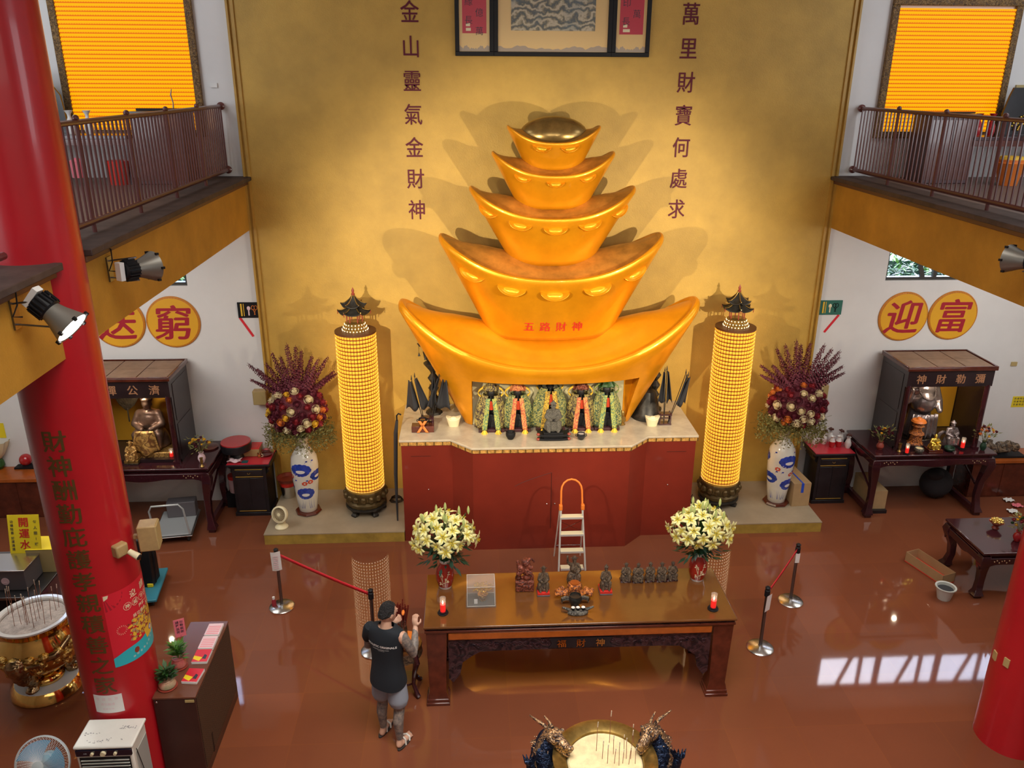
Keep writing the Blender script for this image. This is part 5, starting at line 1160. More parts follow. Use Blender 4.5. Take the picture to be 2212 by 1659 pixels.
# things under the tables
t = thing('cardboard_box', 'cardboard box on a dark ledge under the right altar table, left side', 'box', (5.62, -.55, 0)); m = MB(); m.box(-.12, -.35, .06, .12, .35, .40); obj('carton', m, 'cardboard', t, bev=.004); m = MB(); m.box(-.13, -.4, 0, .13, .4, .06); obj('pallet', m, 'black_wood', t)
m = MB(); R = random.Random(4); m.ell((0, 0, .28), (.28, .22, .27), 16, 10); m.ell((-.1, -.08, .48), (.15, .13, .1), 12, 8); solo('black_bundle', m, 'cloth_dark', 'large black covered bundle under the right end of the right altar table', 'bundle', loc=(6.85, -.42, 0))
t = thing('platform_trolley', 'grey platform hand trolley with a folding hoop handle under the left altar table', 'trolley', (-5.92, -.95, 0), radians(8)); m = MB(); m.box(-.25, -.45, .13, .30, .35, .16); obj('deck', m, 'grey_paint', t, bev=.01)
m = MB(); m.box(-.27, -.47, .115, .32, .37, .13); obj('bumper', m, 'steel', t, bev=.005)
m = MB(); m.tube([(-.22, -.44, .16), (-.25, -.46, .60), (-.21, -.46, .68), (.18, -.46, .68), (.24, -.46, .60), (.28, -.44, .16)], .015, 10); obj('hoop_handle', m, 'grey_light' if 'grey_light' in M else 'steel', t)
m = MB(); m.box(-.14, .10, .16, .30, .30, .42); obj('folded_panel', m, 'box_grey', t, bev=.01)
for sx in (-.2, .25):
    for sy in (-.38, .28): m = MB(); m.tube([(sx-.015, sy, .055), (sx+.015, sy, .055)], .055, 16); obj('caster', m, 'rubber', t)
# side counters
def counter(x0, x1, label):
    t = thing('long_counter', label, 'counter', ((x0+x1)/2, 0, 0)); w = (x1-x0)/2; m = MB(); m.box(-w, -.50, .66, w, -.02, .72); obj('worktop', m, 'orange_wood', t, bev=.005)
    m = MB(); m.box(-w, -.46, 0, w, -.01, .66)
    for k in range(int(2*w/.55)): m.box(-w+k*.55, -.468, .02, -w+k*.55+.53, -.46, .64)
    obj('front', m, 'red_wood', t)
counter(-XW+.01, -7.45, 'low dark counter with an orange-red top along the back wall at far left'); counter(7.42, XW-.01, 'low dark counter with an orange-red top along the back wall at far right')
t = thing('carved_driftwood', 'knotted dark driftwood carving on the right counter', 'carving', (7.95, -.28, .725)); m = MB(); m.box(-.35, -.14, 0, .4, .14, .03); obj('stand', m, 'black', t)
m = MB(); R = random.Random(9)
for k in range(22): m.ell((R.uniform(-.28, .32), R.uniform(-.06, .06), .12+R.uniform(-.06, .12)), (R.uniform(.04, .10), R.uniform(.04, .07), R.uniform(.04, .08)), 10, 6)
me = fused(m, .02, 'root', 2); me.materials.append(M['carved_dark']); link('root', me, None, t)
t = thing('red_ball_ornament', 'shiny red ball on a black stand on the left counter beside the red column', 'ornament', at(59, 1008, .72)); m = MB(); m.box(-.16, -.10, 0, .16, .10, .03); m.lathe([(.09, .03), (.05, .05)], 20); obj('stand', m, 'black', t); m = MB(); m.ell((0, 0, .13), .10, 24, 16); obj('ball', m, 'lacquer', t)
t = thing('lotus_ornament', 'cream fluted lotus flower in a green vase at the left edge of the photo', 'ornament', at(0, 1012, .72)); m = MB(); m.lathe([(.05, 0), (.09, .06), (.08, .14), (.05, .18)], 20); obj('vase', m, 'leaf', t)
m = MB(); m.grid(lambda u, v: ((.05+.18*v**.7)*(1+.05*cos(u*2*pi*14))*cos(2*pi*u), (.05+.18*v**.7)*(1+.05*cos(u*2*pi*14))*sin(2*pi*u), .18+.32*v), 84, 5, cu=True); obj('petals', m, 'cream', t, fix=False)
m = MB(); m.box(-.1, -.006, -.13, .1, 0, .13); solo('yellow_notice', m, 'sign_yellow', 'plain yellow notice on the white wall at the left edge', 'notice', loc=aty(-3, 930, -.005))

# ================================================================ CENTRE TABLE
ct = thing('long_offering_table', 'long carved dark wood offering table with an orange rail, in the centre of the hall', 'table', (.02, -4.58, 0)); w, d, H = 1.77, .52, 1.10
m = MB(); m.box(-w, -d, H-.03, w, d, H); obj('tabletop', m, 'table_wood', ct, bev=.01)
m = MB(); m.box(-w+.03, -d+.03, H-.06, w-.03, d-.03, H-.03); obj('waist', m, 'carved_purple', ct)
m = MB(); m.box(-w+.01, -d+.01, H-.09, w-.01, d-.01, H-.06); obj('moulding', m, 'red_wood', ct, bev=.006)
for s in (-1, 1):
    m = MB(); xx = w-.27
    poly = [(-xx, .90), (-xx, .36), (-xx+.05, .30), (-xx+.13, .42), (-xx+.16, .58), (-xx+.26, .66), (-xx+.36, .72), (-.9, .73), (.9, .73), (xx-.36, .72), (xx-.26, .66), (xx-.16, .58), (xx-.13, .42), (xx-.05, .30), (xx, .36), (xx, .90)]
    m.prism(poly, s*(d-.09), s*(d-.045)); obj('carved_apron', m, 'carved_purple', ct)
    m = MB(); m.box(-xx, min(s*(d-.08), s*(d-.02)), .90, xx, max(s*(d-.08), s*(d-.02)), 1.0); obj('orange_rail', m, 'orange_wood', ct, bev=.015)
    m = MB(); poly = [(-d+.2, .90), (-d+.2, .45), (-d+.28, .6), (-d+.36, .72), (d-.36, .72), (d-.28, .6), (d-.2, .45), (d-.2, .90)]; m.prism(poly, s*(w-.10), s*(w-.05), 'x'); m.box(min(s*(w-.1), s*(w-.03)), -d+.2, .90, max(s*(w-.1), s*(w-.03)), d-.2, 1.0); obj('side_apron', m, 'red_wood', ct)
m = MB()
for k in range(44):    # raised scrolls on the front apron
    R = random.Random(k); x = -1.42+2.84*k/43
    if abs(x) < .36: continue
    z = .81+R.uniform(-.03, .04); m.tube([(x+.035*cos(a*.8)*(1-a*.07), -d+.043, z+.035*sin(a*.8)*(1-a*.07)) for a in range(12)], .007, 5)
obj('scroll_carving', m, 'carved_purple', ct)
m = MB(); pp = [(-.36, .755), (.36, .755), (.33, .82), (.36, .885), (-.36, .885), (-.33, .82)]; m.prism(pp, -d+.028, -d+.046); obj('name_plaque', m, 'black_wood', ct)
m = MB(); [write(m, c, (-.22+.22*k, -d+.018, .82), .11, bold=.01) for k, c in enumerate('福財神'[::1])]; obj('plaque_characters', m, 'brass', ct, fix=False)
for sx in (-1, 1):
    for sy in (-1, 1):
        m = MB(); x, y = sx*(w-.14), sy*(d-.13); m.sq([(x, y, 0, .135, .12), (x, y, .035, .135, .12), (x, y, .036, .125, .11), (x, y, .08, .125, .11), (x, y, .081, .115, .10), (x, y, .13, .11, .10), (x, y, .18, .095, .09), (x, y, 1.01, .115, .105)]); obj('leg', m, 'red_wood' if sy < 0 else 'dark_wood', ct, bev=.006)
m = MB()
for k in range(46): x = -1.70+k*3.4/45; m.box(x, -d+.026, H-.055, x+.045, -d+.03, H-.048); m.box(x, -d+.026, H-.042, x+.03, -d+.03, H-.036)
obj('fret_band', m, 'carved_purple', ct)
# red vases with lilies
def red_vase(px, py, label):
    p = at(px, py-6, 1.10); t = thing('red_porcelain_vase', label, 'vase', p, 0, 'red vases with lilies on the centre table')
    m = MB(); m.lathe([(.075, 0), (.085, .03)], 32, m=1); m.lathe([(.085, .03), (.108, .11), (.112, .18), (.095, .26), (.062, .31), (.055, .335)], 32, cap=False); m.lathe([(.055, .335), (.064, .35), (.068, .375), (.055, .375), (.05, .33)], 32, m=1, cap=False); obj('body', m, ['red_glaze', 'ceramic'], t)
    m = MB(); R = random.Random(3)
    for a0, z0, a1, z1 in ((-.2, .06, -.25, .22), (0, .06, .05, .16), (-.25, .14, -.55, .24), (.1, .14, .45, .24), (-.15, .11, .3, .13), (-.2, .09, -.55, .1)):
        m.tube([((.112+.002-.035*abs(z-.16)*2)*sin(a), -(.112+.002-.035*abs(z-.16)*2)*cos(a), z) for a, z in [(a0+(a1-a0)*q/5, z0+(z1-z0)*q/5) for q in range(6)]], .003, 4)
        for q in range(5):
            a = a1+R.uniform(-.12, .12); z = z1+R.uniform(-.02, .02); rr = .115-.07*abs(z-.16); m.ell((rr*sin(a), -rr*cos(a), z), (.009, .004, .005), 6, 4)
    obj('blossom_painting', m, 'rose_cream', t); return p+Vector((0, 0, .36))
D('red_glaze', (.38, .02, .01), .1, coat=.8)
def lily_mesh():
    m = MB()
    for k in range(6):
        a = 2*pi*k/6; w_ = .30 if k % 2 else .24
        def pet(u, v, a=a, w_=w_):
            r = .12+.95*v; z = .55*(1-(1-v)**2)*.6-.35*max(0, v-.55)**1.3*1.6+.1; x = (u-.5)*2*w_*sin(min(1, v*1.08)*pi)**.7*(1 if v < .99 else .1); zz = z-.10*abs(2*u-1)*sin(v*pi)+(.01 if k % 2 else 0)
            return (r*cos(a)-x*sin(a), r*sin(a)+x*cos(a), zz)
        m.grid(pet, 4, 7)
    m.grid(lambda u, v: ((.05+.12*v)*cos(2*pi*u), (.05+.12*v)*sin(2*pi*u), -.5+.62*v), 8, 2, 0, cu=True)
    for k in range(6): a = 2*pi*k/6+.3; m.tube([(0, 0, .1), (.12*cos(a), .12*sin(a), .45), (.17*cos(a), .17*sin(a), .62)], .016, 4, 1); m.ell((.17*cos(a), .17*sin(a), .62), (.05, .03, .03), 6, 4, 2)
    for k in range(6):
        a = 2*pi*k/6; m.add([(.14*cos(a)-.07*sin(a), .14*sin(a)+.07*cos(a), .30), (.14*cos(a)+.07*sin(a), .14*sin(a)-.07*cos(a), .30), (.80*cos(a), .80*sin(a), .42)], [(0, 1, 2)], 1)
    me = m.mesh('lily', 60, fix=False); [me.materials.append(M[x]) for x in ('lily', 'lily_core', 'bronze')]; return me
LILY = lily_mesh()
def lilies(p, label, seed):
    R = random.Random(seed); t = thing('lily_bouquet', label, 'bouquet', p, 0, 'yellow lily bouquets'); C = Vector((0, 0, .33)); pts = []
    for k in range(36):
        g = (k+.5)/36; ph = math.acos(1-1.35*g); a = k*2.39996+seed; d = Vector((sin(ph)*cos(a), sin(ph)*sin(a), cos(ph))); j_ = R.uniform(.82, 1.12); q = C+Vector((d.x*.34, d.y*.28, d.z*.24))*j_; s = R.uniform(.082, .108)
        o = link('lily', LILY, None, t, q); o.scale = (s, s, s); face(o, Vector((d.x+R.uniform(-.4, .4), d.y-.3+R.uniform(-.3, .3), d.z+R.uniform(-.3, .4))), R.uniform(0, 6)); pts.append(q)
    m = MB()
    for k in range(13):
        a = k*2.4; r = R.uniform(.05, .32); q = C+Vector((r*cos(a), r*sin(a)*.8, .27-r*.3+R.uniform(0, .12))); m.lathe([(.004, -.05), (.017, -.01), (.014, .03), (.003, .06)], 8, c=q); pts.append(q)
    obj('bud', m, 'lily_bud', t)
    m = MB(); [m.tube([(0, 0, -.12), Vector((q.x*.3, q.y*.3, q.z*.5)), q-Vector((q.x*.1, q.y*.1, .03))], .005, 5) for q in pts]; obj('stem', m, 'leaf', t)
    m = MB()
    for k in range(190):
        a = R.uniform(0, 6.28); r = R.uniform(.03, .26); z = R.uniform(-.02, .34); q = Vector((r*cos(a), r*sin(a)*.85, z)); dr = Vector((cos(a), sin(a), R.uniform(-.9, .6))).normalized(); e = dr.cross(Vector((0, 0, 1))).normalized(); L = R.uniform(.08, .15)
        m.add([q, q+dr*L*.4+e*L*.16, q+dr*L, q+dr*L*.4-e*L*.16], [(0, 1, 2, 3)])
    obj('leaves', m, 'leaf_dark', t, fix=False)
lilies(red_vase(962, 1272, 'red blossom-painted vase on the left end of the centre table'), 'yellow lily bouquet in the left red vase on the centre table', 1)
lilies(red_vase(1505, 1256, 'red blossom-painted vase on the right end of the centre table'), 'yellow lily bouquet in the right red vase on the centre table', 2)
candle('red glass candle at the left front of the centre table', at(957, 1325, 1.10), 1.05); candle('red glass candle at the right front of the centre table', at(1540, 1316, 1.10), 1.05)
# acrylic case with the golden tree
p = at(1039, 1297, 1.10); t = thing('acrylic_display_case', 'clear acrylic display case on the centre table, covering the golden tree', 'case', p); m = MB(); m.box(-.16, -.13, .012, .16, .13, .27); m2 = MB(); m2.box(-.156, -.126, .013, .156, .126, .266); m.add([v for v in m2.v], [tuple(reversed(f)) for f in m2.f]); obj('cover', m, 'acrylic', t, fix=False)
m = MB(); m.box(-.175, -.145, 0, .175, .145, .012); obj('base_plate', m, 'acrylic', t)
m = MB()
for a in (-1, 1):
    for b in (-1, 1): m.box(a*.16-.003, b*.13-.003, .012, a*.16+.003, b*.13+.003, .27)
for z in (.27, .014):
    for b in (-1, 1): m.box(-.16, b*.13-.0025, z-.0025, .16, b*.13+.0025, z+.0025); m.box(b*.16-.0025, -.13, z-.0025, b*.16+.0025, .13, z+.0025)
obj('edges', m, 'glass_edge', t)
t = thing('golden_money_tree', 'little golden tree in a pot inside the acrylic case', 'ornament', p+Vector((.02, 0, .0125))); m = MB(); m.lathe([(.04, 0), (.055, .05), (.06, .08), (.05, .08)], 16); obj('pot', m, 'carved_gold', t)
m = MB(); R = random.Random(8)
for k in range(70): a = R.uniform(0, 6.28); r = .11*sqrt(R.random()); z = .11+R.uniform(0, .09)+(.11-r)*.3; m.ell((r*cos(a), r*sin(a)*.8, z), (.014, .012, .010), 6, 4)
for k in range(8): a = k*.8; m.tube([(0, 0, .07), (.04*cos(a), .04*sin(a), .12), (.09*cos(a), .07*sin(a), .16)], .004, 4)
obj('branches', m, 'gold', t); m = MB(); m.box(-.10, -.08, 0, -.06, -.075, .06); obj('white_card', m, 'paper', t)
# statues on the table
t = thing('red_wood_carving', 'reddish carved wood group of a figure with children, tallest on the centre table', 'carving', at(1133, 1272, 1.10)); m = MB(); m.box(-.11, -.07, 0, .11, .07, .14); R = random.Random(12)
for k in range(30): z = R.uniform(.05, .33); m.ell((R.uniform(-.08, .08), R.uniform(-.06, .03), z), (R.uniform(.02, .04),)*3, 10, 6)
m.ell((.01, 0, .30), (.07, .055, .10), 14, 8); m.ell((.01, -.02, .37), (.045, .05, .05), 14, 8); m.lathe([(.05, .38), (.055, .40), (.02, .42)], 14, c=(.01, 0, 0)); m.cap((-.07, 0, .28), (-.085, 0, .38), .025, .02); m.tube([(.06+.05*cos(a*.5), .01, .36+.05*sin(a*.5)) for a in range(8)], .015, 8)
me = fused(m, .009, 'carving', 2); me.materials.append(M['carved_red']); link('carving', me, None, t)
for px, py, fg, lab in ((1173, 1284, 0, 'small seated statue on a red-topped base, just right of the tall red carving'), (1307, 1281, 1, 'small seated statue on a red-topped base, just left of the row of five sages')):
    statue('small_deity_statue', lab, 'statue', at(px, py-4, 1.10), .31, fg, 'carved_dark', plinth=(.15, .17, .05), pl_mats=['box_grey', 'red_plastic'], wid=.75)
sage = statue('seated_sage_statuette', 'leftmost of the five small sages in a row on the centre table', 'statuette', at(1351, 1254, 1.10), .23, 0, 'carved_dark', plinth=(.135, .10, .02), group='row of five seated sages on the centre table', pl_mats=['dark_wood', 'dark_wood'], wid=.9)
for k, (px, py, lab, fg) in enumerate(((1377, 1255, 'second sage from the left in the row of five', 4), (1403, 1253, 'middle sage of the row of five, with a tall cap', 1), (1428, 1253, 'fourth sage from the left in the row of five', 0), (1451, 1251, 'rightmost of the five small sages in a row', 2))):
    c = dup(sage, at(px, py, 1.10), label=lab+' on the centre table' if 'centre' not in lab else lab)
    for ch in c.children:
        if ch.name.startswith('figure'): me = FIG[fg].copy(); me.materials.clear(); me.materials.append(M['carved_dark']); ch.data = me
statue('arm_raised_statue', 'dark bronze statue with one raised arm behind the censer, centre of the long table', 'statue', at(1239, 1262, 1.10), .34, 3, 'carved_dark', plinth=(.14, .14, .05), pl_mats=['black', 'black'], wid=.8)
for px, lab, s in ((1214, 'orange carved flower cluster left of the centre censer', -1), (1268, 'orange carved flower cluster right of the centre censer', 1)):
    p = at(px, 1290, 1.10); t = thing('carved_flower_cluster', lab, 'carving', p, 0, 'orange carved clusters beside the censer'); m = MB(); R = random.Random(3+s)
    for k in range(13): a = k*2.4; r = .08*sqrt(k/13); m.ell((r*cos(a), r*sin(a)*.8, .05+.05*(1-r/.08)+R.uniform(0, .03)), (.03, .028, .026), 8, 6)
    me = fused(m, .008, 'cluster', 1); me.materials.append(M['orange_carved']); link('cluster', me, None, t)
m = MB(); m.lathe([(.085, 0), (.09, .05), (.08, .09), (.06, .10)], 20, lobes=10, lobe=.05); t = thing('orange_lidded_box', 'round carved box with a flat orange lid behind the centre censer', 'box', at(1241, 1275, 1.10)); obj('body', m, 'orange_carved', t); m = MB(); m.lathe([(.055, .10), (.055, .112)], 20); obj('lid', m, 'orange_wood', t)
t = bowl('table_censer', 'dark round censer with splayed wings in the centre of the long table', at(1242, 1306, 1.10), .075, .13, 'bronze_dark', 'censer', fill='bronze_dark'); m = MB()
for s in (-1, 1): m.loft([[(s*x, -.01, z-.02), (s*x, .02, z-.02), (s*x, .02, z+.02), (s*x, -.01, z+.02)] for x, z in ((.06, .08), (.11, .09), (.16, .07), (.15, .04))])
obj('wing', m, 'carved_stone', t)
t = thing('wave_carved_tray', 'black boat-shaped tray with little cups at the front of the centre table', 'tray', at(1248, 1326, 1.10)); m = MB(); m.loft([[(x, y*.6-.0, z) for x, y in [(.12*sc_*cos(q*pi/10), .09*sc_*sin(q*pi/10)) for q in range(20)]] for sc_, z in ((.8, 0), (1., .015), (.95, .04), (.8, .05))]); m.cap((-.10, 0, .06), (-.17, .0, .09), .02, .012); m.cap((.10, 0, .06), (.17, 0, .09), .02, .012); obj('tray', m, 'carved_stone', t)
for dx in (-.055, 0, .06):
    k = bowl('tiny_cup', ('left', 'middle', 'right')[(-.055, 0, .06).index(dx)]+' one of three tiny white-rimmed cups on the black tray', at(1248, 1326, 1.10)+Vector((dx, 0, .052)), .022, .035, 'black', 'cup', group='tiny cups on the black tray'); m = MB(); m.lathe([(.020, .035), (.023, .038), (.020, .04), (.016, .037)], 14); obj('rim', m, 'ceramic', k)
# ================================================================ BARRIER POSTS
def stanchion(x, y, label, topc='black'):
    t = thing('barrier_post', label, 'barrier post', (x, y, 0), 0, 'chrome barrier posts with dark heads'); m = MB(); m.lathe([(.165, 0), (.17, .012), (.15, .03), (.03, .045), (.025, .055)], 36); obj('base', m, 'steel', t)
    m = MB(); m.tube([(0, 0, .05), (0, 0, .80)], .022, 14); obj('pole', m, 'steel_dark', t)
    m = MB(); m.lathe([(.026, .78), (.034, .79), (.034, .87), (.026, .88), (.03, .90), (.034, .91), (.02, .925)], 18); obj('belt_head', m, 'black', t); return t
S1 = (-3.81, -3.10); S2 = (-2.45, -4.08); S3 = (3.22, -3.29); S4 = (2.46, -4.25)
stanchion(*S1, 'barrier post at far left with a white paper taped to its top'); stanchion(*S2, 'barrier post right behind the standing man'); stanchion(*S3, 'rear barrier post of the right pair, further from the camera'); stanchion(*S4, 'front barrier post of the right pair, nearer the camera')
def belt(a, b, label):
    m = MB(); A, B = Vector((*a, .84)), Vector((*b, .84)); m.grid(lambda u, v: tuple(A.lerp(B, u)+Vector((0, 0, (v-.5)*.05-.012*sin(u*pi)))), 16, 1)
    o = solo('barrier_belt', m, 'belt_red', label, 'belt', fix=False); sd = o.modifiers.new('s', 'SOLIDIFY'); sd.thickness = .003
belt((S1[0]+.03, S1[1]-.02), (S2[0]-.025, S2[1]+.02), 'red barrier belt stretched between the two left posts'); belt((S3[0]-.02, S3[1]-.02), (S4[0]+.02, S4[1]+.02), 'red barrier belt stretched between the two right posts')
m = MB(); m.grid(lambda u, v: ((u-.5)*.13, -.03-.02*cos((u-.5)*3)-.02*v, .60+.30*v+.02*u), 6, 4); o = obj('taped_paper', m, 'paper', None, fix=False); o.location = (*S1, 0); tag(o, 'white sheet of paper with faint writing hung on the far left barrier post', 'paper')
m = MB(); [m.box(-.03, -.075, .66+.03*k, .035, -.074, .672+.03*k) for k in range(7)]; q = obj('lettering', m, 'pink_pale', o)
m = MB(); m.grid(lambda u, v: ((u-.5)*.10, -.028-.01*v, .58+.24*v), 3, 3); o = obj('taped_paper', m, 'paper', None, fix=False); o.location = (*S4, 0); o.rotation_euler = (0, 0, radians(35)); tag(o, 'white paper taped to the nearer post of the right pair', 'paper')
m = MB(); m.grid(lambda u, v: ((u-.5)*.06, -.028, .64+.15*v), 3, 3); o = obj('taped_paper', m, 'paper', None, fix=False); o.location = (*S3, 0); tag(o, 'small white paper taped to the rear post of the right pair', 'paper')
t = thing('small_bottle', 'small red bottle with a white cap on the base of the far left post', 'bottle', (S1[0]-.10, S1[1]-.01, .028)); m = MB(); m.lathe([(.03, 0), (.03, .08), (.015, .11)], 16); obj('body', m, 'rose_red', t); m = MB(); m.lathe([(.017, .11), (.017, .145)], 14); obj('cap', m, 'white', t)

# ================================================================ THE MAN
def man():
    t = thing('person', 'person in black sleeveless top and grey shorts, tattooed limbs, standing with back to the camera', 'person', (-2.10, -5.58, 0), radians(-24))
    m = MB()
    # legs
    for s, ya, kn in ((-1, .05, .02), (1, -.04, -.02)):
        hip = (s*.095, 0, .90); knee = (s*.115, ya*.6+.02, .49); ank = (s*.125, ya-.01, .10)
        m.cap(hip, knee, .095, .062); m.cap(knee, (s*.12, ya*.8-.02, .34), .06, .058); m.cap((s*.12, ya*.8-.02, .34), ank, .058, .036)
        m.cap(ank, (s*.13, ya-.035, .045), .036, .034); m.cap((s*.13, ya-.035, .045), (s*.15, ya+.12, .036), .034, .034, 12); m.ell((s*.152, ya+.13, .033), (.044, .05, .024), 12, 8)
        for k in range(5): m.cap((s*(.125+.016*k), ya+.15, .03), (s*(.128+.017*k), ya+.190-.010*k, .028), .013-.001*k, .011-.001*k, 8)
    # torso
    m.ell((0, 0, .93), (.155, .115, .13), 20, 12); m.ell((0, 0, 1.08), (.140, .10, .16), 20, 12); m.ell((0, .005, 1.28), (.168, .115, .17), 20, 14); m.ell((0, 0, 1.42), (.15, .085, .07), 16, 10)
    m.cap((-.12, 0, 1.42), (.12, 0, 1.42), .07, .07); m.cap((0, -.005, 1.42), (0, .02, 1.54), .064, .055)
    # head, turned to the right and bowed a little
    hc = Vector((.01, .045, 1.645)); Rh = Matrix.Rotation(radians(-28), 3, 'Z') @ Matrix.Rotation(radians(-12), 3, 'X')
    def H(x, y, z): return hc+Rh @ Vector((x, y, z))
    m.ell(hc, (.077, .095, .108), 20, 14, rot=Rh); m.ell(H(0, .03, -.05), (.058, .070, .065), 16, 10, rot=Rh); m.ell(H(0, .055, -.09), (.035, .035, .025), 12, 8, rot=Rh)
    m.cap(H(0, .095, .015), H(0, .112, -.015), .010, .014, 8); m.ell(H(0, .090, -.052), (.022, .012, .009), 10, 6, rot=Rh)
    for s in (-1, 1):
        m.ell(H(s*.078, -.005, -.01), (.010, .022, .032), 10, 8, rot=Rh); m.ell(H(s*.03, .088, .015), (.014, .01, .009), 8, 6, rot=Rh); m.ell(H(s*.03, .090, .036), (.02, .008, .005), 8, 6, rot=Rh)
    # arms: both elbows bent, forearms raised in front
    def hand(w, tip, side, grip):
        w = Vector(w); d = (Vector(tip)-w).normalized(); a = d.cross(Vector((0, 1, .2))).normalized(); b = a.cross(d).normalized()
        pc_ = w+d*.05; m.ell(pc_, (.036, .022, .046), 12, 8, rot=Matrix((a, b, d)).transposed())
        for k in range(4):
            o_ = pc_+a*(.027-.018*k)+d*.035; L = (.036, .042, .040, .031)[k]; c1 = o_+d*L*.8+b*.014*grip; c2 = c1+(d*.2+b*grip).normalized()*L*.75; c3 = c2+(b*grip*.6-d*.8).normalized()*L*.5
            m.cap(o_-d*.02, c1, .0105, .0098, 8); m.cap(c1, c2, .0098, .009, 8); m.cap(c2, c3, .009, .0078, 8)
        th = pc_-d*.02+a*side*.034; t1 = th+(a*side*.7+d*.7+b*grip*.6).normalized()*.038; t2 = t1+(d*.8+b*grip*.8-a*side*.35).normalized()*.032; m.cap(th, t1, .013, .011, 8); m.cap(t1, t2, .011, .009, 8)
    sh, el, wr = (.19, 0, 1.42), (.27, .07, 1.18), (.20, .27, 1.35)
    m.cap(sh, (.245, .03, 1.29), .062, .054); m.cap((.245, .03, 1.29), el, .054, .043); m.cap(el, (.25, .15, 1.25), .045, .045); m.cap((.25, .15, 1.25), wr, .044, .028); hand(wr, (.17, .31, 1.47), -1, 1)
    sh, el, wr = (-.19, 0, 1.42), (-.255, .05, 1.16), (-.09, .27, 1.30)
    m.cap(sh, (-.23, .03, 1.28), .062, .052); m.cap((-.23, .03, 1.28), el, .052, .043); m.cap(el, (-.19, .15, 1.22), .045, .042); m.cap((-.19, .15, 1.22), wr, .042, .027); hand(wr, (-.01, .33, 1.37), 1, 1)
    me = fused(m, .0062, 'body', 3); [me.materials.append(M[x]) for x in ('skin', 'tattoo')]
    for p in me.polygons:
        c = p.center
        leg = c.z < .58 and c.z > .115; armr = c.x > .17 and 1.0 < c.z < 1.37 and not (c.y > .23); arml = c.x < -.05 and c.z < 1.36 and c.z > 1.1 and abs(c.x) > .17 or (c.z > 1.0 and c.z < 1.33 and c.y > .1 and c.x < .0)
        arm2 = abs(c.x) > .215 and c.z > 1.0 and c.y < .22
        if leg or armr or arml or arm2: p.material_index = 1
    link('body', me, None, t)
    # hair
    m = MB(); rings = []
    for i in range(11):
        th = pi*.5*i/10*1.08
        rings.append([tuple(hc+Rh @ Vector((.083*sin(th)*cos(a), -.006+.100*sin(th)*sin(a)*(1 if sin(a) < 0 else (1 if i < 6 else .72)), .010+.112*cos(th)-(.050*max(0, -sin(a)) if i > 7 else (.02*max(0, -sin(a)) if i > 5 else 0))))) for a in [2*pi*j/28 for j in range(28)]])
    rings[0] = [tuple(hc+Rh @ Vector((.006*cos(a), .006*sin(a), .123))) for a in [2*pi*j/28 for j in range(28)]]
    m.loft(rings); me = fused(m, .006, 'hair', 1)
    for v in me.vertices: v.co += v.normal*(.006*noise.noise(v.co*70)+.003*noise.noise(v.co*160))
    me.materials.append(M['hair']); link('hair', me, None, t)
    # sleeveless top
    m = MB(); n = 40; secs = [(.80, .205, .168, 0), (.88, .200, .160, 0), (1.0, .178, .138, 0), (1.12, .170, .122, 0), (1.24, .186, .130, .005), (1.34, .205, .128, .005), (1.42, .222, .112, .005), (1.465, .215, .096, .005), (1.495, .155, .085, .01), (1.508, .085, .078, .012)]
    m.loft([[(a*cos(q)*(1-.03*cos(3*q)*(z < 1.1)), c+b*sin(q)*(1+.02*sin(5*q)*(z < 1.2)), z+(.012*sin(q*2) if z < .85 else 0)) for q in [2*pi*j/n for j in range(n)]] for z, a, b, c in secs], cap=False)
    o = obj('sleeveless_top', m, 'tank_black', t, fix=False, sharp=180); o.modifiers.new('ss', 'SUBSURF').levels = 1; shirt = m
    m = MB(); m.cap((-.185, 0, 1.425), (-.232, .032, 1.295), .073, .070, 16); obj('left_sleeve', m, 'tank_black', t)
    m = MB(); write(m, 'ATHLETIC ORIGINALS', (0, 0, 1.335), .034, bold=.03, squash=.98); write(m, 'ESTABLISHED TRAINING GOODS', (0, 0, 1.30), .014, squash=.9); write(m, 'FOR EVERY DAY', (.01, 0, 1.285), .010)
    out = []
    for x, y, z in m.v:
        a = .200; b = .130; out.append((x*1.0, .005-b*sqrt(max(0, 1-(x/a)**2))-.0065, z))
    m.v = out; obj('lettering', m, 'white', t, fix=False)
    # shorts
    m = MB()
    for s, ya in ((-1, .05), (1, -.04)):
        m.cap((s*.082, 0, .86), (s*.108, ya*.4+.01, .60), .108, .112, 20)
    m.ell((0, -.005, .88), (.168, .130, .11), 24, 12)
    me = fused(m, .012, 'shorts', 3); bm = bmesh.new(); bm.from_mesh(me)
    bmesh.ops.bisect_plane(bm, geom=bm.verts[:]+bm.edges[:]+bm.faces[:], plane_co=(0, 0, .545), plane_no=(0, 0, -1), clear_outer=True); bm.to_mesh(me); bm.free(); me.materials.append(M['shorts_grey']); o = link('shorts', me, None, t); sd = o.modifiers.new('s', 'SOLIDIFY'); sd.thickness = .006
    # sandals
    for s, ya in ((-1, .05), (1, -.04)):
        m = MB(); ol = []
        for k in range(24):
            a = 2*pi*k/24; ol.append((s*.142+.052*cos(a)*(1-.15*(sin(a) < 0)), ya+.062+.145*sin(a)))
        m.prism(ol, 0, .020, 'z'); so = obj('sandal', m, 'sandal', t, bev=.004)
        m = MB(); m.tube([(s*.142-.045, ya+.09, .015), (s*.142-.04, ya+.10, .06), (s*.145, ya+.105, .078), (s*.142+.042, ya+.10, .06), (s*.142+.047, ya+.09, .015)], .011, 8); m.tube([(s*.142-.04, ya+.02, .015), (s*.142-.03, ya+.03, .075), (s*.145, ya+.035, .09), (s*.142+.03, ya+.03, .075), (s*.142+.04, ya+.02, .015)], .010, 8); obj('strap', m, 'strap_white', so)
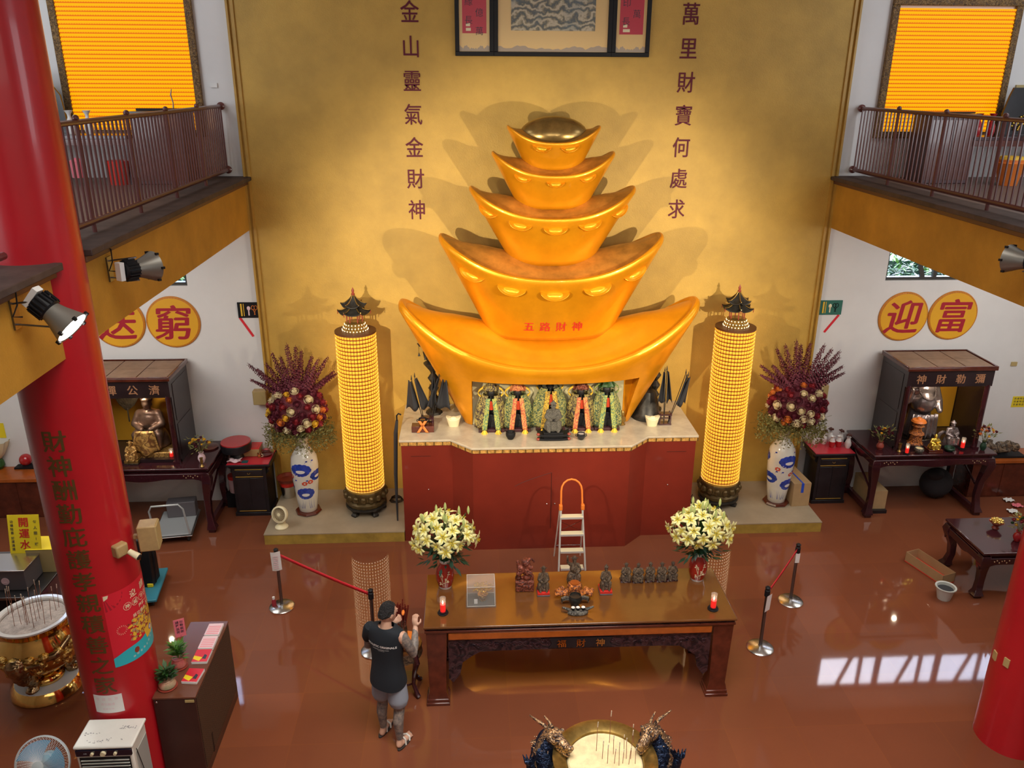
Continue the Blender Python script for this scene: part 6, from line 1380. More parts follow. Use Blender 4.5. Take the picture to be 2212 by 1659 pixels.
    m = MB(); m.tube([(-.262, .03+.05*cos(a), 1.20+.05*sin(a)) for a in [2*pi*k/12 for k in range(13)]], .009, 6); 
    return t
man()
def W(x, y, z):   # point in the man's frame
    a = radians(-24); return Vector((-2.10+x*cos(a)-y*sin(a), -5.58+x*sin(a)+y*cos(a), z))
m = MB(); m.ell((0, 0, 0), (.018, .045, .02), 12, 8); solo('divination_block', m, 'orange_plastic', 'small orange-red crescent block in the man\'s left hand', 'block', loc=W(.0, .375, 1.41))
# stool with red tray and sticks
t = thing('carved_side_stool', 'dark carved stool with curled legs beside the man and the long table', 'stool', (-1.995, -4.80, 0)); m = MB(); m.lathe([(.20, .64), (.205, .66), (.20, .68)], 32); obj('seat', m, 'table_wood', t)
m = MB(); m.lathe([(.185, .50), (.20, .56), (.19, .64)], 32, lobes=8, lobe=.04); obj('carved_apron', m, 'carved_dark', t)
for k in range(4):
    a = pi/4+k*pi/2; c, s = cos(a), sin(a); m = MB(); m.tube([(.18*c, .18*s, .6), (.21*c, .21*s, .5), (.15*c, .15*s, .32), (.13*c, .13*s, .16), (.19*c, .19*s, .05), (.22*c, .22*s, .02)], [.03, .035, .025, .024, .028, .03], 8); obj('leg', m, 'dark_wood', t)
m = MB(); m.lathe([(.12, .15), (.12, .18)], 20); obj('shelf', m, 'dark_wood', t)
ZQ = .682
t = thing('red_round_tray', 'dark red round tray with an orange rim on the carved stool', 'tray', (-1.985, -4.83, ZQ)); m = MB(); m.lathe([(.14, 0), (.165, .05), (.158, .05), (.13, .012)], 32); obj('tray', m, 'tray_red', t); m = MB(); m.lathe([(.158, .05), (.166, .052), (.166, .058), (.158, .058)], 32); obj('rim', m, 'orange_plastic', t)
t = thing('stick_bundle', 'dark red bundle of upright sticks in a dark holder on the red tray', 'stick bundle', (-2.02, -4.80, ZQ+.013)); m = MB(); m.lathe([(.07, 0), (.075, .02), (.06, .25), (.065, .30)], 20); obj('holder', m, 'carved_dark', t)
m = MB(); R = random.Random(6)
for k in range(34): a = k*2.4; r = .058*sqrt(k/34); m.tube([(r*cos(a), r*sin(a), .2), (r*1.9*cos(a), r*1.9*sin(a), .48+R.uniform(-.03, .03))], .0065, 5)
obj('sticks', m, 'carved_sticks', t)

# ================================================================ FRONT URN WITH DRAGONS
t = thing('dragon_incense_urn', 'big round brass incense urn with two dragon handles at the bottom edge of the photo', 'incense urn', (-.01, -6.93, 0))
m = MB(); m.lathe([(.30, 0), (.34, .03), (.30, .10), (.22, .22), (.20, .34), (.30, .46), (.46, .60), (.52, .76), (.46, .90), (.42, .94), (.475, .985), (.48, 1.0), (.42, 1.0), (.355, .975), (.34, .93), (.3, .80)], 64, cap=False); obj('bowl', m, 'urn_brass', t)
m = MB(); m.lathe([(.345, .955), (.33, .972), (.20, .98), (.001, .978)], 48); obj('sand', m, 'sand', t)
def dragon(s, par):
    m = MB(); J = lambda p: (s*p[0], p[1], p[2])
    ch = [((.40, .05, .62), .10), ((.50, .12, .75), .12), ((.56, .18, .90), .11), ((.50, .24, 1.02), .095), ((.44, .20, 1.06), .08)]
    for (a, r0), (b, r1) in zip(ch, ch[1:]): m.cap(J(a), J(b), r0, r1, 12)
    me_ = fused(m, .014, 'neck', 1)
    for v in me_.vertices: v.co += v.normal*.014*abs(noise.noise(v.co*24))
    me_.materials.append(M['dragon_blue']); nk = link('dragon_body', me_, None, par)
    m = MB(); m.ell(J((.45, .20, 1.09)), (.085, .095, .065), 14, 10); m.cap(J((.42, .16, 1.09)), J((.33, .05, 1.07)), .055, .04, 10); m.cap(J((.42, .14, 1.03)), J((.34, .06, 1.0)), .04, .03, 10); m.ell(J((.32, .03, 1.10)), (.04, .03, .03), 8, 6)
    for a in (-1, 1): m.ell(J((.41+a*.035, .17-a*.03, 1.15)), (.025, .025, .022), 8, 6)
    me_ = fused(m, .009, 'head', 1); me_.materials.append(M['dragon_gold']); hd = link('dragon_head', me_, None, par)
    m = MB(); m.tube([J((.50, .24, 1.13)), J((.56, .30, 1.15)), J((.62, .32, 1.18)), J((.67, .32, 1.23))], [.02, .017, .012, .006], 8); m.tube([J((.46, .25, 1.14)), J((.49, .31, 1.16)), J((.53, .36, 1.18))], [.018, .012, .006], 8); obj('horn', m, 'dragon_gold', hd)
    m = MB()
    for k in range(11): a = k/10; p = Vector((.50+.14*sin(a*2.5), .22-.18*a, 1.12-.42*a)); m.lathe([(.035, 0), (.022, .05), (.002, .10)], 6, c=J(tuple(p)))
    for k in range(14): a = k*2.4; m.tube([J((.50, .22, 1.05)), J((.50+.10*cos(a), .22+.08*sin(a), 1.0)), J((.50+.17*abs(cos(a)), .22+.12*sin(a), .98+.02*cos(k)))], [.02, .014, .003], 6)
    obj('mane', m, 'dragon_gold', hd)
    m = MB(); m.cap(J((.55, .12, .72)), J((.66, .02, .76)), .045, .035); m.cap(J((.66, .02, .76)), J((.68, .02, .92)), .035, .04)
    for k in range(5): a = -.8+.4*k; m.tube([J((.68, .02, .92)), J((.68+.06*sin(a), .02+.03*cos(k), .99)), J((.68+.10*sin(a), .03, 1.05))], [.025, .018, .003], 7)
    obj('claw', m, 'dragon_blue', par)
dragon(-1, t); dragon(1, t)
stk = MB(); stk.tube([(0, 0, 0), (0, 0, .30)], .0028, 5); stk.tube([(0, 0, .30), (0.002, 0, .36)], .0048, 6, 1); SM = stk.mesh('incense_stick'); [SM.materials.append(M[x]) for x in ('incense', 'incense_ash')]
R = random.Random(11)
def stick(p, s, grp, lab, tx, ty):
    o = link('incense_stick', SM, None, None, p); o.scale = (1, 1, s); o.rotation_euler = (tx, ty, 0); tag(o, lab, 'incense stick', grp)
for k, (px, py, s) in enumerate(((1288, 1623, .95), (1316, 1605, 1.1), (1301, 1640, .6), (1312, 1650, .6), (1327, 1650, .5), (1337, 1655, .75), (1345, 1650, .45), (1353, 1640, .7), (1358, 1652, .6), (1362, 1640, .95), (1368, 1605, .6), (1348, 1620, .5), (1325, 1630, .6), (1372, 1650, .5))):
    stick(at(px, py, .975), s, 'incense sticks standing in the front urn', 'incense stick standing in the pale sand of the dragon urn', R.uniform(-.05, .05), R.uniform(-.05, .05))

# ================================================================ GOLD INCENSE BURNER (left)
BX, BY = -6.25, -4.53
t = thing('brass_incense_burner', 'large polished brass incense burner with white rim and lion legs, at the left edge', 'incense burner', (BX, BY, 0))
m = MB(); m.lathe([(.37, 0), (.40, .02), (.385, .09), (.345, .14)], 72, lobes=36, lobe=.006); obj('flared_base', m, 'brass', t)
m = MB(); m.lathe([(.345, .13), (.34, .145), (.001, .146)], 64); obj('marble_plate', m, 'ceramic', t); m = MB(); m.ell((0, 0, .17), (.20, .20, .10), 32, 14); obj('dome', m, 'brass', t)
m = MB(); m.lathe([(.12, .33), (.30, .37), (.41, .48), (.45, .62), (.43, .76), (.37, .83), (.355, .89), (.40, .985)], 64, cap=False); obj('bowl', m, 'brass', t)
m = MB(); m.lathe([(.385, .975), (.405, .985), (.405, 1.005), (.36, 1.005), (.345, .99), (.345, .96)], 64, cap=False); obj('white_rim', m, 'ceramic', t)
m = MB(); m.lathe([(.35, .955), (.30, .965), (.001, .97)], 48); obj('ash', m, 'ash', t)
m = MB()
for k in range(9):    # relief band of lions and clouds round the belly
    a = 2*pi*k/9
    for j in range(6): m.ell((.44*cos(a+.08*j), .44*sin(a+.08*j), .62+.08*sin(j*1.6)), (.06, .06, .055), 9, 6)
me = fused(m, .014, 'relief', 1)
for v in me.vertices: v.co += v.normal*.014*noise.noise(v.co*30)
me.materials.append(M['brass_relief']); link('relief_band', me, None, t)
for k, a in enumerate((-95, 25, 145)):
    c, s = cos(radians(a)), sin(radians(a)); m = MB(); m.cap((.42*c, .42*s, .62), (.36*c, .36*s, .42), .13, .10); m.cap((.36*c, .36*s, .42), (.26*c, .26*s, .28), .09, .06); m.cap((.22*c, .22*s, .28), (.26*c, .26*s, .17), .05, .06); m.ell((.28*c, .28*s, .175), (.075, .075, .035), 10, 6)
    for j in range(8): b = j*.8; m.ell((.42*c+.05*cos(b)*s, .42*s-.05*cos(b)*c, .58+.06*sin(b)), .035, 8, 6)
    me = fused(m, .012, 'leg', 1)
    for v in me.vertices: v.co += v.normal*.010*noise.noise(v.co*34)
    me.materials.append(M['brass_dark']); link('lion_leg', me, None, t)
m = MB(); m.cap((-.02, -.44, .62), (.34, -.30, .68), .06, .05); m.cap((.34, -.30, .68), (.42, -.12, .78), .05, .03)
for j in range(9): m.tube([(-.05+.03*j, -.45, .66), (.0+.03*j, -.47, .60+.01*j), (-.02+.035*j, -.44, .54)], [.02, .016, .004], 6)
me = fused(m, .010, 'dragon', 1); me.materials.append(M['brass_dark']); link('dragon_relief', me, None, t)
for k in range(20):
    a = R.uniform(0, 6.28); r = .29*sqrt(R.random()); stick((BX+r*cos(a)-.03, BY+r*sin(a)+.02, .965), R.uniform(.8, 1.15), 'incense sticks standing in the brass burner', 'incense stick standing in the grey ash of the brass burner', R.uniform(-.06, .06), R.uniform(-.02, .10))

# ================================================================ LEFT CABINETS, DONATION BOX, SIGN
t = thing('low_black_cabinet', 'low black cabinet with a steel-rimmed top at the left edge, under the donation box', 'cabinet', (-7.05, -3.15, 0)); m = MB(); m.box(-.65, -.50, 0, .36, .55, .62); obj('body', m, 'black', t, bev=.005); m = MB(); m.box(-.68, -.53, .62, .38, .57, .66); obj('top', m, 'steel_dark', t, bev=.004)
m = MB(); m.box(-.5, -.505, .18, .1, -.5, .30); m.box(.10, -.505, .44, .32, -.5, .50); obj('vent_plate', m, 'box_grey', t)
t = thing('dark_sideboard', 'dark polished sideboard right of the donation box, behind the brass burner', 'cabinet', (-6.28, -3.00, 0)); m = MB(); m.box(-.38, -.62, 0, .42, .62, .60); obj('body', m, 'black_wood', t, bev=.006); m = MB(); m.box(-.39, -.65, .60, .45, .64, .65); obj('top', m, 'dark_wood', t, bev=.01)
m = MB(); m.box(-.33, -.628, .12, .37, -.62, .52); obj('door', m, 'black_wood', t, bev=.004)
t = thing('donation_box', 'grey steel donation box with a round emblem on the low black cabinet', 'box', (-7.03, -3.32, .661)); m = MB(); m.box(-.36, -.20, 0, .17, .20, .28); obj('case', m, 'box_grey', t, bev=.008); m = MB(); m.box(-.37, -.21, .28, .18, .21, .295); obj('lid', m, 'steel', t, bev=.004)
m = MB(); m.lathe([(.05, 0), (.05, .004)], 24); m.v = [(v[0]-.08, -.205-v[2], v[1]+.14) for v in m.v]; m.box(-.10, -.212, .12, -.06, -.21, .13); obj('emblem', m, 'pink_pale', t)
t = thing('yellow_carton', 'carton with a bright yellow top behind the donation box, next to the red column', 'box', (-6.86, -2.95, .661)); m = MB(); m.box(-.17, -.17, 0, .17, .17, .34); obj('carton', m, 'beige_plate', t, bev=.004); m = MB(); m.box(-.172, -.172, .34, .172, .172, .345); obj('yellow_top', m, 'sign_yellow', t)
p = at(40, 1168, 1.0); t = thing('yellow_sign', 'yellow sign with red characters 開運水 standing on the donation box', 'sign', (-7.02, -3.12, .957)); tl = MB(); tl.box(-.20, 0, 0, .20, .006, .52); o = obj('sheet', tl, 'sign_yellow', t)
m = MB(); [brush(m, c_, (.0, -.003, .42-.15*k_), .135, .025) for k_, c_ in enumerate('開運水')]; obj('red_characters', m, 'sign_red', t, fix=False)
m = MB(); column_text(m, '每人限1罐', .145, -.003, .42, .05, .075, bold=.01); column_text(m, '功德隨喜', -.15, -.003, .43, .042, .05, bold=.01); column_text(m, '好運連連', -.15, -.003, .21, .042, .05, bold=.01); obj('small_characters', m, 'ink', t, fix=False); t.rotation_euler = (radians(-12), 0, 0)
t = thing('blue_trolley', 'turquoise flatbed board with a yellow strap lying behind the red column', 'trolley', (-5.84, -2.75, 0), radians(8)); m = MB(); m.box(-.30, -.35, .10, .30, .45, .14); obj('deck', m, 'teal_flat', t, bev=.01); m = MB(); m.box(.12, -.04, .14, .20, .14, .20); obj('yellow_strap', m, 'sign_yellow', t, bev=.01)
for a in (-.22, .22):
    for b in (-.25, .35): m = MB(); m.tube([(a-.015, b, .05), (a+.015, b, .05)], .05, 14); obj('caster', m, 'rubber', t)
t = thing('black_luggage', 'black bundled stand with gold trim on the turquoise board behind the red column', 'bundle', (-5.80, -2.62, .141)); m = MB(); m.sq([(0, 0, 0, .16, .14), (.02, 0, .4, .15, .12), (.05, .02, .7, .10, .08)]); m.tube([(.12, .02, .7), (.17, 0, .4), (.14, -.02, 0)], .03, 8); obj('body', m, 'black', t, bev=.03); m = MB(); [m.tube([(-.10+.05*k, -.15, .15+.1*k), (-.05+.05*k, -.155, .35+.08*k)], .008, 5) for k in range(4)]; obj('gold_trim', m, 'brass', t)

# ================================================================ FRONT LEFT: CABINET, PLANTS, COOLER, FAN
t = thing('brown_filing_cabinet', 'dark brown cabinet with a perforated side beside the left red column', 'cabinet', (-4.165, -5.41, 0)); w, d, H = .205, .60, 1.05
m = MB(); m.box(-w, -d, 0, w, d, H-.02); obj('body', m, 'cab_brown', t, bev=.004); m = MB(); m.box(-w-.005, -d-.005, H-.02, w+.005, d+.005, H); obj('top', m, 'cab_top', t, bev=.003)
m = MB(); m.box(w, -d+.02, .12, w+.004, d-.02, H-.04)
obj('perforated_side', m, 'mesh_side', t)
m = MB(); m.box(w-.10, -d-.008, H-.065, w-.01, -d-.003, H-.035); obj('name_tag', m, 'beige_plate', t); m = MB(); m.ell((-w+.03, -d-.003, H-.055), (.012, .006, .012), 8, 6); obj('lock', m, 'steel', t)
m = MB(); m.box(w, -d+.25, .10, w+.006, -d+.28, .34); obj('side_handle', m, 'black', t)
m = MB(); m.box(-.27, -.62, 0, .27, .62, .012); 
ZF = 1.052
for k, (y, mt, mt2, lab) in enumerate(((.42, 'pink_pale', 'paper', 'stack of pink and white leaflets at the far end of the brown cabinet'), (.20, 'pink_pale', 'paper', 'second stack of pink and white leaflets on the brown cabinet'), (-.02, 'poster_red', 'paper', 'stack of red and yellow booklets in the row on the brown cabinet'), (-.32, 'poster_red', 'paper', 'separate stack of red and yellow booklets nearer the camera on the brown cabinet'))):
    t = thing('leaflet_stack', lab, 'leaflets', (-4.165+.10, -5.41+y, ZF), radians(0 if k < 3 else -6), 'leaflet stacks on the brown cabinet'); m = MB(); m.box(-.075, -.10, 0, .085, .10, .03); obj('pages', m, mt2, t, bev=.002)
    m = MB(); m.box(-.074, -.098, .03, .084, .098, .032); obj('cover', m, mt, t)
    m = MB()
    if k > 1: m.add([(-.073, -.05, .0325), (.0, -.09, .0325), (.02, -.03, .0325), (-.073, .0, .0325)], [(0, 1, 2, 3)]); m.add([(.02, -.05, .0327), (.06, -.06, .0327), (.06, .0, .0327), (.03, .02, .0327)], [(0, 1, 2, 3)], 1)
    else: [m.box(-.06, -.08+.03*q, .032, .07, -.07+.03*q, .0325, 1) for q in range(5)]
    obj('print', m, ['sign_yellow', 'pink' if k < 2 else 'ink'], t, fix=False)
def plant(x, y, pot, label, R_, r, h, leafm, seed):
    t = thing('potted_plant', label, 'plant', (x, y, ZF)); m = MB(); m.lathe([(r*.6, 0), (r*.95, h*.25), (r, h*.55), (r*.8, h*.9), (r*.85, h), (r*.72, h)], 28); obj('pot', m, pot, t); m = MB(); m.lathe([(r*1.05, 0), (r*1.12, .012), (r*.9, .014)], 28); obj('saucer', m, 'clay_red', t)
    m = MB(); m.lathe([(r*.72, h*.92), (.001, h*.94)], 20); obj('soil', m, 'leaf_dark', t)
    m = MB(); R = random.Random(seed)
    for k in range(110):
        a = R.uniform(0, 6.28); rr = R.uniform(0, r*.5); z0 = h+R.uniform(-.01, R_*.9); q = Vector((rr*cos(a), rr*sin(a), z0)); dr = Vector((cos(a), sin(a), R.uniform(.2, 1.4))).normalized(); e = dr.cross(Vector((0, 0, 1))).normalized(); L = R.uniform(.06, .12)
        m.add([q, q+dr*L*.45+e*L*.16, q+dr*L+Vector((0, 0, -.01)), q+dr*L*.45-e*L*.16], [(0, 1, 2, 3)])
    for k in range(6): a = k*1.05; m.tube([(0, 0, h*.9), (r*.3*cos(a), r*.3*sin(a), h+R_*.9)], .006, 5)
    obj('leaves', m, leafm, t, fix=False); return t
plant(-4.27, -5.86, 'pot_pink', 'dark leafy plant in a round pink pot at the front of the brown cabinet', .13, .085, .10, 'leaf', 1)
plant(-4.25, -5.56, 'pot_red', 'bright green plant in a patterned dark pink pot behind the first plant', .16, .075, .12, 'leaf_mid', 2)
m = MB(); m.box(-.002, -.05, 0, .002, .05, .22); t = thing('pink_sign', 'small pink card with dark characters sticking up behind the potted plants', 'sign', (-4.33, -5.22, ZF+.12)); m = MB(); m.box(-.055, -.002, 0, .055, .002, .22); obj('card', m, 'pink', t); m = MB(); m.tube([(0, 0, -.12), (0, 0, .02)], .003, 5); obj('stem', m, 'steel', t); t.rotation_euler = (0, 0, radians(25))
m = MB(); [write(m, c, (-.02+.04*(k % 2), -.004, .185-.04*(k//2)), .036, bold=.01) for k, c in enumerate('請勿移動盆栽謝謝')]; obj('lettering', m, 'ink', t, fix=False)
# air cooler
t = thing('air_cooler', 'white evaporative air cooler with an ink-painted top and black control strip, bottom left', 'air cooler', (-4.635, -6.40, 0), radians(0)); w, d, H = .26, .165, 1.0
m = MB(); m.box(-w, -d, .03, w, d, H-.03); obj('body', m, 'cooler_white', t, bev=.02); m = MB(); m.box(-w-.01, -d-.01, H-.035, w+.01, d+.02, H); obj('painted_top', m, 'cooler_top', t, bev=.015, seg=3)
m = MB(); R = random.Random(44)
for cx_, cy_, n_ in ((.14, .06, 26), (-.17, -.02, 14), (-.10, -.11, 16), (.07, -.09, 8)):
    for k in range(n_):
        x_, y_ = cx_+R.uniform(-.075, .075), cy_+R.uniform(-.02, .02); q_ = R.uniform(.006, .022); m.add([(x_, y_, H+.0005+k*1e-5), (x_+q_, y_+R.uniform(-.003, .003), H+.0005+k*1e-5), (x_+q_*.5, y_+R.uniform(.004, .022), H+.0005+k*1e-5)], [(0, 1, 2)])
obj('ink_landscape', m, 'ink_wash', t, fix=False)
m = MB(); m.box(-w+.005, -d-.012, H-.11, w-.005, -d+.01, H-.04); obj('control_strip', m, 'black_gloss', t, bev=.005)
for dx, r in ((-.10, .016), (0, .026), (.11, .016)):
    m = MB(); m.lathe([(r, 0), (r*.9, .02)], 20); m.v = [(v[0]+dx, -d-.012-v[2], v[1]+H-.075) for v in m.v]; obj('knob', m, 'cream', t)
for k in range(9):
    m = MB(); m.box(-w+.04, -d-.014, H-.17-.036*k, w-.04, -d-.002, H-.158-.036*k); obj('louvre', m, 'grille_grey', t, bev=.003)
m = MB(); m.box(-w+.03, -d-.004, .15, w-.03, -d-.001, H-.13); obj('air_outlet', m, 'black', t)
m = MB(); m.box(w-.001, -d+.05, .2, w+.005, d-.03, H-.14); obj('side_filter', m, 'grille_grey', t); m = MB(); m.tube([(w+.01, -d+.06, H-.10), (w+.02, -d+.10, .65), (w+.01, -d+.16, .4), (w+.015, -d+.2, .1)], .004, 5); obj('power_cord', m, 'black', t)
for a in (-1, 1):
    for b in (-1, 1): m = MB(); m.lathe([(.018, 0), (.018, .035)], 10, c=(a*(w-.04), b*(d-.03), 0)); obj('foot', m, 'rubber', t)
m = MB(); write(m, 'AIR', (-.165, -d-.0135, H-.075), .022, bold=.01); 
obj('lettering', m, 'grey_light', t, fix=False)
# floor fan lying face up-forward
t = thing('blue_standing_fan', 'translucent blue standing fan at the bottom left corner', 'fan', (-5.27, -6.50, 0)); X = Matrix.Translation((0, 0, .74)) @ Matrix.Rotation(radians(62), 4, 'X')
m = MB(); m.lathe([(.18, 0), (.18, .02), (.05, .04)], 28); m.tube([(0, 0, .03), (0, .06, .45), (0, .10, .66)], .018, 10); obj('stand', m, 'white', t)
m = MB(); m.X = X; m.lathe([(.03, -.24), (.06, -.22), (.08, -.17), (.08, -.10), (.05, -.08)], 20); obj('motor', m, 'fan_blue', t)
m = MB(); m.X = X
for k in range(3):
    a = 2*pi*k/3; m.grid(lambda u, v: ((.03+.19*v)*cos(a+(u-.5)*1.7*(.6+.4*v)), (.03+.19*v)*sin(a+(u-.5)*1.7*(.6+.4*v)), (u-.5)*.05), 6, 4)
obj('blade', m, 'fan_blade', t, fix=False)
m = MB(); m.X = X
for k in range(96):
    a = 2*pi*k/96; c, s = cos(a), sin(a); m.tube([(.04*c, .04*s, .06), (.15*c, .15*s, .055), (.235*c, .235*s, .01), (.25*c, .25*s, -.03)], .0012, 3, cap=False)
    if k % 2: m.tube([(.06*c, .06*s, -.09), (.18*c, .18*s, -.075), (.25*c, .25*s, -.03)], .0012, 3, cap=False)
obj('wire_grille', m, 'white', t, fix=False); m = MB(); m.X = X; m.lathe([(.245, -.045), (.256, -.04), (.256, -.02), (.245, -.015)], 48, cap=False); obj('rim', m, 'grille_rim', t)
m = MB(); m.X = X; m.lathe([(.05, .055), (.05, .07), (.03, .075)], 24); obj('badge', m, 'grille_rim', t)

# ================================================================ RIGHT FOREGROUND
curved_table('dark purple lacquered table at the right, partly behind the right red column', 5.79, 7.6, -3.38, -2.42, .75, name='low_table', stretcher=False)
p = at(2150, 1140, .752); t = bowl('footed_bowl', 'footed red bowl on the right table, heaped with gold wrapped sweets', p, .10, .10, 'clay_red', prof=[(.05, 0), (.03, .03), (.05, .05), (.10, .10), (.095, .10), (.04, .06)])
R = random.Random(21)
for k in range(34):
    a = k*2.4; r = .085*sqrt(k/34); m = MB(); m.ell((0, 0, 0), (.018, .012, .012), 8, 5); m.lathe([(.002, .014), (.012, .026)], 6); o = solo('gold_sweet', m, 'gold_foil', 'gold wrapped sweet in the heap filling the footed red bowl', 'sweet', 'gold sweets heaped in the footed bowl', loc=p+Vector((r*cos(a), r*sin(a), .115+.035*(1-r/.085)))); o.rotation_euler = (R.uniform(0, 3), R.uniform(0, 3), 0)
small_vase_flowers('small red vase on the right table beside the red column', 'green leaves and yellow fruit in the red vase by the right column', at(2196, 1168, .752), .06, .16, 'lacquer', ['rose_yellow', 'leaf', 'rose_red'], 9, .13)
t = thing('long_carton', 'long open shallow cardboard box on the floor left of the right table', 'box', at(2010, 1238, 0)+Vector((0, .05, 0)), radians(14)); m = MB(); L, w_, h = .34, .12, .16
for b in ((-w_, -L, 0, w_, L, .006), (-w_, -L, 0, -w_+.006, L, h), (w_-.006, -L, 0, w_, L, h), (-w_, -L, 0, w_, -L+.006, h), (-w_, L-.006, 0, w_, L, h)): m.box(*b)
obj('carton', m, 'cardboard', t); t.rotation_euler = (0, 0, radians(18))
m = MB(); m.box(-w_-.002, -L-.002, 0, w_+.002, L+.002, .012); obj('red_edge', m, 'red_plastic', t); m = MB(); [m.tube([(-.05+.03*k, -.25, .02), (-.02+.03*k, .22, .03)], .008, 5) for k in range(3)]; obj('sticks', m, 'cardboard_in', t)
t = thing('plastic_bucket', 'pale grey plastic bucket with dark contents in front of the long carton', 'bucket', at(2038, 1292, 0)); m = MB(); m.lathe([(.085, 0), (.125, .18), (.14, .185), (.138, .195), (.115, .19), (.08, .01)], 32); obj('pail', m, 'pail_white', t); m = MB(); m.lathe([(.108, .15), (.001, .155)], 24); obj('contents', m, 'cloth_dark', t)
R = random.Random(30)
for k, (px, py, mt, lab) in enumerate(((2178, 1083, 'paper', 'white crumpled paper on the floor by the right counter'), (2196, 1095, 'pink', 'pink paper scrap on the floor near the right edge'), (2187, 1107, 'paper', 'small torn paper scrap on the floor right of the right altar table'))):
    m = MB(); m.grid(lambda u, v: ((u-.5)*.16, (v-.5)*.12, .02+.025*abs(sin(u*6+v*5+k))), 6, 5); solo('paper_scrap', m, mt, lab, 'paper', loc=at(px, py, 0), fix=False)
m = MB(); m.box(-.16, -.20, 0, .16, .20, .5); solo('carton_on_stand', m, 'cardboard', 'tan carton edge just above the right red column, at the right edge', 'box', loc=(6.95, -2.95, .752), rz=.2, bev=.005)

# ================================================================ GALLERY FURNITURE
ZG = 5.402
def gal_table(x, y, w, d, label):
    t = thing('gallery_table', label, 'table', (x, y, ZG)); m = MB(); m.box(-w, -d, .60, w, d, .65); obj('tabletop', m, 'dark_wood', t, bev=.005); m = MB(); m.box(-w, -d, .52, w, -d+.03, .60); obj('apron', m, 'red_wood', t)
    for a in (-1, 1):
        for b in (-1, 1): m = MB(); m.box(a*w-a*.06-.03, b*d-b*.06-.03, 0, a*w-a*.06+.03, b*d-b*.06+.03, .6); obj('leg', m, 'dark_wood', t)
gal_table(-6.55, -.55, .75, .32, 'dark table with red apron on the left gallery behind the railing'); gal_table(6.75, -.55, .75, .32, 'dark table with pink edge on the right gallery behind the railing')
for sgn, x, lab in ((-1, -5.38, 'tall dark cabinet on the left gallery behind the railing'), (1, 5.72, 'tall dark cabinet on the right gallery behind the railing')):
    t = thing('gallery_cabinet', lab, 'cabinet', (x, -.62, ZG)); m = MB(); m.box(-.34, -.25, 0, .34, .25, .93); obj('body', m, 'dark_plum', t, bev=.008); m = MB(); m.box(-.36, -.27, .93, .36, .27, .96); obj('top', m, 'black_wood', t); m = MB(); [m.box(-.32+.33*k, -.256, .05, -.02+.33*k, -.25, .88) for k in range(2)]; obj('door', m, 'red_wood', t)
m = MB(); m.box(-.32, -.04, 0, .32, .04, .03); solo('black_tray', m, 'black', 'long black tray on top of the left gallery cabinet', 'tray', loc=(-5.38, -.62, ZG+.962)); m = MB(); m.box(-.28, -.03, 0, .28, .03, .02); solo('black_rod', m, 'black', 'dark rod lying on top of the right gallery cabinet', 'rod', loc=(5.85, -.62, ZG+.962))
m = MB(); m.tube([(0, 0, 0), (.01, 0, .1), (-.01, 0, .2), (.01, 0, .28)], [.012, .008, .010, .006], 6); solo('twig', m, 'red_wood', 'dark upright twig ornament in front of the left glowing panel', 'twig', loc=(-5.25, -.50, ZG+.962))
for x, mt, lab in ((-6.62, 'white', 'left white bottle-shaped vase on the left gallery table'), (-6.38, 'white', 'right white bottle-shaped vase on the left gallery table'), (6.22, 'lacquer', 'left red flared vase on the right gallery table'), (6.42, 'lacquer', 'right red flared vase on the right gallery table')):
    m = MB(); m.lathe([(.045, 0), (.06, .06), (.055, .14), (.022, .22), (.025, .26), (.055, .31), (.045, .31), (.018, .24)], 20); solo('bottle_vase', m, mt, lab, 'vase', 'bottle vases on the gallery tables', loc=(x, -.62, ZG+.652))
for sgn, x, lab in ((-1, -7.05, 'dark carved screen with a gold flower on the left gallery, beside the red column'), (1, 7.02, 'dark carved screen with golden lotus beads at the right edge of the right gallery')):
    t = thing('lotus_screen', lab, 'screen', (x, -.35, ZG+.652)); m = MB(); m.prism([(-.30, 0), (-.30, .3), (-.24, .55), (-.2, .66), (.3, .66), (.3, 0)] if sgn > 0 else [(-.3, 0), (-.3, .8), (.14, .8), (.16, .62), (.24, .5), (.26, .3), (.28, 0)], -.02, .02); obj('panel', m, 'black_wood', t)
    m = MB()
    for k in range(44):
        a = pi*((k % 15)+.5)/15; r = .10+.055*(k//15); m.ell((r*cos(a)+(.06 if sgn > 0 else -.02), -.04, .06+r*sin(a) if sgn > 0 else .25+r*.3*sin(a*2)), .017, 8, 6)
    if sgn < 0: m = MB(); [m.ell((.12+.03*cos(k), -.03, .27+.03*sin(k)), .018, 8, 6) for k in range(7)]
    obj('gold_beads', m, 'gold', t)
m = MB(); m.lathe([(.13, 0), (.18, .30), (.185, .31), (.17, .32), (.17, .36)], 28); t = thing('plastic_stool', 'orange-red plastic stool with a yellow top behind the right gallery railing', 'stool', (6.55, -1.05, ZG)); obj('body', m, 'orange_plastic', t); m = MB(); m.lathe([(.165, .36), (.15, .40)], 28); obj('top', m, 'rose_yellow', t)
m = MB(); m.lathe([(.12, 0), (.15, .32), (.14, .32)], 24); solo('plastic_bucket', m, 'red_plastic', 'red plastic bucket behind the left gallery railing', 'bucket', loc=(-5.98, -.85, ZG))
m = MB(); m.lathe([(.08, 0), (.09, .22), (.03, .26)], 20); solo('pink_bottle', m, 'pink', 'pink plastic bottle behind the left gallery railing near the red column', 'bottle', loc=(-6.5, -.9, ZG+.1))

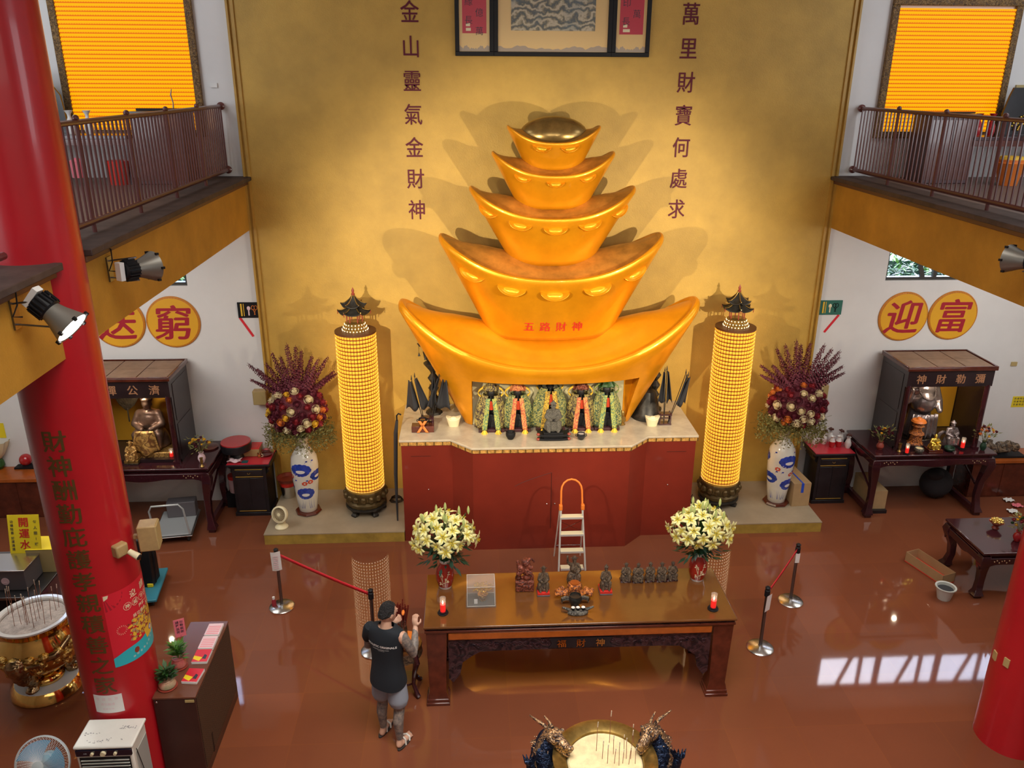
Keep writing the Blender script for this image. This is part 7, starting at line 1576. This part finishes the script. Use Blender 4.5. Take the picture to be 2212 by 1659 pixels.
# ================================================================ FLOODLIGHTS
def flood(x, y, z, dirv, label, lit):
    t = thing('floodlight', label, 'floodlight', (x, y, z)); d = Vector(dirv).normalized(); q = d.to_track_quat('Z', 'Y').to_matrix().to_4x4(); s = 1 if x < 0 else -1
    m = MB(); m.X = q; m.lathe([(.09, -.20), (.11, -.18), (.12, -.05), (.10, -.03)], 24); [m.cbox((.12*cos(a), .12*sin(a), -.115), (.012 if abs(cos(a)) > .7 else .006, .006 if abs(cos(a)) > .7 else .012, .07)) for a in [2*pi*k/18 for k in range(18)]]; obj('heat_sink', m, 'black', t)
    m = MB(); m.X = q; m.lathe([(.10, -.03), (.12, .05), (.175, .20), (.185, .22), (.17, .215), (.11, .05)], 40, cap=False); obj('reflector', m, 'reflector', t)
    m = MB(); m.X = q; m.lathe([(.168, .205), (.168, .212)], 40); obj('lens', m, 'light_glass' if lit else 'ceramic', t)
    m = MB(); m.X = q; [m.cbox((.185*cos(a), .185*sin(a), .215), (.014, .014, .02)) for a in [2*pi*k/6 for k in range(6)]]; obj('clips', m, 'black', t)
    a = (q @ Vector((0, 1, 0)))
    t.scale = (.76,)*3; m = MB(); wx_ = (-4.5*s-x)/.76
    m.tube([(wx_, -.02, .10), (0, 0, .14), tuple((q @ Vector((0, .13, -.12, 1))).to_3d())], .010, 6); m.tube([(wx_, -.02, -.10), (0, 0, -.14), tuple((q @ Vector((0, -.13, -.12, 1))).to_3d())], .010, 6); m.box(min(wx_, wx_+s*.02), -.06, -.15, max(wx_, wx_+s*.02), .06, .15); obj('bracket', m, 'steel_dark', t)
    m = MB(); m.X = q; m.cbox((0, 0, -.24), (.05, .11, .03)); obj('driver_box', m, 'white', t, bev=.004)
    m = MB(); m.tube([(wx_+s*.02, -.05, .28), (wx_+s*.06, 0, .24), (wx_+s*.08, -.06, .10), (wx_+s*.05, -.12, .0), (wx_+s*.1, -.05, -.02)], .008, 6); obj('cable', m, 'black', t)
    return t
D('reflector', (.24, .23, .20), .4, metal=.6)
flood(-4.24, -5.05, 5.14, (.55, .85, -.04), 'unlit black floodlight with a steel reflector on the left beam beside the red column', False)
flood(-4.22, -6.72, 5.18, (.70, -.10, -.62), 'lit floodlight on the near left beam in front of the red column', True)
flood(4.30, -4.95, 5.14, (-.45, .9, -.04), 'floodlight on the right beam, cut off by the right edge', False)

# ================================================================ LIGHT
def spot(loc, to, e, ang, col, r=.10, blend=.5):
    l = bpy.data.lights.new('spot', 'SPOT'); l.energy = e; l.spot_size = radians(ang); l.spot_blend = blend; l.color = col; l.shadow_soft_size = r
    o = bpy.data.objects.new('spot', l); COL.objects.link(o); o.location = loc; o.rotation_mode = 'QUATERNION'; o.rotation_quaternion = (Vector(to)-Vector(loc)).to_track_quat('-Z', 'Y')
def point(loc, e, col, r):
    l = bpy.data.lights.new('bulb', 'POINT'); l.energy = e; l.color = col; l.shadow_soft_size = r
    o = bpy.data.objects.new('bulb', l); COL.objects.link(o); o.location = loc
def fill_area(loc, to, e, sx, sy, col, spread=180):
    l = bpy.data.lights.new('area', 'AREA'); l.spread = radians(spread); l.energy = e; l.shape = 'RECTANGLE'; l.size = sx; l.size_y = sy; l.color = col
    o = bpy.data.objects.new('area', l); COL.objects.link(o); o.location = loc; o.rotation_mode = 'QUATERNION'; o.rotation_quaternion = (Vector(to)-Vector(loc)).to_track_quat('-Z', 'Y')
warm = (1., .86, .62); day = (.88, .94, 1.)
for s in (-1, 1):
    spot((s*3.95, -4.75, 5.2), (-s*.4, 0, 3.4), 130, 80, warm, .04)
    spot((s*3.75, -6.75, 5.05), (s*.5, 0, 3.3), 1500, 66, warm, .03, .9)
    spot((s*1.6, -13.2, 6.6), (0, 0, 4.2), 330, 46, (1, .93, .8), .12, 1.)  # soft frontal fill added behind the camera, no fixture modelled
    fill_area((s*7.0, -3.2, 4.5), (s*6.9, -1.5, 0), 105, 3.0, 2.5, (1, .96, .90))  # unseen fill added under the galleries
    fill_area((s*7.4, -3.6, 9.2), (s*7.0, -.5, 5.5), 100, 3.0, 3.0, day)  # unseen cool fill added above the galleries
    fill_area((s*9.4, -9.0, 6.5), (s*-.5, -4, 1.0), 200, 4.0, 3.0, day)  # unseen side fill added, tinted like daylight
    point((s*6.4, -.72, 2.30), 9, (1, .85, .6), .03)  # fill light added in each shrine to brighten its statue
spot((0, -1.30, 2.62), (0, -1.32, 1.7), 9, 150, (1., .9, .6), .02)
fill_area((0, -8.8, 9.4), (0, -7.2, 0), 330, 6.0, 4.0, (1., .95, .88), 95)  # unseen overhead fill added above the hall floor
fill_area((0, -14.8, 8.0), (0, -3, 2.0), 120, 9.0, 3.0, (1., .96, .90))  # unseen broad fill added from behind the camera
w = bpy.data.worlds.new('world'); SC.world = w; w.use_nodes = True; nt = w.node_tree; bg = nt.nodes['Background']
sky = nt.nodes.new('ShaderNodeTexSky'); sky.sky_type = 'NISHITA'; sky.sun_disc = False; sky.sun_elevation = radians(50); sky.sun_rotation = radians(20); nt.links.new(sky.outputs['Color'], bg.inputs['Color']); bg.inputs['Strength'].default_value = 1.5
SC.view_settings.view_transform = 'Standard'; SC.view_settings.look = 'None'; SC.view_settings.exposure = 0.0
SC.cycles.max_bounces = 7; SC.cycles.diffuse_bounces = 3; SC.cycles.glossy_bounces = 4; SC.cycles.transmission_bounces = 6; SC.cycles.transparent_max_bounces = 6; SC.cycles.sample_clamp_indirect = 6; SC.cycles.caustics_reflective = False; SC.cycles.caustics_refractive = False
SC.cycles.use_denoising = True; SC.cycles.adaptive_threshold = .02
